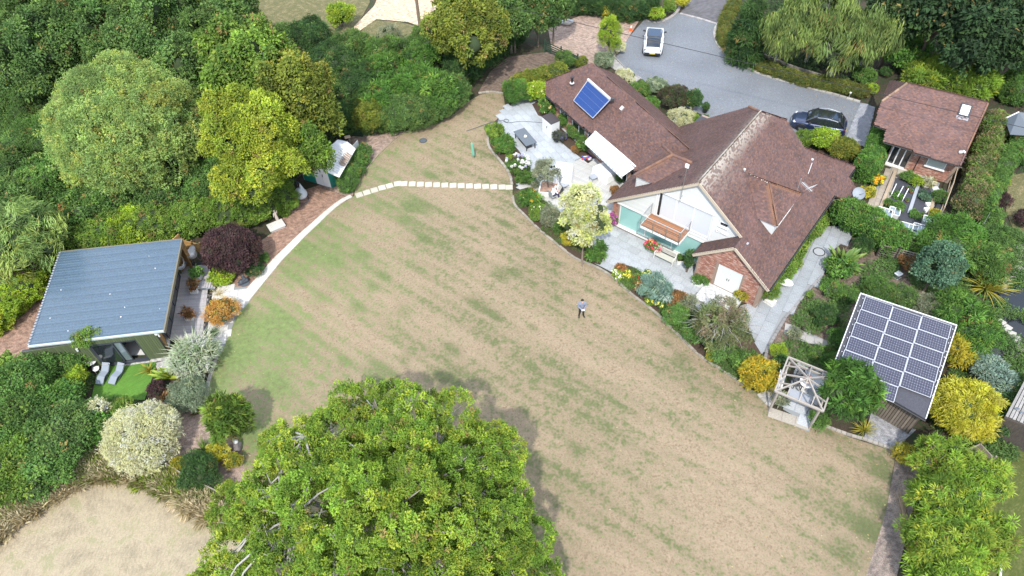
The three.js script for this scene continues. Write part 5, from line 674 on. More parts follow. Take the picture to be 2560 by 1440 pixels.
T('dark purple plum shrub beside the studio deck', 578, 620, 75, 1.9, 1.75, 'purple', { name: 'purple_shrub', cat: 'shrub', k: 22, size: .2, r0: .22, r1: .32, core: .82, tr: .06 }); B('lime yellow low shrub under the purple shrub', 558, 688, 36, .8, 'lime', { size: .16, leaf: 'big' }); B('dark clipped ball shrub beside the pale path', 638, 674, 20, .8, 'dark', { ball: 1, leaf: 'box', size: .11 }); B('small green shrub right of the purple shrub', 660, 645, 13, .6, 'mid', { size: .12 });
B('orange leaved maple shrub on the pale paving', 556, 778, 42, 1.4, 'orange', { leaf: 'fine', size: .22, k: 12, density: .7 }); strapPlant('grass_plant', 'pale grass tuft above the orange maple shrub', 548, 738, 70, .8, .012, 'dry'); strapPlant('grass_plant', 'green grass tuft below the orange maple shrub', 536, 838, 80, .8, .015, 'fern');
hedge('hedge', 'low sloping green hedge right of the white shed', [[908, 392], [890, 430], [868, 482]], 1.5, 1.3, 'mid', { rough: .2 });
// scrub between the yellow maple and the neighbour's garden
[['dark green scrub bush under the neighbours brown lawn', 700, 115, 58, 3.6, 'wood'], ['dark scrub bush left of the lime clipped shrub', 770, 105, 60, 3.8, 'dark'], ['dark scrub bush with grey bare branches', 830, 165, 62, 3.6, 'dark'], ['dark scrub bush right of the olive tree', 815, 240, 55, 3.4, 'wood'], ['dark bush above the big clipped hedge, left part', 900, 215, 58, 3.4, 'dark'], ['dark scrub bush by the start of the sandy path', 880, 120, 48, 3, 'wood'], ['dark bush left of the compost bins', 835, 300, 40, 3, 'dark'], ['scrub bush below the neighbours grass triangle', 960, 130, 45, 2.8, 'mid'], ['scrub bush beside the telegraph pole foot', 1075, 110, 55, 3, 'mid']].forEach(([l, x, y, r, h, p]) => B(l, x, y, r, h, p, { size: .3, leaf: 'fine', cat: 'bush', k: 12 }));
B('bright lime clipped shrub at the edge of the neighbours lawn', 848, 38, 36, 2.6, 'lime', { size: .24 });
[['feathery green conifer bush, leftmost of its row', 945, 185, 50], ['feathery green conifer bush in the middle of its row', 1010, 230, 58], ['feathery green conifer bush left of the olive tree trunk', 1090, 235, 58], ['feathery green conifer bush beneath the telegraph pole', 1050, 165, 48], ['feathery green conifer bush directly above the clipped hedge', 950, 262, 48]].forEach(([l, x, y, r]) => B(l, x, y, r, 3.4, 'fern', { leaf: 'fir', size: .42, cat: 'conifer', name: 'conifer', k: 12 }));
B('grey bare shrub on the neighbours grass triangle', 978, 92, 30, 2.6, 'olivegrey', { leaf: 'fine', size: .2, density: .3, coreK: .3 });
hedge('hedge', 'big rounded clipped hedge at the back of the lawn', [[868, 318], [960, 318], [1050, 305], [1105, 278], [1138, 250]], 3.2, 2.6, 'wood', { size: .2, rough: .12, density: 1.2 }); T('thin olive sapling before the clipped hedge', 925, 292, 42, 1.8, 1.4, 'olive', { leaf: 'fine', size: .24, density: .6, coreK: 0, base: [945, 330] });
hedge('hedge', 'tall dark hedge along the bark track', [[1140, 222], [1208, 162], [1295, 100]], 2.2, 3, 'dark', { size: .22 });
T('olive yellow tree in front of the telegraph pole', 1165, 85, 88, 5, 3.6, 'olive', { k: 26, spread: .35, core: .5, size: .34, base: [1160, 205], tr: .16 });
[['dark green tree at the top edge right of the olive tree', 1275, 25, 62, 4.5], ['dark green tree above the five bar gate', 1345, 35, 48, 3.4], ['dark green tree behind the tall dark hedge', 1285, 45, 48, 3.6], ['green tree at the top edge left of the drive hedge', 1385, 15, 52, 4]].forEach(([l, x, y, r, h]) => T(l, x, y, r, h, 3, 'wood', { size: .34, k: 14 }));
hedge('hedge', 'dark straight hedge behind the parking area', [[1420, 30], [1500, 38], [1560, 48], [1625, 42]], 2, 2.6, 'dark', {}); B('yellow green conical shrub in front of the dark hedge', 1520, 28, 18, 1.8, 'golden', { size: .16 }); B('bright lime shrub on the kerbed bed', 1640, 35, 22, 1.5, 'lime', { size: .16, leaf: 'big' }); B('lime sapling left on the kerbed bed', 1624, 22, 13, 2, 'lime', { size: .16, leaf: 'big' }); B('green shrub on the kerbed bed near the post', 1672, 18, 16, 1.6, 'light', { size: .16 }); B('yellow shrub at the top edge beside the drive', 1705, 2, 20, 1.6, 'yellow', { size: .15 });
// around the parking area and the wing
T('slim lime green birch beside the parking area', 1522, 92, 27, 2.2, 2, 'lime', { size: .2, leaf: 'fine', base: [1528, 132], k: 14 }); B('pale variegated shrub right of the slim birch', 1547, 118, 17, 1.2, 'cream', { size: .14 }); B('spreading green shrub by the gate foot', 1412, 148, 27, 1.5, 'mid', { leaf: 'fine' }); B('round dark shrub at the wing gable', 1452, 156, 15, 1, 'olive', { size: .12, ball: 1, leaf: 'box' }); B('silvery grey shrub behind the wing ridge', 1512, 150, 30, 1.2, 'grey', { leaf: 'fine', size: .18 });
B('pale cream shrub behind the middle of the wing', 1565, 195, 28, 1.4, 'cream', { size: .15 }); B('green shrub behind the wing beside the cream one', 1602, 226, 28, 1.3, 'mid'); B('silver variegated shrub on the drive bed', 1640, 215, 27, 1.5, 'grey', { size: .15 }); B('dark red green shrub on the drive bed', 1685, 245, 38, 1.9, 'purple', { size: .18, cols: [[.06, .075, .03], [.08, .055, .04], [.05, .08, .03], [.07, .06, .045]] }); B('dark green shrub at the drive edge', 1732, 252, 26, 1.9, 'dark', { size: .17 }); B('mid green shrub behind the wing near the house', 1625, 262, 22, 1.3, 'fern'); B('cream variegated shrub where the wing meets the house', 1698, 298, 36, 1.7, 'cream', { size: .17, leaf: 'fine' }); B('lime shrub at the house back corner', 1735, 302, 16, .9, 'light', { size: .13 }); B('small dark ball shrub at the drive edge', 1763, 294, 9, .55, 'dark', { ball: 1, leaf: 'box', size: .08 });
hedge('hedge', 'yellow green low hedge between bark track and terrace', [[1288, 222], [1340, 203], [1405, 192]], 1.4, 1.2, 'light', { rough: .25, cols: [[.13, .18, .03], [.17, .19, .03], [.1, .16, .03]] }); B('big fresh green shrub at the terrace corner', 1290, 232, 42, 1.9, 'fern', { leaf: 'fine', size: .2 }); B('green shrub with yellow flowers at the wing end', 1340, 232, 34, 1.8, 'lime', { flowers: { n: 40, cols: [[.8, .7, .1], [.8, .75, .4]], s: .1 } }); B('green rose bush against the wing gable wall', 1372, 270, 28, 1.9, 'fern', { flowers: { n: 34, cols: [[.8, .6, .3], [.8, .75, .5]], s: .09 } });
B('green shrub right of the storage cabinet', 1412, 300, 24, 1.5, 'fern', { flowers: { n: 10, cols: [[.8, .75, .5]], s: .09 } }); B('green shrub under the wing windows', 1438, 328, 26, 1.4, 'mid'); B('dark green shrub beside the awning', 1462, 358, 26, 1.4, 'mid', { flowers: { n: 6, cols: [[.8, .7, .5]], s: .08 } }); B('purple lavender shrub on the terrace bed', 1398, 342, 19, .7, 'olivegrey', { leaf: 'spiky', size: .2, cols: [[.07, .09, .06], [.09, .1, .08]], flowers: { n: 120, cols: [[.13, .11, .3], [.18, .16, .36]], s: .06 } }); B('small rust leaved shrub on the terrace bed', 1440, 374, 13, .6, 'rust', { size: .1 }); B('dark red shrub at the house corner by the covered sofa', 1538, 478, 14, .7, 'rust', { size: .12 }); B('green shrub under the awning end', 1550, 448, 12, .8, 'mid', { size: .12 });
// lawn side beds of the terrace
B('bright green shrub at the tip of the lawn bed', 1237, 326, 25, 1, 'light', { size: .15 }); B('green shrub in the middle of the lawn bed', 1262, 362, 33, 1.2, 'fern', { size: .17 }); B('lime dwarf shrub beside the white flowers', 1272, 392, 12, .4, 'lime', { size: .09 });
{ const b = B('clump of white globe flowers on dark leaves beside the terrace', 1295, 418, 30, .8, 'mid', { leaf: 'spiky', size: .24, cat: 'flowers', name: 'agapanthus' }), r = rng(9), p = b.position; // each flower head on its stalk
  const head = new THREE.IcosahedronGeometry(.13, 2); for (let i = 0; i < 30; i++) { const a = r() * 6.28, q = sqrt(r()) * 1.0, x = cos(a) * q, z = sin(a) * q, h = .95 + r() * .15; part(b, 'stalk', rod(V(x * .8, .2, z * .8), V(x, h, z), .008), M.darkGreen); const ms = [], cs = [], white = r() < .75; for (let k = 0; k < 26; k++) { const d = V(r() - .5, r() - .35, r() - .5).normalize(); ms.push(M4(V(x, h, z).addScaledVector(d, .1), new THREE.Quaternion().setFromUnitVectors(V(0, 1, 0), d), .045)); cs.push(white ? col(.75, .76, .72) : col(.55, .55, .72)); } inst(b, 'flower_head', BLOOM, M.petal, ms, cs, true); } }
B('dark green leafy shrub below the white globe flowers', 1312, 448, 24, .8, 'mid', { leaf: 'spiky', size: .2 });
B('grassy green shrub with orange flowers at the stepping stones', 1322, 496, 28, 1, 'fern', { leaf: 'spiky', size: .26, flowers: { n: 46, cols: [[.85, .4, .02], [.85, .5, .03]], s: .09 } }); B('green shrub behind the seated person', 1345, 530, 26, 1, 'light', { flowers: { n: 14, cols: [[.8, .8, .6]], s: .08 } }); B('grey purple shrub on the lawn bed', 1376, 545, 32, 1.4, 'olivegrey', { leaf: 'fine', size: .18 }); B('dark green pointed shrub beside the grey purple shrub', 1398, 566, 18, 1, 'mid', { leaf: 'spiky', size: .22 }); B('yellow green shrub under the variegated tree', 1420, 598, 22, 1, 'golden', {}); B('round grassy green shrub right of the variegated tree', 1494, 634, 25, 1.1, 'fern', { leaf: 'spiky', size: .3 }); B('small white flowering plant beside the variegated tree', 1500, 608, 11, .6, 'mid', { size: .09, flowers: { n: 24, cols: [[.8, .8, .75]], s: .09 } });
T('pale cream and green variegated maple on the lawn bed', 1461, 550, 60, 2.9, 3.1, 'varieg', { k: 34, size: .24, r0: .2, r1: .34, core: .76, spread: .22, base: [1455, 668], density: 1.3, tr: .09 });
// mixed border in front of the lower terrace
[['red and green flowering plant, first of the mixed border', 1552, 672, 15, 'rust', [[.6, .1, .05], [.7, .3, .1]]], ['lime leafy plant with white flowers in the mixed border', 1540, 688, 15, 'lime', [[.8, .8, .7]]], ['green plant with small yellow flowers in the mixed border', 1568, 690, 16, 'light', [[.8, .7, .1]]], ['dark green plant with red flowers in the mixed border', 1592, 698, 16, 'mid', [[.6, .08, .05]]], ['green plant with pale yellow flowers before the terrace', 1618, 690, 17, 'fern', [[.8, .75, .3]]], ['brownish flowering plant in the middle of the mixed border', 1600, 718, 15, 'rust', [[.7, .3, .1], [.8, .7, .2]]], ['green plant with yellow flowers beside the blue conifer', 1640, 700, 15, 'mid', [[.85, .75, .1]]], ['yellow flowering plant under the blue conifer', 1625, 752, 15, 'light', [[.85, .78, .1]]]].forEach(([l, x, y, r, p, f]) => B(l, x, y, r, .65, p, { cat: 'flowers', name: 'flowering_plant', size: .11, flowers: { n: 46, cols: f, s: .08 } }));
T('weeping blue grey conifer draping over the mixed border', 1640, 722, 45, 1.0, .95, 'blue', { cols: [[.15, .24, .19], [.18, .27, .22], [.12, .2, .16]], name: 'weeping_conifer', leaf: 'weep', size: .34, k: 12, density: 1.5, tr: .07 }); B('dark red shrub right of the blue conifer', 1690, 752, 24, 1.3, 'rust', { size: .15 }); B('green lily clump with yellow flowers under the blue conifer', 1650, 760, 18, .8, 'fern', { leaf: 'spiky', size: .2, flowers: { n: 22, cols: [[.9, .85, .25]], s: .13 } });
B('green shrub along the kerb left of the twiggy tree', 1690, 790, 34, 1.3, 'mid', {}); B('twiggy grey shrub above the door step', 1718, 762, 30, 1.5, 'olivegrey', { leaf: 'fine', size: .16, density: .5, coreK: .4 }); B('dark green shrub along the kerb below the twiggy tree', 1735, 832, 34, 1.3, 'mid', {}); B('dark shrub in the border under the grey branches', 1800, 865, 42, 1.4, 'wood', {}); B('dark low shrub at the lawn edge by the golden bush', 1850, 905, 32, 1.1, 'mid', {}); B('yellow tinged shrub below the grey branches', 1782, 885, 20, .9, 'golden', {});
{ // a sparse, twiggy tree with bare grey branches
  const t = T('sparse twiggy tree with bare grey branches over the border', 1800, 815, 80, 2.3, 1.6, 'olivegrey', { leaf: 'fine', size: .24, k: 22, density: .5, coreK: 0, base: [1830, 870], r0: .2, r1: .34, tr: .08, cols: [[.13, .15, .06], [.1, .13, .05], [.16, .17, .08], [.2, .15, .1]] }), r = rng(8), gs = [];
  for (let i = 0; i < 70; i++) { const a = r() * 6.28, c = t.children[0], o = G(1800, 800, 2.5).sub(t.position), p = o.clone().add(V(cos(a) * r() * 1.4, r() * .9 - .3, sin(a) * r() * 1.4)); let q = p; for (let k = 0; k < 3; k++) { const e = q.clone().add(V(cos(a + r() - .5) * .5, (r() - .3) * .4, sin(a + r() - .5) * .5)); gs.push(rod(q, e, .018 - k * .004, .013 - k * .004, 4)); q = e; } }
  part(t, 'bare_twigs', gs, M.paleBark); }
B('golden yellow rounded shrub at the right lawn edge', 1896, 936, 43, 1.7, 'golden', { ball: 1, leaf: 'spiky', size: .2, density: 1.5, flowers: { n: 260, cols: [[.6, .42, .03]], s: .07 } }); B('lime feathery shrub at the pergola path', 1946, 878, 20, .8, 'lime', { leaf: 'fine', size: .14 }); B('dark round shrub behind the pergola', 1950, 908, 22, .9, 'dark', { size: .13 });
B('yellow green shrub at the annex door step', 1852, 738, 18, 1, 'golden', { size: .14 }); B('bright green creeper at the front corner of the house', 1915, 722, 34, 1.5, 'light', { leaf: 'fine', size: .18, name: 'creeper' }); hedge('hedge', 'green and yellow planting along the right side of the house', [[1935, 705], [1975, 650], [2010, 595], [2045, 548]], 1.3, 1.1, 'light', { rough: .4, leaf: 'broad', size: .18 });
hedge('climber_arch', 'mass of green climber over the arch behind the house', [[2085, 556], [2130, 572], [2190, 612], [2240, 628]], 1.8, 2.2, 'fern', { rough: .3, leaf: 'broad', size: .22 });
B('dark climber at the annex corner by the glazed wall', 1722, 655, 13, 2.2, 'dark', { size: .16, name: 'climber' });
strapPlant('banana_plant', 'banana plant with long bright leaves beside the side path', 2102, 668, 44, 1.75, .2, 'light', { blade: 1, lean: .95 }); B('leafy green base around the banana plant stems', 2098, 672, 34, 1, 'fern', { leaf: 'big', size: .26 });
// the right-hand garden
[['low green shrub on the bark bed by the banana', 2075, 722, 25, .9, 'fern'], ['low green shrub above the solar panel shed', 2115, 735, 26, .9, 'mid'], ['dark green bush on the bark bed left of the shed', 2062, 790, 32, 1.2, 'dark'], ['green shrub behind the solar panel shed, left', 2195, 730, 40, 1.5, 'mid'], ['green shrub behind the solar panel shed, middle', 2255, 745, 40, 1.6, 'wood'], ['grey green shrub behind the solar panel shed, right', 2325, 775, 36, 1.5, 'olivegrey'], ['dark rust shrub under the trellis', 2270, 660, 22, 1, 'rust'], ['dark green shrub left of the trellis', 2155, 615, 26, 1.2, 'dark'], ['green shrub beside the shed wall', 2095, 850, 26, 1.1, 'fern'], ['low shrub by the small slab path', 2040, 880, 22, .7, 'mid'], ['green shrub behind the pergola corner', 2085, 905, 30, 1.1, 'fern'], ['dark low shrub at the pergola foot', 2045, 1045, 26, .8, 'mid'], ['small yellow green shrub at the apron edge', 2262, 1135, 26, 1, 'golden'], ['sparse silver shrub at the side path kerb', 1985, 835, 16, .8, 'olivegrey']].forEach(([l, x, y, r, h, p]) => B(l, x, y, r, h, p, { size: .19, leaf: 'fine' }));
T('bluish green gum tree right of the trellis', 2345, 670, 46, 2.4, 1.9, 'blue', { leaf: 'big', size: .2, k: 18 });
[['feathery conifer above the gum tree', 2375, 600, 62, 2.6, 'fern'], ['feathery conifer right of the gum tree', 2440, 650, 52, 2.3, 'mid'], ['feathery conifer bush left of the striped phormium', 2330, 610, 40, 2, 'fern'], ['arching green conifer below the phormium', 2400, 790, 62, 2.2, 'fern'], ['arching green conifer right of the solar panel shed', 2435, 845, 55, 2, 'fern'], ['golden green conifer bush at the shed corner', 2385, 880, 36, 1.8, 'golden'], ['round dark shrub left of the paved pond edge', 2470, 600, 36, 1.8, 'wood']].forEach(([l, x, y, r, h, p]) => B(l, x, y, r, h, p, { leaf: 'fir', size: .34, cat: 'conifer', name: 'conifer', k: 12 }));
strapPlant('phormium', 'yellow striped strap leaved phormium beside the pond', 2462, 725, 90, 2, .05, 'golden', { lean: 1.2 }); B('silvery blue conifer above the golden conifer', 2482, 940, 46, 1.8, 'grey', { leaf: 'fir', size: .3, name: 'conifer', cat: 'conifer', cols: [[.2, .28, .22], [.24, .32, .26], [.16, .23, .18]] }); B('rust mound plant beside the pond paving', 2506, 668, 14, .6, 'rust', { ball: 1, size: .1 });
B('large golden yellow conifer right of the shed', 2412, 1024, 73, 3, 'yellow', { leaf: 'fir', size: .3, k: 26, r0: .2, r1: .28, core: .88, density: 1.5, name: 'golden_conifer', cat: 'conifer' });
[['yellow green conifer at the top of the bottom right group', 2355, 1165, 58, 3.2], ['yellow green conifer left in the bottom right group', 2330, 1250, 52, 3.2], ['yellow green conifer at the right of the group by the lawn', 2445, 1205, 46, 3.4], ['yellow green conifer in the middle of the bottom right group', 2395, 1260, 60, 3.6], ['yellow green conifer at the bottom edge, left in its group', 2325, 1370, 60, 3.4], ['yellow green conifer at the bottom edge, middle of its group', 2405, 1370, 62, 3.8], ['yellow green conifer at the bottom edge, right in its group', 2462, 1340, 42, 3.2], ['yellow green conifer lowest at the bottom edge', 2360, 1460, 70, 3.4]].forEach(([l, x, y, r, h], i) => B(l, x, y, r, h, 'bamboo', { leaf: 'fir', size: .29, cat: 'conifer', name: 'conifer', k: 22, r0: .2, r1: .34, spread: .3, low: -.3, lobeVar: .5, group: 'bottom right conifers' }));
T('fresh green leafy tree before the solar panel shed', 2118, 982, 64, 2.3, 1.7, 'fern', { leaf: 'spiky', size: .36, k: 22, density: 1.5, base: [2120, 1030], r0: .25, r1: .36, core: .75 }); strapPlant('phormium', 'yellow green strappy plant at the concrete apron', 2160, 1078, 60, .9, .03, 'golden');
hedge('hedge', 'mixed hedge running down from the garage, left row', [[2468, 330], [2440, 430], [2405, 545]], 1.7, 2.2, 'olive', { rough: .3, leaf: 'broad', cols: [[.08, .15, .03], [.12, .17, .04], [.16, .13, .07], [.06, .11, .03]] }); hedge('hedge', 'green hedge along the neighbours garden, right row', [[2580, 330], [2520, 400], [2475, 470], [2440, 545]], 1.3, 2, 'mid', {});
hedge('hedge', 'tall green hedge left of the garage', [[2203, 335], [2180, 395], [2152, 455]], 1.4, 1.9, 'fern', { rough: .2 }); B('round clipped shrub beside the dark car, left', 2012, 346, 23, 1.2, 'light', { ball: 1, leaf: 'box', size: .13 }); B('lime yellow shrub beside the dark car, middle', 2064, 348, 34, 1.5, 'lime', { size: .19, leaf: 'big' }); B('olive shrub with few red leaves beside the dark car', 2110, 372, 31, 1.5, 'olive', { leaf: 'broad', size: .14, ball: 1, density: 1.4 });
B('orange and yellow flowers along the vegetable path', 2192, 452, 16, .9, 'mid', { cat: 'flowers', name: 'flowering_plant', size: .12, flowers: { n: 130, cols: [[.85, .45, .02], [.85, .6, .03]], s: .13 } }); B('loose green plants left of the vegetable path', 2170, 480, 18, .7, 'golden', { size: .13 });
// along and beyond the drive
hedge('hedge', 'low clipped olive hedge curving along the drive', [[1835, 15], [1812, 62], [1812, 112], [1850, 146], [1920, 182], [2000, 207], [2080, 223], [2155, 240]], 1.25, .9, 'olive', { size: .15, cols: [[.1, .13, .03], [.13, .14, .03], [.08, .115, .028], [.15, .14, .035]] });
{ const o = { k: 0, leaf: 'fir', size: .5 }, lobes = []; for (let i = 0; i < 9; i++) { const y = -3.6 + i * .95, R = lerp(1.5, .2, i / 8); for (let k = 0; k < max(1, 8 - i); k++) { const a = k * 6.28 / max(1, 8 - i) + i; lobes.push({ p: V(cos(a) * R * .62, y, sin(a) * R * .62), rx: R * .5, ry: .55 }); } } T('dark green fir tree beside the drive entrance', 1880, 50, 62, 4.2, 4, 'dark', { name: 'fir_tree', lobes, leaf: 'fir', size: .46, density: 1.3, wild: .8, cat: 'fir tree' }); }
[['weeping birch left of the pair beyond the drive', 1956, 88, 52, 3.4, 2.6], ['weeping birch at the top edge beyond the drive', 2055, 30, 78, 5, 3.6], ['large weeping birch in the middle beyond the drive', 2105, 108, 78, 3.8, 3], ['weeping birch right of the large one', 2180, 88, 54, 4, 3]].forEach(([l, x, y, r, h, ry]) => T(l, x, y, r, h, ry, 'birch', { name: 'weeping_birch', leaf: 'weep', size: .62, k: 22, r0: .22, r1: .36, core: .72, barkM: M.paleBark, wild: .9, density: 1.3, coreK: .3 }));
[['dark tree at the top edge right of the birches', 2262, 15, 75, 6], ['dark tree at the top right, left of the last two', 2350, 30, 80, 6], ['dark tree at the top edge near the right corner', 2440, 30, 85, 6], ['dark tree in the top right corner of the picture', 2530, 20, 80, 6], ['dark tree at the right edge below the corner', 2545, 110, 62, 5], ['dark tree behind the bamboo clump', 2430, 115, 62, 5]].forEach(([l, x, y, r, h], i) => T(l, x, y, r, h, 4, 'dark', { k: 16, size: .46, leaf: 'big', cols: [[.025, .05, .02], [.035, .07, .024], [.02, .042, .018], [.045, .085, .026]] }));
B('fresh green open bush beyond the birches', 2258, 130, 56, 3, 'fern', { size: .3, leaf: 'big' }); B('green bush at the end of the drive hedge', 2160, 190, 28, 1.6, 'mid', {}); B('lime shrub at the far end of the drive hedge', 2178, 222, 15, .9, 'lime', { size: .13 }); B('small round clipped shrub near the garage', 2216, 180, 14, .8, 'dark', { ball: 1, leaf: 'box', size: .1 });
[['yellow green bamboo behind the garage roof, left', 2320, 200, 58, 2.6], ['yellow green bamboo behind the garage roof, middle', 2385, 190, 60, 3.2], ['yellow green bamboo behind the garage roof, right', 2440, 215, 46, 2.8]].forEach(([l, x, y, r, h]) => B(l, x, y, r, h, 'bamboo', { leaf: 'willow', size: .42, name: 'bamboo', cat: 'bamboo', k: 16 }));
B('bright yellow shrub top of the right hedge', 2522, 180, 30, 2.2, 'lime', { size: .2 }); hedge('hedge', 'green hedge column at the right edge by the bamboo', [[2520, 215], [2525, 260]], 2.2, 2.4, 'mid', {});
strapPlant('pampas_plant', 'pampas grass clump at the right edge', 2552, 415, 120, 1.9, .018, 'fern', { lean: 1.1 }); B('purple shrub in the neighbours bed', 2496, 500, 24, 1.1, 'purple', {}); B('green shrub in the neighbours bed below the purple one', 2480, 548, 28, 1.2, 'mid', {}); B('lime flowering plant in the neighbours bed', 2512, 452, 14, .6, 'lime', { size: .1 }); B('dark shrub at the right edge near the paving', 2560, 545, 24, 1, 'purple', {});
hedge('hedge', 'dark shaded hedge beside the bottom right lawn', [[2470, 1085], [2520, 1010]], 1.4, 1.6, 'dark', {});
// stuff no one could count
function cover(name, label, cat, px, n, size, pal, leaf, o = {}) {
  const poly = outline(px, true), r = rng(plantSeed++), c = poly.reduce((a, p) => a.add(p.clone().multiplyScalar(1 / poly.length)), V()), t = { ms: [], cs: [] }; let lo = [1e9, 1e9], hi = [-1e9, -1e9]; for (const p of poly) { lo[0] = min(lo[0], p.x); hi[0] = max(hi[0], p.x); lo[1] = min(lo[1], p.z); hi[1] = max(hi[1], p.z); }
  for (let i = 0, g = 0; i < n && g < n * 20; g++) { const x = lerp(lo[0], hi[0], r()), z = lerp(lo[1], hi[1], r()); if (!inside(x, z, poly) || (o.patchy && noise(x * .5, z * .5, 3) < o.patchy - .5)) continue; i++; const k = size * lerp(.6, 1.3, r()), b = lerp(.7, 1.25, r()), q = P(pal)[floor(r() * P(pal).length)]; t.ms.push(M4(V(x - c.x, k * (o.lift ?? .5), z - c.z), new THREE.Quaternion().setFromEuler(new THREE.Euler((r() - .5) * (o.wild ?? 1), r() * 6.28, (r() - .5) * (o.wild ?? 1))), V(k, k * (o.tall || 1), k))); t.cs.push(col(q[0] * b, q[1] * b, q[2] * b)); }
  const m = inst(scene, name, LEAF[leaf][0], M.leafMatte, t.ms, t.cs, true); m.position.copy(c).setY(0); return tag(m, label, cat);
}
LEAF.blade = [leafClump(26, 1.7, .035, 55, { out: .35, up: 2.2, r0: .02, r1: .35, flat: .1, droop: .25 })];
cover('undergrowth', 'dark undergrowth on the woodland floor in the top left', 'undergrowth', [[-80, 60], [300, -60], [620, -60], [640, 60], [780, 90], [880, 100], [1300, 90], [1180, 200], [900, 260], [860, 330], [760, 440], [620, 500], [100, 560], [-80, 600]], 5200, .5, 'wood', 'fine', { lift: .35 });
cover('undergrowth', 'dark undergrowth below the trees in the top right', 'undergrowth', [[1840, 20], [2000, -60], [2640, -60], [2640, 300], [2480, 240], [2300, 200], [2180, 150], [2090, 215], [1940, 175], [1860, 130]], 2400, .42, 'dark', 'fine', { lift: .3, patchy: .35 });
cover('ground_cover', 'low green ground cover over the right hand garden beds', 'ground cover', [[1960, 880], [2060, 700], [2200, 620], [2330, 640], [2460, 560], [2640, 640], [2620, 1060], [2400, 1200], [2330, 1060], [2390, 830], [2160, 735], [2070, 930]], 3000, .26, 'mid', 'fine', { patchy: .42 });
cover('ground_cover', 'low green ground cover in the lower left corner', 'ground cover', [[-60, 920], [100, 920], [230, 950], [200, 1000], [340, 1010], [260, 1100], [180, 1190], [40, 1260], [-80, 1300]], 2600, .3, 'mid', 'fine', {});
cover('ground_cover', 'low planting between the terrace border plants', 'ground cover', [[1530, 685], [1560, 668], [1640, 705], [1760, 795], [1850, 830], [1900, 900], [1905, 955], [1850, 950], [1740, 880], [1640, 780]], 1500, .17, 'fern', 'fine', { patchy: .3 });
cover('ground_cover', 'low planting on the lawn bed above the variegated tree', 'ground cover', [[1288, 485], [1330, 480], [1400, 535], [1440, 600], [1500, 650], [1440, 645], [1350, 574], [1300, 530]], 600, .15, 'fern', 'fine', { patchy: .3 });
cover('long_grass', 'long dry grass around the edge of the meadow', 'long grass', [[-60, 1400], [-40, 1310], [60, 1240], [170, 1160], [260, 1110], [330, 1150], [420, 1190], [520, 1250], [560, 1290], [540, 1310], [430, 1245], [330, 1205], [230, 1205], [130, 1260], [40, 1320]], 3400, .4, 'dry', 'blade', { lift: .02, wild: 1.3 });
cover('long_grass', 'greener long grass where meadow meets thicket', 'long grass', [[20, 1310], [120, 1215], [220, 1150], [300, 1160], [440, 1200], [530, 1265], [420, 1235], [300, 1195], [180, 1220]], 1500, .4, 'lime', 'blade', { lift: .02, wild: 1.3 });
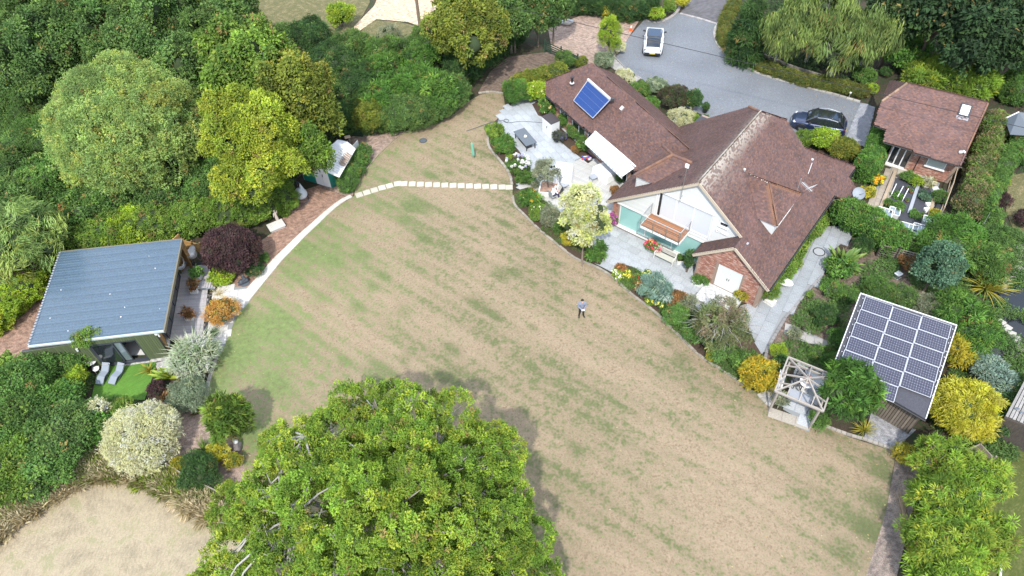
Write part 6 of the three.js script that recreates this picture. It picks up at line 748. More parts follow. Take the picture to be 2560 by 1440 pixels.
// ---------------------------------------------------------------- cars
function car(label, p, turn, o) { // own axes: x along the car, nose at +x, y up
  const t = thing('parked_car', label, 'car', p, turn), L = o.L, W = o.W, H2 = o.H, hl = L / 2, hw = W / 2, paint = new THREE.MeshPhysicalMaterial({ color: col(...o.paint), roughness: .3, metalness: o.metal || 0, clearcoat: 1, clearcoatRoughness: .05 }), glass = M.darkGlass, trim = M.black;
  // loft of cross-sections: [x, half width, top height at the middle, shoulder height, floor]
  const loft = (rows, prof) => { const n = prof.length, pos = [], idx = []; rows.forEach((r) => prof.forEach(([a, b]) => pos.push(r[0], lerp(r[3], r[2], b), a * r[1]))); for (let i = 0; i + 1 < rows.length; i++) for (let j = 0; j + 1 < n; j++) { const a = i * n + j, b = a + 1, c = a + n, d = c + 1; idx.push(a, c, b, b, c, d); } const f = (i0, flip) => { for (let j = 1; j + 1 < n; j++) flip ? idx.push(i0, i0 + j + 1, i0 + j) : idx.push(i0, i0 + j, i0 + j + 1); }; f(0, false); f((rows.length - 1) * n, true); const g = new THREE.BufferGeometry(); g.setAttribute('position', new THREE.Float32BufferAttribute(pos, 3)); g.setIndex(idx); g.computeVertexNormals(); return g; };
  const bodyProf = [[-.94, 0], [-1, .25], [-1, .62], [-.95, .86], [-.8, .96], [-.4, 1], [0, 1.01], [.4, 1], [.8, .96], [.95, .86], [1, .62], [1, .25], [.94, 0]], bl = o.belt;
  const rows = [[-hl, hw * .74, bl * .86, .38], [-hl + .06, hw * .86, bl * .95, .3], [-hl + .3, hw * .95, bl, .24], [-hl * .55, hw, bl, .2], [0, hw, bl * .98, .2], [hl * .42, hw, bl * .97, .2], [hl * .62, hw * .98, bl * .95, .2], [hl - .35, hw * .94, bl * .86, .24], [hl - .1, hw * .82, bl * .76, .3], [hl, hw * .66, bl * .66, .36]];
  part(t, 'body', loft(rows, bodyProf), paint);
  // glasshouse and roof
  const gp = [[-1, 0], [-.9, .7], [-.84, .93], [-.7, 1], [0, 1.02], [.7, 1], [.84, .93], [.9, .7], [1, 0]], x = o.cab, cab = [[x[0], hw * .74, bl + .02, bl - .05], [lerp(x[0], x[1], .55), hw * .8, lerp(bl, H2, .72), bl - .05], [x[1], hw * .84, H2 - .03, bl - .05], [(x[1] + x[2]) / 2, hw * .88, H2, bl - .05], [x[2], hw * .87, H2 - .03, bl - .05], [lerp(x[2], x[3], .5), hw * .86, lerp(H2, bl, .4), bl - .05], [x[3], hw * .84, bl + .01, bl - .05]];
  part(t, 'windows', loft(cab, gp), glass);
  const rf = (x0, x1, k, y) => { const g = box(x1 - x0, .03, W * k, (x0 + x1) / 2, y, 0, .014); return g; };
  part(t, 'roof', rf(x[1] + .05, x[2] - .05, .6, H2 + .005), o.roof || paint);
  for (const s of [-1, 1]) { const y1 = H2 - .06, z1 = s * hw * .8; part(t, 'roof_rail', tube([V(x[1] + .1, y1 - .02, z1), V((x[1] + x[2]) / 2, H2 + .03, s * hw * .82), V(x[2] - .1, y1 + .01, z1)], o.rail || .03, 16, 6), o.railM || M.alu); part(t, 'pillar', [rod(V(x[3], bl, s * hw * .83), V(x[2], H2 - .05, s * hw * .8), .045), rod(V(x[0], bl, s * hw * .74), V(x[1], H2 - .05, s * hw * .76), .05), rod(V(o.bp, bl, s * hw * .87), V(o.bp - .03, H2 - .06, s * hw * .8), .03)], o.pillarM || trim);
    const mir = new THREE.Group(); mir.name = 'mirror'; t.add(mir); part(mir, 'mirror_shell', box(.16, .13, .2, x[3] - .35, bl + .06, s * (hw + .1), .04), o.mirror || trim); part(mir, 'mirror_foot', box(.06, .05, .14, x[3] - .33, bl + .0, s * hw * .96), trim);
    part(t, 'headlight', box(.34, .1, .28, hl - .3, bl * .74, s * hw * .72, .04), M.pale); part(t, 'tail_light', box(.12, .16, .34, -hl + .08, bl * .8, s * hw * .66, .03), o.tail); part(t, 'sill', box(L * .5, .12, .04, 0, .26, s * hw * .985), trim); part(t, 'door_handle', [box(.18, .03, .03, .35, bl * .82, s * hw), box(.18, .03, .03, -.65, bl * .82, s * hw)], o.railM || paint);
    for (const wx of [-o.wb / 2, o.wb / 2]) { const w = new THREE.Group(); w.name = 'wheel'; w.position.set(wx, .34, s * (hw - .1)); t.add(w); part(w, 'tyre', new THREE.TorusGeometry(.26, .09, 8, 24).scale(1, 1, 1.4), M.rubber); part(w, 'rim', [new THREE.CylinderGeometry(.23, .23, .1, 20).rotateX(PI / 2), ...[0, 1, 2, 3, 4].map((i) => box(.05, .4, .02, 0, 0, s * .06).rotateZ(i * PI / 5))], i2(o)); part(t, 'wheel_arch', new THREE.TorusGeometry(.4, .06, 6, 20, PI).translate(wx, .34, s * (hw - .03)), trim); } }
  part(t, 'bumper', [box(.14, .26, W * .82, -hl + .03, .42, 0, .05), box(.14, .2, W * .72, hl - .04, .4, 0, .05)], trim); part(t, 'grille', box(.05, .14, W * .5, hl - .02, bl * .62, 0, .02), trim);
  const pl = part(t, 'number_plate', box(.03, .13, .54, -hl - .045, .5, 0), mat(.75, .6, .05, .5)); part(t, 'number_plate', box(.03, .12, .5, hl + .03, .42, 0), M.white); part(t, 'windscreen_wiper', rod(V(x[3] + .02, bl + .02, -.4), V(x[3] - .12, bl + .12, .2), .01), trim);
  return t;
}
const i2 = (o) => o.rimM || M.steel;
{ const a = G(1638, 71, .6), b = G(1631, 131, .6), d = a.clone().sub(b); // the white car points away up the drive
  const c = a.clone().add(b).multiplyScalar(.5).setY(0); const t = car('white hatchback with black glass roof parked on the grey drive', c, atan2(-d.z, d.x), { L: 4.5, W: 1.9, H: 1.6, belt: .98, paint: [.78, .82, .86], cab: [-1.95, -1.1, .45, 1.25], wb: 2.75, bp: -.2, roof: new THREE.MeshPhysicalMaterial({ color: col(.03, .035, .045), roughness: .08, clearcoat: 1 }), rail: .04, railM: mat(.78, .82, .86, .3), pillarM: mat(.75, .79, .83, .3), tail: M.black });
  part(t, 'tailgate_panel', box(.08, .12, 1.2, -2.2, .84, 0, .03), mat(.78, .82, .86, .3)); }
{ const a = G(1985, 292, .7), b = G(2113, 318, .7), d = a.clone().sub(b), c = a.clone().add(b).multiplyScalar(.5).setY(0);
  car('dark blue sport utility car with silver roof rails beside the house', c, atan2(-d.z, d.x), { L: 4.4, W: 1.84, H: 1.6, belt: 1.0, paint: [.022, .035, .085], metal: .35, cab: [-2.0, -1.45, .35, 1.1], wb: 2.65, bp: -.3, roof: new THREE.MeshPhysicalMaterial({ color: col(.012, .013, .016), roughness: .12, clearcoat: 1 }), rail: .022, railM: mat(.45, .47, .5, .3, { metalness: .5 }), tail: mat(.3, .02, .02, .3) }); }
// ---------------------------------------------------------------- people
function fleshed(bones, cell, lo, hi, blend = .03) { // one smooth skin round tapered bones
  const ext = max(hi.x - lo.x, hi.y - lo.y, hi.z - lo.z), res = Math.ceil(ext / cell) + 4, mc = new MarchingCubes(res, M.skin, false, false, 400000), half = res / 2, c = lo.clone().add(hi).multiplyScalar(.5), st = cell; mc.isolation = 0;
  for (let z = 0; z < res; z++) for (let y = 0; y < res; y++) for (let x = 0; x < res; x++) { const px = c.x + (x - half) * st, py = c.y + (y - half) * st, pz = c.z + (z - half) * st; let acc = 0;
    for (const b of bones) { const [ax, ay, az, ra, bx, by, bz, rb, fl] = b, dx = bx - ax, dy = by - ay, dz = bz - az, l2 = dx * dx + dy * dy + dz * dz || 1e-9; let t = ((px - ax) * dx + (py - ay) * dy + (pz - az) * dz) / l2; t = t < 0 ? 0 : t > 1 ? 1 : t; const ex = px - ax - t * dx, ey = py - ay - t * dy, ez = (pz - az - t * dz) * (fl || 1), D = sqrt(ex * ex + ey * ey + ez * ez) - (ra + (rb - ra) * t); acc += Math.exp(-min(60, max(-20, D / blend * 3.2))); }
    mc.field[x + y * res + z * res * res] = Math.log(acc + 1e-30) * blend / 3.2; }
  mc.update(); const n = mc.count, g = new THREE.BufferGeometry(); g.setAttribute('position', new THREE.BufferAttribute(mc.positionArray.slice(0, n * 3), 3)); g.setAttribute('normal', new THREE.BufferAttribute(mc.normalArray.slice(0, n * 3), 3)); g.scale(st * half, st * half, st * half).translate(c.x, c.y, c.z); const m2 = mergeVertices(g.deleteAttribute('normal'), 1e-5); m2.computeVertexNormals(); return m2;
}
const bone = (a, ra, b, rb, fl) => [...a, ra, ...b, rb, fl];
function hand(p, dir, palm, s) { // palm and five bent fingers; dir along the fingers, palm the way the palm faces
  const d = V(...dir).normalize(), n = V(...palm).normalize(), w = d.clone().cross(n).multiplyScalar(s), at = (f, k, u) => { const q = V(...p).addScaledVector(d, f).addScaledVector(w, k).addScaledVector(n, u); return [q.x, q.y, q.z]; }, out = [bone(at(0, 0, 0), .026, at(.055, .008, 0), .03), bone(at(.03, -.018, 0), .02, at(.085, -.02, 0), .018), bone(at(.03, .022, 0), .02, at(.085, .026, 0), .018)];
  [[.03, .075], [.01, .085], [-.011, .08], [-.031, .062]].forEach(([k, L]) => { out.push(bone(at(.085, k, 0), .0095, at(.085 + L * .45, k, .012), .0085), bone(at(.085 + L * .45, k, .012), .0085, at(.085 + L * .7, k, .035), .0075)); }); out.push(bone(at(.02, .03, .005), .013, at(.055, .06, .02), .0105), bone(at(.055, .06, .02), .0105, at(.085, .062, .04), .009)); return out;
}
{ // the drone pilot, standing on the lawn, facing away from the camera's top edge, head bent to a controller
  const t = thing('person', 'person standing on the lawn in pale hoodie and black trousers', 'person', G(1453, 790), .12);
  const head = [bone([0, 1.6, .05], .085, [0, 1.67, .03], .098), bone([0, 1.56, .085], .055, [0, 1.6, .09], .06), bone([0, 1.605, .13], .014, [0, 1.59, .142], .014), bone([-.098, 1.62, .03], .018, [-.1, 1.6, .03], .014), bone([.098, 1.62, .03], .018, [.1, 1.6, .03], .014)];
  const arm = (s) => [bone([s * .2, 1.4, 0], .062, [s * .27, 1.13, .04], .046), bone([s * .27, 1.13, .04], .044, [s * .1, 1.08, .27], .03)], leg = (s) => [bone([s * .1, .9, 0], .095, [s * .12, .5, .02], .062), bone([s * .12, .5, .02], .06, [s * .15, .09, -.01], .042)], torso = [bone([0, .95, 0], .13, [0, 1.15, 0], .13), bone([-.1, 1.32, 0], .1, [.1, 1.32, 0], .1), bone([0, 1.1, 0], .13, [0, 1.38, 0], .12), bone([0, 1.42, 0], .055, [0, 1.55, .035], .05)];
  const foot = (s, r) => [bone([s * .15, .05, -.04], r, [s * .18, .04, .15], r * .85)];
  part(t, 'body', [fleshed([...torso, ...arm(-1), ...arm(1), ...leg(-1), ...leg(1), ...foot(-1, .035), ...foot(1, .035), bone([0, 1.5, .03], .05, [0, 1.64, .03], .08)], .02, V(-.4, 0, -.25), V(.4, 1.8, .45)), fleshed(head, .006, V(-.13, 1.48, -.1), V(.13, 1.8, .17), .018), fleshed(hand([-.1, 1.08, .27], [.25, .1, .8], [.9, 0, -.2], 1), .005, V(-.2, .98, .2), V(.06, 1.2, .5), .008), fleshed(hand([.1, 1.08, .27], [-.25, .1, .8], [-.9, 0, -.2], -1), .005, V(-.06, .98, .2), V(.2, 1.2, .5), .008)], M.skin);
  const fat = (l, k) => l.map((b) => { b = b.slice(); b[3] += k; b[7] += k; return b; });
  part(t, 'hoodie', fleshed([...fat(torso.slice(0, 3), .028), ...fat([...arm(-1), ...arm(1)], .018), bone([-.09, 1.45, -.06], .06, [.09, 1.45, -.06], .06)], .016, V(-.42, .82, -.25), V(.42, 1.55, .34)), mat(.2, .22, .28, .9)); part(t, 'trousers', fleshed([...fat([...leg(-1), ...leg(1)], .016), bone([-.06, .93, 0], .125, [.06, .93, 0], .125)], .016, V(-.3, .05, -.2), V(.3, 1.1, .2)), mat(.022, .022, .026, .9)); part(t, 'shoes', fleshed([...foot(-1, .052), ...foot(1, .052)], .01, V(-.3, -.02, -.12), V(.3, .12, .26), .015), M.black);
  part(t, 'hair', fleshed([bone([0, 1.64, -.0], .1, [0, 1.7, .02], .1), bone([-.03, 1.73, .05], .06, [.03, 1.73, .05], .06), bone([0, 1.58, -.05], .06, [0, 1.64, -.03], .08)], .008, V(-.14, 1.48, -.14), V(.14, 1.84, .16), .02), mat(.02, .015, .012, .8)); part(t, 'controller', box(.22, .04, .13, 0, 1.11, .4, .015), M.pale);
  t.rotation.y = .1;
}
{ // someone seated by the planter, bent forward
  const t = thing('person', 'seated person in white top and dark patterned trousers by the planter', 'person', G(1384, 497), 2.1);
  const torso = [bone([0, .5, -.1], .14, [0, .72, -.05], .135), bone([-.1, .86, .05], .095, [.1, .86, .05], .095), bone([0, .7, -.03], .13, [0, .9, .06], .11), bone([0, .93, .09], .05, [0, 1.02, .16], .048)], arm = (s) => [bone([s * .18, .88, .05], .056, [s * .24, .66, .2], .042), bone([s * .24, .66, .2], .042, [s * .08, .58, .42], .028)], leg = (s) => [bone([s * .1, .5, -.08], .09, [s * .13, .52, .36], .064), bone([s * .13, .52, .36], .06, [s * .13, .09, .4], .042)], foot = (s, r) => [bone([s * .13, .05, .36], r, [s * .14, .04, .56], r * .85)], fat = (l, k) => l.map((b) => { b = b.slice(); b[3] += k; b[7] += k; return b; });
  part(t, 'body', [fleshed([...torso, ...arm(-1), ...arm(1), ...leg(-1), ...leg(1), ...foot(-1, .035), ...foot(1, .035)], .02, V(-.4, 0, -.35), V(.4, 1.1, .65)), fleshed([bone([0, 1.08, .19], .085, [0, 1.14, .2], .095), bone([0, 1.05, .25], .05, [0, 1.08, .26], .055), bone([0, 1.09, .295], .014, [0, 1.07, .305], .014), bone([-.095, 1.1, .19], .018, [-.097, 1.08, .19], .014), bone([.095, 1.1, .19], .018, [.097, 1.08, .19], .014)], .007, V(-.13, .95, .05), V(.13, 1.28, .33), .018), fleshed(hand([-.08, .58, .42], [.2, -.1, .8], [.3, -1, 0], 1), .005, V(-.2, .48, .36), V(.06, .7, .64), .008), fleshed(hand([.08, .58, .42], [-.2, -.1, .8], [-.3, -1, 0], -1), .005, V(-.06, .48, .36), V(.2, .7, .64), .008)], mat(.62, .38, .3, .6));
  part(t, 'shirt', fleshed([...fat(torso.slice(0, 3), .024), ...fat([arm(-1)[0], arm(1)[0]], .018)], .016, V(-.38, .4, -.32), V(.38, 1.08, .36)), mat(.75, .77, .78, .9)); part(t, 'trousers', fleshed([...fat([...leg(-1), ...leg(1)], .018), bone([-.07, .5, -.1], .12, [.07, .5, -.1], .12)], .016, V(-.3, .04, -.3), V(.3, .72, .55)), mat(.06, .05, .09, .9, { map: colTex(64, .2, (u, v) => hash(u * 16, v * 16) > .7 ? [.9, .7, .9] : [.8, .8, 1]) })); part(t, 'shoes', fleshed([...foot(-1, .05), ...foot(1, .05)], .01, V(-.3, -.02, .28), V(.3, .12, .66), .015), M.black); part(t, 'hair', fleshed([bone([0, 1.15, .15], .095, [0, 1.19, .19], .09), bone([0, 1.06, .1], .06, [0, 1.12, .12], .08)], .008, V(-.14, .98, -.02), V(.14, 1.32, .32), .02), mat(.6, .56, .52, .9));
  const c = thing('garden_chair', 'grey chair under the seated person by the planter', 'chair', t.position.clone(), 2.1); part(c, 'seat', box(.46, .04, .46, 0, .36, -.08, .015), M.grey); part(c, 'backrest', box(.46, .5, .04, 0, .68, -.33, .015), M.grey); for (const [x, z] of [[-.2, -.28], [.2, -.28], [-.2, .12], [.2, .12]]) part(c, 'leg', cyl(.018, .018, .35, x, 0, z), M.steel);
}
// ---------------------------------------------------------------- terrace furniture
{ const a = G(1285, 330, .72), b = G(1318, 368, .72), c = G(1341, 355, .72), d = G(1308, 322, .72), cen = a.clone().add(c).multiplyScalar(.5).setY(0), ax = b.clone().sub(a), ang = atan2(-ax.z, ax.x), t = thing('patio_table', 'long dark slate topped table on the terrace', 'table', cen, ang);
  part(t, 'tabletop', box(2.3, .05, 1.06, 0, .72, 0, .012), M.slate); part(t, 'base', box(1.5, .55, .5, 0, .28, 0, .03), M.dark); for (const [x, z] of [[-1, -.4], [1, -.4], [-1, .4], [1, .4]]) part(t, 'leg', box(.06, .7, .06, x, .35, z), M.black); const o = thing('lantern', 'small cream lantern standing on the slate table', 'lantern', cen.clone().add(V(0, .745, 0)), .3); part(o, 'lantern_body', [cyl(.12, .09, .12), cyl(.03, .03, .1, 0, .12)], M.cream); part(o, 'candle', cyl(.05, .05, .14, .1, 0, .06), M.offwhite); }
{ const t = thing('storage_cabinet', 'white garden storage cabinet with dark brown lid on the terrace', 'cabinet', G(1377, 333), W_ANG + PI / 2 + .05); part(t, 'body', box(.9, 1.5, 1.3, 0, .75, 0, .02), mat(.72, .74, .74, .55)); part(t, 'door', box(.02, 1.3, .6, -.46, .72, -.32), M.white); part(t, 'door', box(.02, 1.3, .6, -.46, .72, .32), M.white); part(t, 'lid', box(1.0, .07, 1.4, 0, 1.54, 0, .03), mat(.055, .045, .045, .6)); part(t, 'handle', box(.04, .16, .04, -.49, .9, .06), M.black); }
const cover_ = (label, x, y, w, h, d, turn) => { const t = thing('covered_sofa', label, 'covered furniture', G(x, y), turn); const g = new RoundedBoxGeometry(w, h, d, 8, .16), p = g.attributes.position; for (let i = 0; i < p.count; i++) { const X = p.getX(i), Y = p.getY(i), Z = p.getZ(i), k = (Y + h / 2) / h; p.setXYZ(i, X * (1.04 - .1 * k) + .03 * noise(X * 4, Y * 4, Z * 4), Y + (Y > 0 ? .07 * noise(X * 2.2, Z * 2.2, 2) - .08 * (X / w + .5) : 0), Z * (1.04 - .1 * k) + .04 * noise(X * 4, Z * 5, Y * 5)); } g.computeVertexNormals(); g.translate(0, h / 2 + .06, 0); part(t, 'cover', g, M.cover); const hem = box(w * 1.02, .1, d * 1.02, 0, .08, 0, .03); part(t, 'hem', hem, M.pale); return t; };
cover_('white covered garden sofa behind the olive tree', 1408, 446, 1.5, .85, 2.2, U_ANG + .5); cover_('white covered garden sofa under the awning edge', 1510, 443, 1.25, .85, 1.8, W_ANG + PI / 2 + .1);
{ const t = thing('planter', 'square white planter holding an olive tree on the deck', 'planter', G(1372, 477), U_ANG + .5); part(t, 'box_wall', [box(1.5, .42, .09, 0, .21, -.7), box(1.5, .42, .09, 0, .21, .7), box(.09, .42, 1.31, -.7, .21, 0), box(.09, .42, 1.31, .7, .21, 0)], M.white); part(t, 'soil', box(1.3, .05, 1.3, 0, .33, 0), M.barkChip); }
T('grey green olive tree in the white square planter', 1366, 432, 33, 2.1, 1.15, 'olivegrey', { leaf: 'fine', size: .2, k: 16, base: [1372, 474], coreK: .25, density: .9, tr: .05, name: 'olive_tree' });
B('small grey shrub in a pot left of the planter', 1338, 462, 11, .8, 'olivegrey', { leaf: 'fine', size: .14 });
{ const t = thing('garden_chair', 'grey square garden chair right of the olive planter', 'chair', G(1411, 470), .5); part(t, 'seat', box(.6, .08, .6, 0, .42, 0, .02), M.lead); part(t, 'backrest', box(.6, .5, .06, 0, .68, -.3, .02), M.lead); for (const [x, z] of [[-.27, -.27], [.27, -.27], [-.27, .27], [.27, .27]]) part(t, 'leg', box(.04, .4, .04, x, .2, z), M.steel); const s = thing('dog', 'small black dog lying on the deck by the grey chair', 'dog', G(1404, 481, 0).setY(.08), 1.2); part(s, 'body', fleshed([bone([-.2, .12, 0], .1, [.16, .13, 0], .095), bone([.16, .16, 0], .06, [.26, .22, .03], .055), bone([.26, .23, .03], .06, [.36, .21, .05], .03), bone([-.28, .1, 0], .03, [-.42, .06, .08], .015), bone([.1, .06, .09], .035, [.27, .03, .12], .025), bone([.1, .06, -.09], .035, [.27, .03, -.1], .025), bone([-.18, .07, .1], .06, [-.06, .03, .15], .028), bone([.24, .28, .07], .02, [.22, .22, .09], .014), bone([.24, .28, -.02], .02, [.22, .22, -.04], .014)], .014, V(-.5, 0, -.25), V(.45, .35, .25), .02), M.black); }
{ const t = thing('garden_table', 'small blue grey table beside the covered sofa', 'table', G(1483, 452), .5); part(t, 'tabletop', box(.55, .04, .55, 0, .45, 0, .01), M.lead); for (const [x, z] of [[-.23, -.23], [.23, -.23], [-.23, .23], [.23, .23]]) part(t, 'leg', box(.04, .43, .04, x, .215, z), M.steel); }
{ const o = thing('toy_pile', 'red and blue toys lying by the terrace door', 'toys', G(1470, 398).setY(.06), 0), r = rng(3), cs = [mat(.5, .05, .06, .5), mat(.06, .1, .35, .5), mat(.6, .6, .62, .5), mat(.1, .1, .15, .5)]; for (let i = 0; i < 16; i++) part(o, 'toy', i % 2 ? new THREE.SphereGeometry(.08 + r() * .05, 10, 8).translate((r() - .5) * .9, .09, (r() - .5) * .5) : box(.2 + r() * .15, .12, .14, (r() - .5) * .9, .08, (r() - .5) * .5, .03), cs[i % 4]); }
solo('hose_pipe', 'dark hose lying in a loop across the terrace', 'hose', tube([[1166, 330], [1200, 318], [1240, 305], [1258, 304], [1268, 308], [1272, 303], [1264, 300], [1259, 305], [1268, 309], [1300, 306], [1362, 309]].map(([x, y]) => G(x, y).setY(.1)), .022, 120), M.slate);
{ const t = thing('clothes_dryer', 'folded rotary dryer under a green cover on the lawn', 'clothes dryer', G(1185, 396), 0); part(t, 'pole', cyl(.025, .025, 1.7), M.steel); part(t, 'cover', new THREE.LatheGeometry([[0, 1.62], [.07, 1.6], [.1, 1.5], [.12, 1.0], [.11, .5], [.13, .3], [0, .28]].map(([x, y]) => new THREE.Vector2(x, y)), 14), mat(.16, .42, .3, .7)); t.rotation.z = .05; }
{ const t = thing('manhole_cover', 'round dark manhole cover in the upper lawn', 'manhole cover', G(1058, 352).setY(.012)); part(t, 'cover_plate', cyl(.3, .29, .025, 0, 0, 0, 24), M.slate); part(t, 'rim', new THREE.TorusGeometry(.31, .03, 6, 28).rotateX(PI / 2).translate(0, .01, 0), M.dark); }
{ const t = thing('manhole_cover', 'large round manhole cover set in the side path', 'manhole cover', G(2047, 631).setY(.056)); part(t, 'cover_plate', cyl(.36, .36, .012, 0, 0, 0, 28), mat(.34, .35, .36, .8)); part(t, 'rim', new THREE.TorusGeometry(.4, .035, 6, 32).rotateX(PI / 2).translate(0, .01, 0), M.dark); }
// front terrace
{ const t = thing('garden_bench', 'pale wooden bench in front of the glazed wall', 'bench', G(1660, 652), U_ANG); for (let i = 0; i < 5; i++) part(t, 'seat_slat', box(1.55, .03, .085, 0, .43, -.2 + i * .1), mat(.5, .5, .43, .8)); for (let i = 0; i < 3; i++) part(t, 'back_slat', box(1.55, .09, .025, 0, .56 + i * .14, -.3), mat(.5, .48, .42, .8)); for (const x of [-.74, .74]) { part(t, 'leg', box(.06, .6, .06, x, .3, .22), M.offwhite); part(t, 'leg', box(.06, .9, .06, x, .45, -.28), M.offwhite); part(t, 'armrest', box(.07, .04, .55, x, .62, -.02), M.offwhite); } }
const potted = (label, x, y, r, h, pm, pal, fl, o = {}) => { const t = thing('potted_plant', label, 'potted plant', G(x, y)); const pot = o.square ? box(r * 2, h, r * 2, 0, h / 2, 0, .02) : new THREE.LatheGeometry([[0, 0], [r * .7, 0], [r, h], [r * 1.08, h], [r * 1.08, h * .88], [r * .96, h * .9], [r * .9, h * .82], [0, h * .82]].map(([a, b]) => new THREE.Vector2(a, b)), 18); part(t, 'pot', pot, pm); if (o.square) part(t, 'soil', box(r * 1.8, .03, r * 1.8, 0, h, 0), M.soil); const pr = o.pr || r * 1.3, lb = [{ p: V(0, h + pr * .6, 0), rx: pr, ry: o.py || pr }]; leaves(t, 'foliage', lb, { seed: plantSeed++, size: o.size || .13, cols: P(pal), leaf: o.leaf || 'broad', density: 1.1, low: -.6 }); if (fl) { const rr = rng(plantSeed), ms = [], cs = []; for (let i = 0; i < (o.n || 50); i++) { const a = rr() * 6.28, yy = lerp(-.1, 1, rr()), hh = sqrt(max(0, 1 - yy * yy)); ms.push(M4(V(hh * cos(a) * pr * 1.05, h + pr * .6 + yy * (o.py || pr) * 1.05, hh * sin(a) * pr * 1.05), YQ(a), .1 * lerp(.7, 1.3, rr()))); const c = fl[floor(rr() * fl.length)]; cs.push(col(...c)); } inst(t, 'flowers', BLOOM, M.petal, ms, cs, true); } return t; };
potted('white pot with purple bougainvillea at the brick pier', 1530, 566, .3, .42, M.white, 'mid', [[.45, .08, .35], [.55, .15, .45]], { pr: .36, py: .65, n: 110 }); potted('planter of pink and red flowers at the glazed wall', 1625, 627, .32, .35, M.pale, 'fern', [[.75, .05, .2], [.8, .1, .12], [.8, .5, .2]], { pr: .42, py: .34, n: 60 }); potted('pink flowering pot left of the bench', 1640, 634, .24, .3, M.pale, 'light', [[.75, .15, .25], [.8, .6, .6]], { pr: .32, n: 50 }); potted('square white planter with a small plant right of the bench', 1699, 657, .25, .4, M.white, 'mid', null, { square: 1, pr: .2, py: .3 }); potted('round grey pot by the dark climber', 1718, 669, .22, .32, M.grey, 'olivegrey', null, { pr: .24 });
{ const t = thing('trough_planter', 'white trough planter with green leaves beside the door step', 'planter', G(1748, 712), U_ANG + .2); part(t, 'trough', box(1.05, .42, .5, 0, .21, 0, .03), M.white); leaves(t, 'foliage', [{ p: V(-.2, .5, 0), rx: .36, ry: .22 }, { p: V(.2, .5, 0), rx: .36, ry: .22 }], { seed: 5, size: .13, cols: P('fern'), density: 1.2 }); }
solo('plant_stake', 'thin pale stake standing at the lawn edge below the variegated tree', 'stake', rod(G(1457, 688), G(1456, 688).setY(1.1), .018), M.plank);
{ const t = thing('folded_parasol', 'white covered parasol lying among the side path planting', 'parasol', G(1957, 716).setY(.5), .4); part(t, 'cover', new THREE.SphereGeometry(.5, 16, 10).scale(.62, .55, 1.2).rotateY(.6), M.canvas); part(t, 'pole', rod(V(0, -.5, 0), V(0, .2, 0), .04), M.pale); } { const t = thing('white_block', 'small white stone block at the foot of the side path', 'stone block', G(1924, 757), .7); part(t, 'block', box(.5, .35, .7, 0, .18, 0, .06), M.offwhite); part(t, 'block_base', box(.56, .06, .76, 0, .03, 0, .02), M.pale); }
// ---------------------------------------------------------------- around the studio
const basketChair = (label, x, y, turn) => { const t = thing('basket_chair', label, 'chair', G(x, y).setY(.21), turn, 'white basket chairs'), m = mat(.72, .72, .72, .6, { side: THREE.DoubleSide }), g = new THREE.SphereGeometry(.42, 20, 12, 0, PI * 2, PI * .42, PI * .58).translate(0, .75, 0), p = g.attributes.position; for (let i = 0; i < p.count; i++) { const z = p.getZ(i), y2 = p.getY(i); p.setY(i, y2 + (y2 > .55 ? max(0, -z) * .95 : 0)); } g.computeVertexNormals(); part(t, 'shell', g, m); part(t, 'seat_cushion', cyl(.3, .3, .07, 0, .42, 0, 20), M.offwhite); for (const [a, b] of [[-.2, -.2], [.2, -.2], [-.2, .2], [.2, .2]]) part(t, 'leg', rod(V(a * 1.3, 0, b * 1.3), V(a, .42, b), .014), M.steel); return t; };
basketChair('white basket chair nearer the slatted screen', 490, 655, -.9); basketChair('white basket chair nearer the studio glazing', 461, 682, -.6);
{ const t = thing('side_table', 'small round wire side table between the basket chairs', 'table', G(473, 668).setY(.21)); part(t, 'tabletop', cyl(.26, .26, .03, 0, .45, 0, 24), M.lead); for (let i = 0; i < 4; i++) part(t, 'leg', rod(V(cos(i * 1.57) * .2, 0, sin(i * 1.57) * .2), V(cos(i * 1.57) * .16, .45, sin(i * 1.57) * .16), .012), M.steel); }
for (const [l, x, y, pal, leaf] of [['white square deck planter with green leaves', 500, 701, 'mid', 'big'], ['white square deck planter with red leaves by the footbridge', 491, 733, 'rust', 'spiky'], ['white square deck planter with red leaves at the lower deck', 480, 800, 'rust', 'spiky']]) { const t = potted(l, x, y, .27, .4, M.white, pal, null, { square: 1, pr: .34, py: .36, leaf, size: .24 }); t.position.y = .21; }
const lounger = (label, x, y, turn) => { const t = thing('sun_lounger', label, 'sun lounger', G(x, y).setY(.025), turn), m = mat(.24, .28, .33, .8), pr = [[-.85, .12], [-.3, .36], [.22, .27], [.8, .66]]; for (let i = 0; i < 3; i++) part(t, 'sling', beam(V(0, pr[i][1], pr[i][0]), V(0, pr[i + 1][1], pr[i + 1][0]), .58, .03), m); for (const s of [-.31, .31]) { part(t, 'side_rail', tube(pr.map(([z, y2]) => V(s, y2, z)), .018, 30), M.slate); part(t, 'leg', rod(V(s, .02, -.5), V(s, .36, .4), .016), M.slate); part(t, 'leg', rod(V(s, .02, .5), V(s, .36, -.3), .016), M.slate); } part(t, 'headrest', box(.5, .08, .22, 0, .62, .7, .03), M.lead); return t; };
lounger('grey folding sun lounger nearer the round white table', 263, 940, PI - .12).scale.setScalar(.84); lounger('grey folding sun lounger in the middle of the turf side', 297, 940, PI - .3).scale.setScalar(.84);
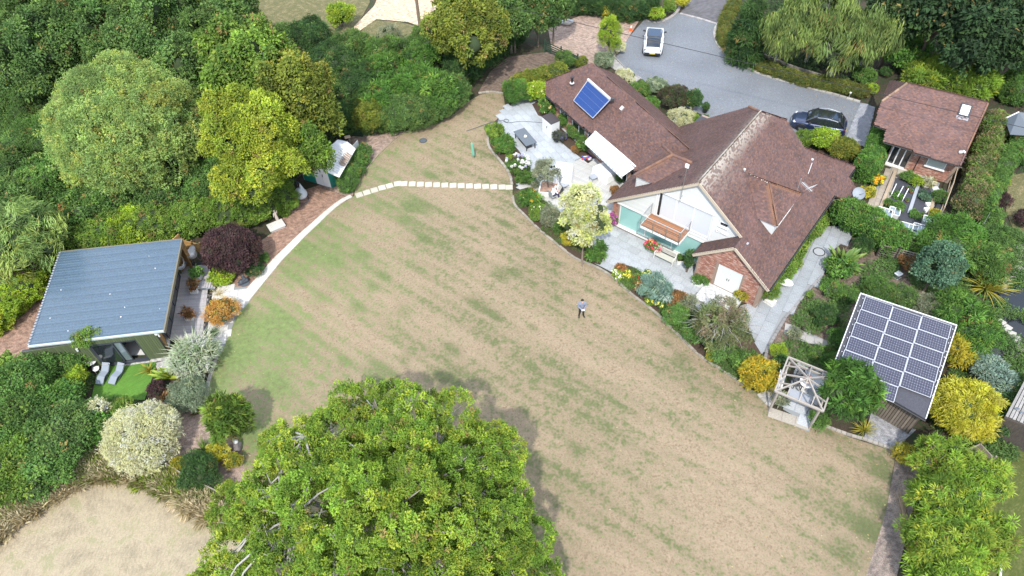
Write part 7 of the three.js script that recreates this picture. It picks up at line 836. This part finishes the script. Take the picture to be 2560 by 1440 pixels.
{ const t = thing('garden_table', 'round white garden table on the turf', 'table', G(239, 917).setY(.025)); part(t, 'tabletop', cyl(.36, .36, .03, 0, .62, 0, 28), M.white); part(t, 'pedestal', cyl(.05, .04, .6), M.white); part(t, 'foot', cyl(.24, .2, .04), M.white); } { const t = thing('stool', 'low round white stool beside the turf table', 'stool', G(247, 931).setY(.025)); part(t, 'seat', cyl(.2, .2, .04, 0, .36, 0, 22), M.white); for (let i = 0; i < 3; i++) part(t, 'leg', rod(V(cos(i * 2.1) * .17, 0, sin(i * 2.1) * .17), V(cos(i * 2.1) * .12, .36, sin(i * 2.1) * .12), .015), M.white); }
{ const t = thing('hanging_egg_chair', 'grey covered hanging egg chair on the bark', 'egg chair', G(757, 500), .4), m = mat(.5, .54, .56, .6); const g = new THREE.SphereGeometry(.5, 20, 14), p = g.attributes.position; for (let i = 0; i < p.count; i++) { const y = p.getY(i); p.setX(i, p.getX(i) * (1 - .35 * y)); p.setZ(i, p.getZ(i) * (1 - .3 * y) + .04 * noise(p.getX(i) * 5, y * 5)); } g.computeVertexNormals(); part(t, 'cover', g.translate(0, .72, 0), m); part(t, 'cover_peak', new THREE.ConeGeometry(.18, .6, 10).translate(.18, 1.35, -.1), m); part(t, 'stand', new THREE.TorusGeometry(.5, .03, 6, 28).rotateX(PI / 2).translate(0, .05, 0), M.slate); part(t, 'stand_arm', tube([V(0, .05, -.5), V(0, .8, -.62), V(0, 1.6, -.4), V(.15, 1.65, -.1)], .03, 20), M.slate); }
{ const t = thing('statue', 'slender pale statue at the edge of the bark area', 'statue', G(696, 556), .5); part(t, 'figure', fleshed([bone([-.04, .1, 0], .06, [-.05, .55, 0], .07), bone([.05, .1, 0], .06, [.05, .55, 0], .07), bone([0, .55, 0], .1, [0, .75, 0], .09), bone([-.08, .98, 0], .06, [.08, .98, 0], .06), bone([0, .75, 0], .09, [0, .98, 0], .09), bone([0, 1, 0], .04, [0, 1.12, 0], .04), bone([0, 1.16, 0], .065, [0, 1.2, 0], .07), bone([-.12, .96, 0], .04, [-.18, .7, .05], .03), bone([.12, .96, 0], .04, [.16, 1.2, .03], .03)], .02, V(-.3, 0, -.2), V(.3, 1.32, .2), .03), mat(.5, .43, .36, .9)); part(t, 'plinth', box(.36, .1, .36, 0, .05, 0, .02), M.pale); }
{ const t = thing('stone_slab', 'large pale square slab lying on the bark area', 'slab', G(692, 568), .55); part(t, 'slab_top', box(1.25, .1, .9, 0, .2, 0, .02), mat(.68, .65, .6, .85, { map: grain })); part(t, 'slab_base', box(1.1, .15, .76, 0, .075, 0), M.pale); }
{ const t = thing('sculpture', 'dark seated sculpture between purple shrub and pale paving', 'sculpture', G(612, 707), .4); part(t, 'figure', fleshed([bone([-.18, .2, 0], .2, [.16, .24, 0], .17), bone([.1, .35, 0], .14, [.05, .62, .02], .12), bone([.05, .7, .03], .1, [.06, .78, .05], .1), bone([-.2, .2, .12], .09, [-.42, .1, .1], .06), bone([-.2, .2, -.1], .09, [-.4, .1, -.12], .06), bone([.1, .5, .14], .05, [-.12, .34, .16], .045)], .025, V(-.6, 0, -.35), V(.45, .95, .35), .04), mat(.06, .07, .085, .55)); part(t, 'base', cyl(.4, .38, .06), M.slate); }
{ const t = thing('stone_boulder', 'dark stone lump below the small green tree', 'stone', G(597, 1120), .3); const g = new THREE.IcosahedronGeometry(.3, 3), p = g.attributes.position; for (let i = 0; i < p.count; i++) { const k = 1 + .35 * noise(p.getX(i) * 4, p.getY(i) * 4, p.getZ(i) * 4); p.setXYZ(i, p.getX(i) * k * .8, p.getY(i) * k + .2, p.getZ(i) * k * 1.3); } g.computeVertexNormals(); part(t, 'stone', g, mat(.16, .14, .14, .9)); part(t, 'stone_cap', new THREE.IcosahedronGeometry(.14, 2).translate(0, .5, -.15), M.pale); }
// compost bins, bird table
for (const [l, x, y, w] of [['green wooden compost bin nearer the dark bushes', 866, 330, 1.15], ['green wooden compost bin nearer the hedge', 897, 333, .95]]) { const t = thing('compost_bin', l, 'compost bin', G(x, y), -.15); for (let i = 0; i < 4; i++) for (const s of [-1, 1]) { part(t, 'slat', box(w, .16, .03, 0, .1 + i * .19, s * w / 2), M.darkGreen); part(t, 'slat', box(.03, .16, w, s * w / 2, .1 + i * .19, 0), M.darkGreen); } part(t, 'compost', box(w - .06, .1, w - .06, 0, .6, 0), M.barkChip); }
{ const t = thing('bird_table', 'small wooden bird table beside the white shed', 'bird table', G(873, 360), .3); part(t, 'tray', box(.5, .05, .4, 0, .75, 0, .01), mat(.5, .38, .25, .8)); part(t, 'post', cyl(.06, .05, .75), M.darkwood); part(t, 'foot', [box(.5, .05, .06, 0, .03, 0), box(.06, .05, .5, 0, .03, 0)], M.darkwood); }
// fences, gate, pole and wires
{ const t = thing('field_gate', 'dark green five bar gate between the shrubs and the wing', 'gate', V()), a = G(1362, 130), b = G(1443, 168); for (let i = 0; i < 5; i++) part(t, 'bar', beam(a.clone().setY(.25 + i * .22), b.clone().setY(.25 + i * .22), .05, .08), M.darkGreen); for (const f of [0, .5, 1]) part(t, 'post', box(.14, 1.4, .14, 0, .7, 0), M.darkGreen).position.copy(a.clone().lerp(b, f)); part(t, 'brace', beam(a.clone().setY(.25), b.clone().setY(1.1), .05, .07), M.darkGreen); }
{ const t = thing('wire_fence', 'low post and wire fence along the meadow edge', 'fence', V()), pts = [[392, 1152], [432, 1178], [475, 1205], [520, 1228], [560, 1247]].map(([x, y]) => G(x, y)); pts.forEach((p) => { part(t, 'post', box(.09, 1, .09, 0, .5, 0), M.grey_wood).position.copy(p); }); for (let i = 0; i + 1 < pts.length; i++) { part(t, 'rail', beam(pts[i].clone().setY(.9), pts[i + 1].clone().setY(.9), .05, .08), M.grey_wood); for (const h of [.25, .45, .65]) part(t, 'wire', rod(pts[i].clone().setY(h), pts[i + 1].clone().setY(h), .006), M.steel); } }
{ const t = thing('wire_fence', 'old post and rail fence end below the tall dark hedge', 'fence', V()), pts = [[1128, 275], [1146, 263], [1166, 246], [1160, 215]].map(([x, y]) => G(x, y)); pts.forEach((p) => { part(t, 'post', box(.1, 1.1, .1, 0, .55, 0), M.grey_wood).position.copy(p); }); for (let i = 0; i + 1 < pts.length; i++) for (const h of [.5, .95]) part(t, 'rail', beam(pts[i].clone().setY(h), pts[i + 1].clone().setY(h), .05, .07), M.grey_wood); part(t, 'bare_branch', [rod(V(pts[3].x, .6, pts[3].z), V(pts[3].x + .3, 2, pts[3].z - .3), .05, .02), rod(V(pts[3].x + .1, 1, pts[3].z), V(pts[3].x + .9, 1.6, pts[3].z + .3), .04, .015)], M.paleBark); }
{ const t = thing('timber_edging', 'low timber rail behind the clipped drive hedge', 'edging', V()), pts = [[1822, 78], [1830, 105], [1860, 128], [1920, 152], [1985, 178], [2075, 205]].map(([x, y]) => G(x, y)); for (let i = 0; i + 1 < pts.length; i++) part(t, 'rail', beam(pts[i].clone().setY(.35), pts[i + 1].clone().setY(.35), .08, .3), M.grey_wood); pts.forEach((p) => { part(t, 'post', box(.1, .55, .1, 0, .28, 0), M.grey_wood).position.copy(p); }); }
{ const f = G(1054, 96), t = thing('telegraph_pole', 'tall wooden telegraph pole beside the sandy path', 'telegraph pole', f); part(t, 'pole', rod(V(0, 0, 0), V(0, 8.5, 0), .17, .13, 12), mat(.22, .17, .12, .9)); part(t, 'crossarm', beam(V(-.7, 8.2, 0), V(.7, 8.2, 0), .1, .12), M.darkwood); for (const x of [-.6, .6]) part(t, 'insulator', cyl(.05, .04, .16, x, 8.26, 0), M.white); for (let i = 0; i < 4; i++) part(t, 'step_bolt', rod(V(-.3, 2.5 + i * 1.1, 0), V(.3, 2.5 + i * 1.1, 0), .015), M.steel); }
{ const pts = []; for (let i = 0; i <= 20; i++) { const f = i / 20; pts.push(G(lerp(1220, 2700, f), lerp(5, 352, f) + 0, 6.2 - 2.2 * sin(PI * f) * .4)); } const w = solo('overhead_cable', 'thin black overhead cable crossing the drive and the garage roof', 'cable', tube(pts, .022, 80, 5), M.black); }
{ const t = thing('traffic_cone', 'orange and white traffic cone at the edge of the drive', 'traffic cone', G(1577, 76)); part(t, 'base', box(.4, .05, .4, 0, .025, 0, .015), M.orange); part(t, 'cone', cyl(.15, .105, .25, 0, .05, 0, 18), M.orange); part(t, 'band', cyl(.104, .055, .26, 0, .3, 0, 18), M.white); part(t, 'tip', cyl(.054, .03, .14, 0, .56, 0, 14), M.orange); }
for (const [l, x, y] of [['small bollard light at the drive kerb, middle', 1938, 194], ['small bollard light at the drive kerb near the garage', 2121, 246], ['small bollard light among the clipped drive hedge', 1810, 118]]) { const t = thing('bollard_light', l, 'bollard light', G(x, y), 0, 'drive bollard lights'); part(t, 'post', cyl(.04, .04, .55), M.steel); part(t, 'lamp_head', cyl(.09, .09, .08, 0, .55, 0, 14), M.white); }
{ const t = thing('name_post', 'short white topped post in the kerbed bed', 'post', G(1686, 24)); part(t, 'post', box(.12, .8, .12, 0, .4, 0), M.pale); part(t, 'cap', box(.2, .12, .2, 0, .84, 0, .03), M.white); }
{ const t = potted('black pot with a small dark shrub at the house back corner', 1762, 281, .24, .42, M.black, 'dark', null, { pr: .3, py: .4 }); }
// rocks by the parking area and timber logs
{ const t = thing('rock_pile', 'pale rocks heaped at the top of the parking area', 'rocks', G(1398, 58)), r = rng(21); for (let i = 0; i < 9; i++) { const g = new THREE.IcosahedronGeometry(.25 + r() * .2, 1).scale(1.2, .7, 1).translate((r() - .5) * 2.4, .2, (r() - .5) * 1.2); part(t, 'rock', g, i % 2 ? M.pale : mat(.4, .36, .32, .9)); } }
// ---------------------------------------------------------------- pergola furniture
{ const t = thing('round_table', 'round white table with a flower bowl under the pergola', 'table', G(2009, 972).setY(.06)); part(t, 'tabletop', cyl(.44, .44, .04, 0, .68, 0, 32), M.white); part(t, 'pedestal', cyl(.06, .05, .68), M.white); part(t, 'foot', cyl(.28, .24, .04), M.white); const f = potted('bowl of red and white flowers on the pergola table', 2009, 972, .14, .1, M.terracotta, 'mid', [[.5, .05, .06], [.8, .75, .7]], { pr: .2, py: .15, n: 40, size: .08 }); f.position.copy(t.position).add(V(0, .72, -.08)); }
for (const [l, x, y, a] of [['dark slatted chair by the pergola table, top', 2000, 955, .3], ['dark armchair left of the pergola table', 1988, 968, 1.5], ['dark slatted chair at the pergola lower corner', 2030, 1030, 2.6]]) { const t = thing('slatted_chair', l, 'chair', G(x, y).setY(.06), a), m = mat(.1, .1, .105, .7); for (let i = 0; i < 5; i++) part(t, 'seat_slat', box(.52, .025, .085, 0, .42, -.2 + i * .1), m); for (let i = 0; i < 4; i++) part(t, 'back_slat', box(.52, .09, .025, 0, .52 + i * .13, -.28 - i * .03), m); for (const s of [-.27, .27]) { part(t, 'leg', box(.05, .44, .05, s, .22, .22), m); part(t, 'leg', box(.05, .9, .05, s, .45, -.28), m); part(t, 'armrest', box(.06, .03, .5, s, .62, -.02), m); } }
{ const t = thing('garden_chest', 'grey box bench along the pergola side', 'bench', G(1995, 1000).setY(.06), -.5); part(t, 'body', box(1.3, .4, .55, 0, .2, 0, .02), mat(.42, .43, .44, .7)); part(t, 'lid', box(1.36, .05, .6, 0, .425, 0, .02), M.lead); }
potted('grey pot with grassy plant at the pergola front', 1948, 1012, .2, .35, M.grey, 'olivegrey', null, { leaf: 'spiky', pr: .34, size: .24 }).position.y = .06;
potted('terracotta pot beside the solar panel shed wall', 2160, 1020, .26, .4, M.terracotta, 'fern', null, { pr: .3 });
{ const t = thing('water_butt', 'black water butt at the corner of the solar panel shed', 'water butt', G(2158, 1040)); part(t, 'barrel', new THREE.LatheGeometry([[0, 0], [.24, 0], [.29, .45], [.25, .9], [0, .9]].map(([a, b]) => new THREE.Vector2(a, b)), 18), M.black); part(t, 'lid', cyl(.26, .24, .05, 0, .9, 0, 18), M.slate); }
// ---------------------------------------------------------------- vegetable plot
ground('weed_membrane', sheet([[2245, 425], [2352, 470], [2378, 480], [2340, 580], [2205, 535], [2222, 470]], .03), mat(.055, .058, .07, .85, { bumpMap: TX.speck, bumpScale: .02 }));
{ const t = thing('raised_bed_boards', 'timber boards edging the vegetable plot', 'edging', V()); for (const [a, b, w] of [[[2236, 432], [2196, 530], .22], [[2335, 488], [2318, 556], .24]]) part(t, 'board', beam(G(...a).setY(.2), G(...b).setY(.2), w, .06), M.plank); part(t, 'board', beam(G(2294, 466).setY(.1), G(2271, 535).setY(.1), .24, .05), M.lead); for (const [x, y] of [[2322, 515], [2318, 528]]) part(t, 'board_block', box(.5, .16, .45, 0, .12, 0), M.offwhite).position.copy(G(x, y)); part(t, 'board_block', box(.5, .3, .5, 0, .15, 0), M.pale).position.copy(G(2335, 478)); }
for (const [l, x, y, w, d, a] of [['glazed cold frame at the lower left of the vegetable plot', 2206, 540, 1.1, .9, -.5], ['small four pane glazed frame beside the cold frame', 2232, 537, .75, .75, -.5], ['large glazed cold frame below the vegetable plot, left pane', 2266, 580, 1.25, 1.0, -.5], ['large glazed cold frame below the vegetable plot, right pane', 2297, 585, 1.1, 1.2, -.5], ['small glazed frame at the lower right of the vegetable plot', 2318, 558, .8, .6, -.5]]) { const t = thing('cold_frame', l, 'cold frame', G(x, y), a); part(t, 'frame', [box(w, .06, .06, 0, .42, -d / 2), box(w, .06, .06, 0, .34, d / 2), box(.06, .06, d - .06, -w / 2, .38, 0), box(.06, .06, d - .06, w / 2, .38, 0), box(.04, .05, d - .1, 0, .38, 0)], M.white); for (const s of [-1, 1]) part(t, 'pane', box(w / 2 - .06, .01, d - .08, s * w / 4, .37, 0), M.sky); part(t, 'side', [box(w - .02, .32, .04, 0, .16, d / 2), box(w - .02, .38, .04, 0, .19, -d / 2), box(.04, .32, d - .1, -w / 2 + .02, .17, 0), box(.04, .32, d - .1, w / 2 - .02, .17, 0)], M.pale); }
{ const t = thing('cloche_frame', 'row of white rails over seedlings in the vegetable plot', 'cloche frame', V()); for (const [a, b] of [[[2237, 468], [2225, 493]], [[2254, 474], [2240, 500]], [[2267, 480], [2254, 505]]]) part(t, 'rail', beam(G(...a).setY(.35), G(...b).setY(.35), .06, .05), M.white); for (const [x, y] of [[2237, 468], [2225, 493], [2267, 480], [2254, 505]]) part(t, 'peg', box(.04, .35, .04, 0, .17, 0), M.white).position.copy(G(x, y)); }
[['leafy green vegetables at the top of the vegetable plot', 2262, 440, 16, .7, 'mid'], ['light green potted leaves at the garage wall', 2278, 447, 13, .6, 'light'], ['bright green leaves right of the potted ones', 2293, 455, 13, .6, 'lime'], ['blue green cabbage clump in the vegetable plot', 2312, 492, 15, .5, 'blue'], ['green seedlings under the white rails', 2243, 488, 14, .35, 'fern'], ['green vegetable row at the plot edge boards', 2222, 508, 12, .6, 'mid'], ['spiky green vegetable clump above the cold frames', 2245, 518, 13, .6, 'fern'], ['green plants at the lower middle of the plot', 2287, 535, 14, .4, 'fern'], ['climbing green plants along the plot netting', 2352, 495, 18, 1.1, 'mid'], ['yellow flowering plants beside the plot netting', 2336, 535, 12, .6, 'golden']].forEach(([l, x, y, r, h, p]) => B(l, x, y, r, h, p, { cat: 'vegetables', name: 'vegetable_plant', size: .13 }));
potted('cream pot with pale spiky plant at the garage wall', 2312, 470, .28, .32, M.cream, 'cream', null, { leaf: 'spiky', pr: .36, size: .3 }); for (const [l, x, y] of [['brown clay pot upper left among the plot seedlings', 2269, 474], ['brown clay pot upper right among the plot seedlings', 2276, 482], ['brown clay pot lower among the plot seedlings', 2266, 505], ['brown clay pot at the bottom of the plot', 2304, 541]]) potted(l, x, y, .14, .18, M.terracotta, 'fern', null, { pr: .1, size: .06 });
{ const t = thing('netting_frame', 'light timber netting frame on the right of the vegetable plot', 'frame', V()), a = G(2378, 442), b = G(2365, 490), c = G(2342, 552); for (const p of [a, b, c]) part(t, 'post', box(.07, 1.4, .07, 0, .7, 0), M.plank).position.copy(p); for (const [p, q] of [[a, b], [b, c]]) for (const h of [.15, 1.35]) part(t, 'rail', beam(p.clone().setY(h), q.clone().setY(h), .06, .06), M.plank); }
for (let i = 0; i < 1; i++) { const t = thing('storage_rack', 'grey timber rack between garage wall and hedge', 'rack', V()); for (const [a, b] of [[[2400, 418], [2416, 428]], [[2392, 428], [2410, 438]], [[2384, 440], [2402, 450]]]) part(t, 'shelf_board', beam(G(...a).setY(1), G(...b).setY(1), .14, .05), M.grey_wood); for (const [x, y] of [[2400, 420], [2414, 430], [2384, 442], [2400, 452]]) part(t, 'post', box(.07, 1, .07, 0, .5, 0), M.grey_wood).position.copy(G(x, y)); }
// trellis, pots and timber frames on the bark bed
{ const t = thing('trellis', 'low dark trellis between bark bed and vegetable plot', 'trellis', V()), a = G(2190, 640), b = G(2300, 668), n = 14; for (let i = 0; i <= n; i++) { const p = a.clone().lerp(b, i / n); part(t, 'lath', box(.03, 1.2, .03, 0, .6, 0), M.grey_wood).position.copy(p); } for (let i = 0; i < 6; i++) part(t, 'lath', beam(a.clone().setY(.15 + i * .2), b.clone().setY(.15 + i * .2), .03, .03), M.grey_wood); for (const f of [0, .4, .98]) part(t, 'post', box(.09, 1.4, .09, 0, .7, 0), M.darkwood).position.copy(a.clone().lerp(b, f)); }
for (const [l, x, y, m] of [['black round pot, left of three under the trellis', 2198, 636, M.black], ['black round pot, middle of three under the trellis', 2218, 644, M.black], ['grey bucket, right of three under the trellis', 2237, 644, M.lead]]) potted(l, x, y, .24, .3, m, 'fern', null, { pr: .16, size: .1 });
{ const t = thing('timber_planter', 'dark slatted timber box beside the gum tree', 'planter', G(2292, 675), .4); for (let i = 0; i < 4; i++) for (const s of [-1, 1]) { part(t, 'slat', box(1, .14, .03, 0, .1 + i * .17, s * .4), M.darkwood); part(t, 'slat', box(.03, .14, .8, s * .5, .1 + i * .17, 0), M.darkwood); } part(t, 'soil', box(.94, .05, .76, 0, .55, 0), M.soil); }
{ const t = thing('glass_lantern', 'small pale glass box on the bark bed', 'lantern', G(2242, 693), .5); part(t, 'glass_body', box(.4, .3, .34, 0, .2, 0, .02), M.sky); part(t, 'frame', [box(.46, .04, .4, 0, .03, 0), box(.46, .04, .4, 0, .37, 0)], M.pale); }
potted('black pot with yellow green plant at the side path kerb', 2022, 745, .2, .26, M.black, 'light', null, { pr: .2 }); strapPlant('black_grass', 'dark spiky plant beside the small slab path', 2002, 826, 40, .5, .02, 'purple');
// pond edge, bottom right corner
{ const o = new THREE.Group(); o.name = 'pond_edging'; o.userData.kind = 'structure'; scene.add(o); for (const [x, y] of [[2550, 620], [2546, 640], [2553, 655], [2545, 672], [2532, 688], [2518, 704], [2508, 716], [2500, 808], [2516, 822], [2528, 838], [2540, 850], [2552, 868]]) { const p = part(o, 'edging_stone', new RoundedBoxGeometry(.62, .12, .5, 2, .04), M.concrete); p.position.copy(G(x, y)).setY(.06); p.rotation.y = rnd(0, 1); } }
{ const t = thing('timber_frame_box', 'open grey timber box frame by the golden conifer', 'box frame', G(2437, 1148), .35); for (const s of [-1, 1]) { part(t, 'board', box(1.2, .5, .05, 0, .3, s * .5), M.grey_wood); part(t, 'board', box(.05, .5, 1, s * .6, .3, 0), M.grey_wood); } for (const [x, z] of [[-.6, -.5], [.6, -.5], [-.6, .5], [.6, .5]]) part(t, 'post', box(.08, .8, .08, x, .4, z), M.grey_wood); part(t, 'compost', box(1.1, .05, .9, 0, .3, 0), M.brownChip); }
{ const t = thing('cane_bundle', 'bundle of long dry canes lying beside the gravel path', 'canes', G(2266, 1290).setY(.05)), r = rng(6); for (let i = 0; i < 18; i++) { const a = V((r() - .5) * .35, .03 + r() * .1, -1.5 + r() * .5), b = V(-.4 + (r() - .5) * .5, .03 + r() * .12, 1.6 + r() * .5); part(t, 'cane', rod(a, b, .012, .01, 5), i % 2 ? M.plank : mat(.3, .22, .12, .9)); } }
solo('garden_netting', 'white netting strip running down the bottom right lawn edge', 'netting', tube([[2502, 1290], [2504, 1340], [2500, 1400], [2497, 1450]].map(([x, y]) => G(x, y).setY(.12)), .07, 30, 6), M.white);
{ const t = thing('hedge_wire', 'thin wire fence along the neighbours hedge at the right', 'fence', V()); const pts = [[2552, 375], [2500, 480], [2440, 590]].map(([x, y]) => G(x, y)); pts.forEach((p) => { part(t, 'post', cyl(.04, .04, 1.3), M.steel).position.copy(p); }); for (let i = 0; i < 2; i++) for (const h of [.6, 1.25]) part(t, 'wire', rod(pts[i].clone().setY(h), pts[i + 1].clone().setY(h), .01), M.steel); }
// fallen leaves and twigs
{ const scatter = (name, label, px, n, cols, seed, edge) => { const poly = outline(px), r = rng(seed), ms = [], cs = [], c = poly[0]; let x0 = 1e9, x1 = -1e9, z0 = 1e9, z1 = -1e9; for (const p of poly) { x0 = min(x0, p.x); x1 = max(x1, p.x); z0 = min(z0, p.z); z1 = max(z1, p.z); }
    for (let i = 0, g = 0; i < n && g < n * 30; g++) { const x = lerp(x0, x1, r()), z = lerp(z0, z1, r()); if (!inside(x, z, poly)) continue; let d = 1e9; for (let k = 0; k < poly.length; k++) { const a = poly[k], b = poly[(k + 1) % poly.length], t = clamp(((x - a.x) * (b.x - a.x) + (z - a.z) * (b.z - a.z)) / ((b.x - a.x) ** 2 + (b.z - a.z) ** 2)); d = min(d, hypot(x - lerp(a.x, b.x, t), z - lerp(a.z, b.z, t))); } if (r() > Math.exp(-d / edge) + .06) continue; i++; ms.push(M4(V(x - c.x, .04, z - c.z), new THREE.Quaternion().setFromEuler(new THREE.Euler((r() - .5) * .6, r() * 6.3, (r() - .5) * .6)), lerp(.05, .12, r()))); const q = cols[floor(r() * cols.length)]; cs.push(col(...q)); }
    const o = inst(scene, name, LEAF_FLAT, M.petal, ms, cs, true); o.position.copy(c).setY(0); tag(o, label, 'fallen leaves'); };
  const LEAF_FLAT = slab([V(-.5, 0, 0), V(-.1, 0, .3), V(.5, 0, 0), V(-.1, 0, -.3)].reverse(), .03), br = [[.3, .2, .08], [.22, .14, .06], [.4, .3, .12], [.16, .11, .05]];
  scatter('fallen_leaves', 'brown fallen leaves along the edges of the grey drive', DRIVE_PX, 900, br, 4, .9);
  scatter('fallen_leaves', 'pale and brown fallen leaves scattered on the lawn edges', LAWN_PX, 1500, [...br, [.2, .3, .06], [.45, .38, .2]], 5, 1.6); }
renderer.render(scene, camera);
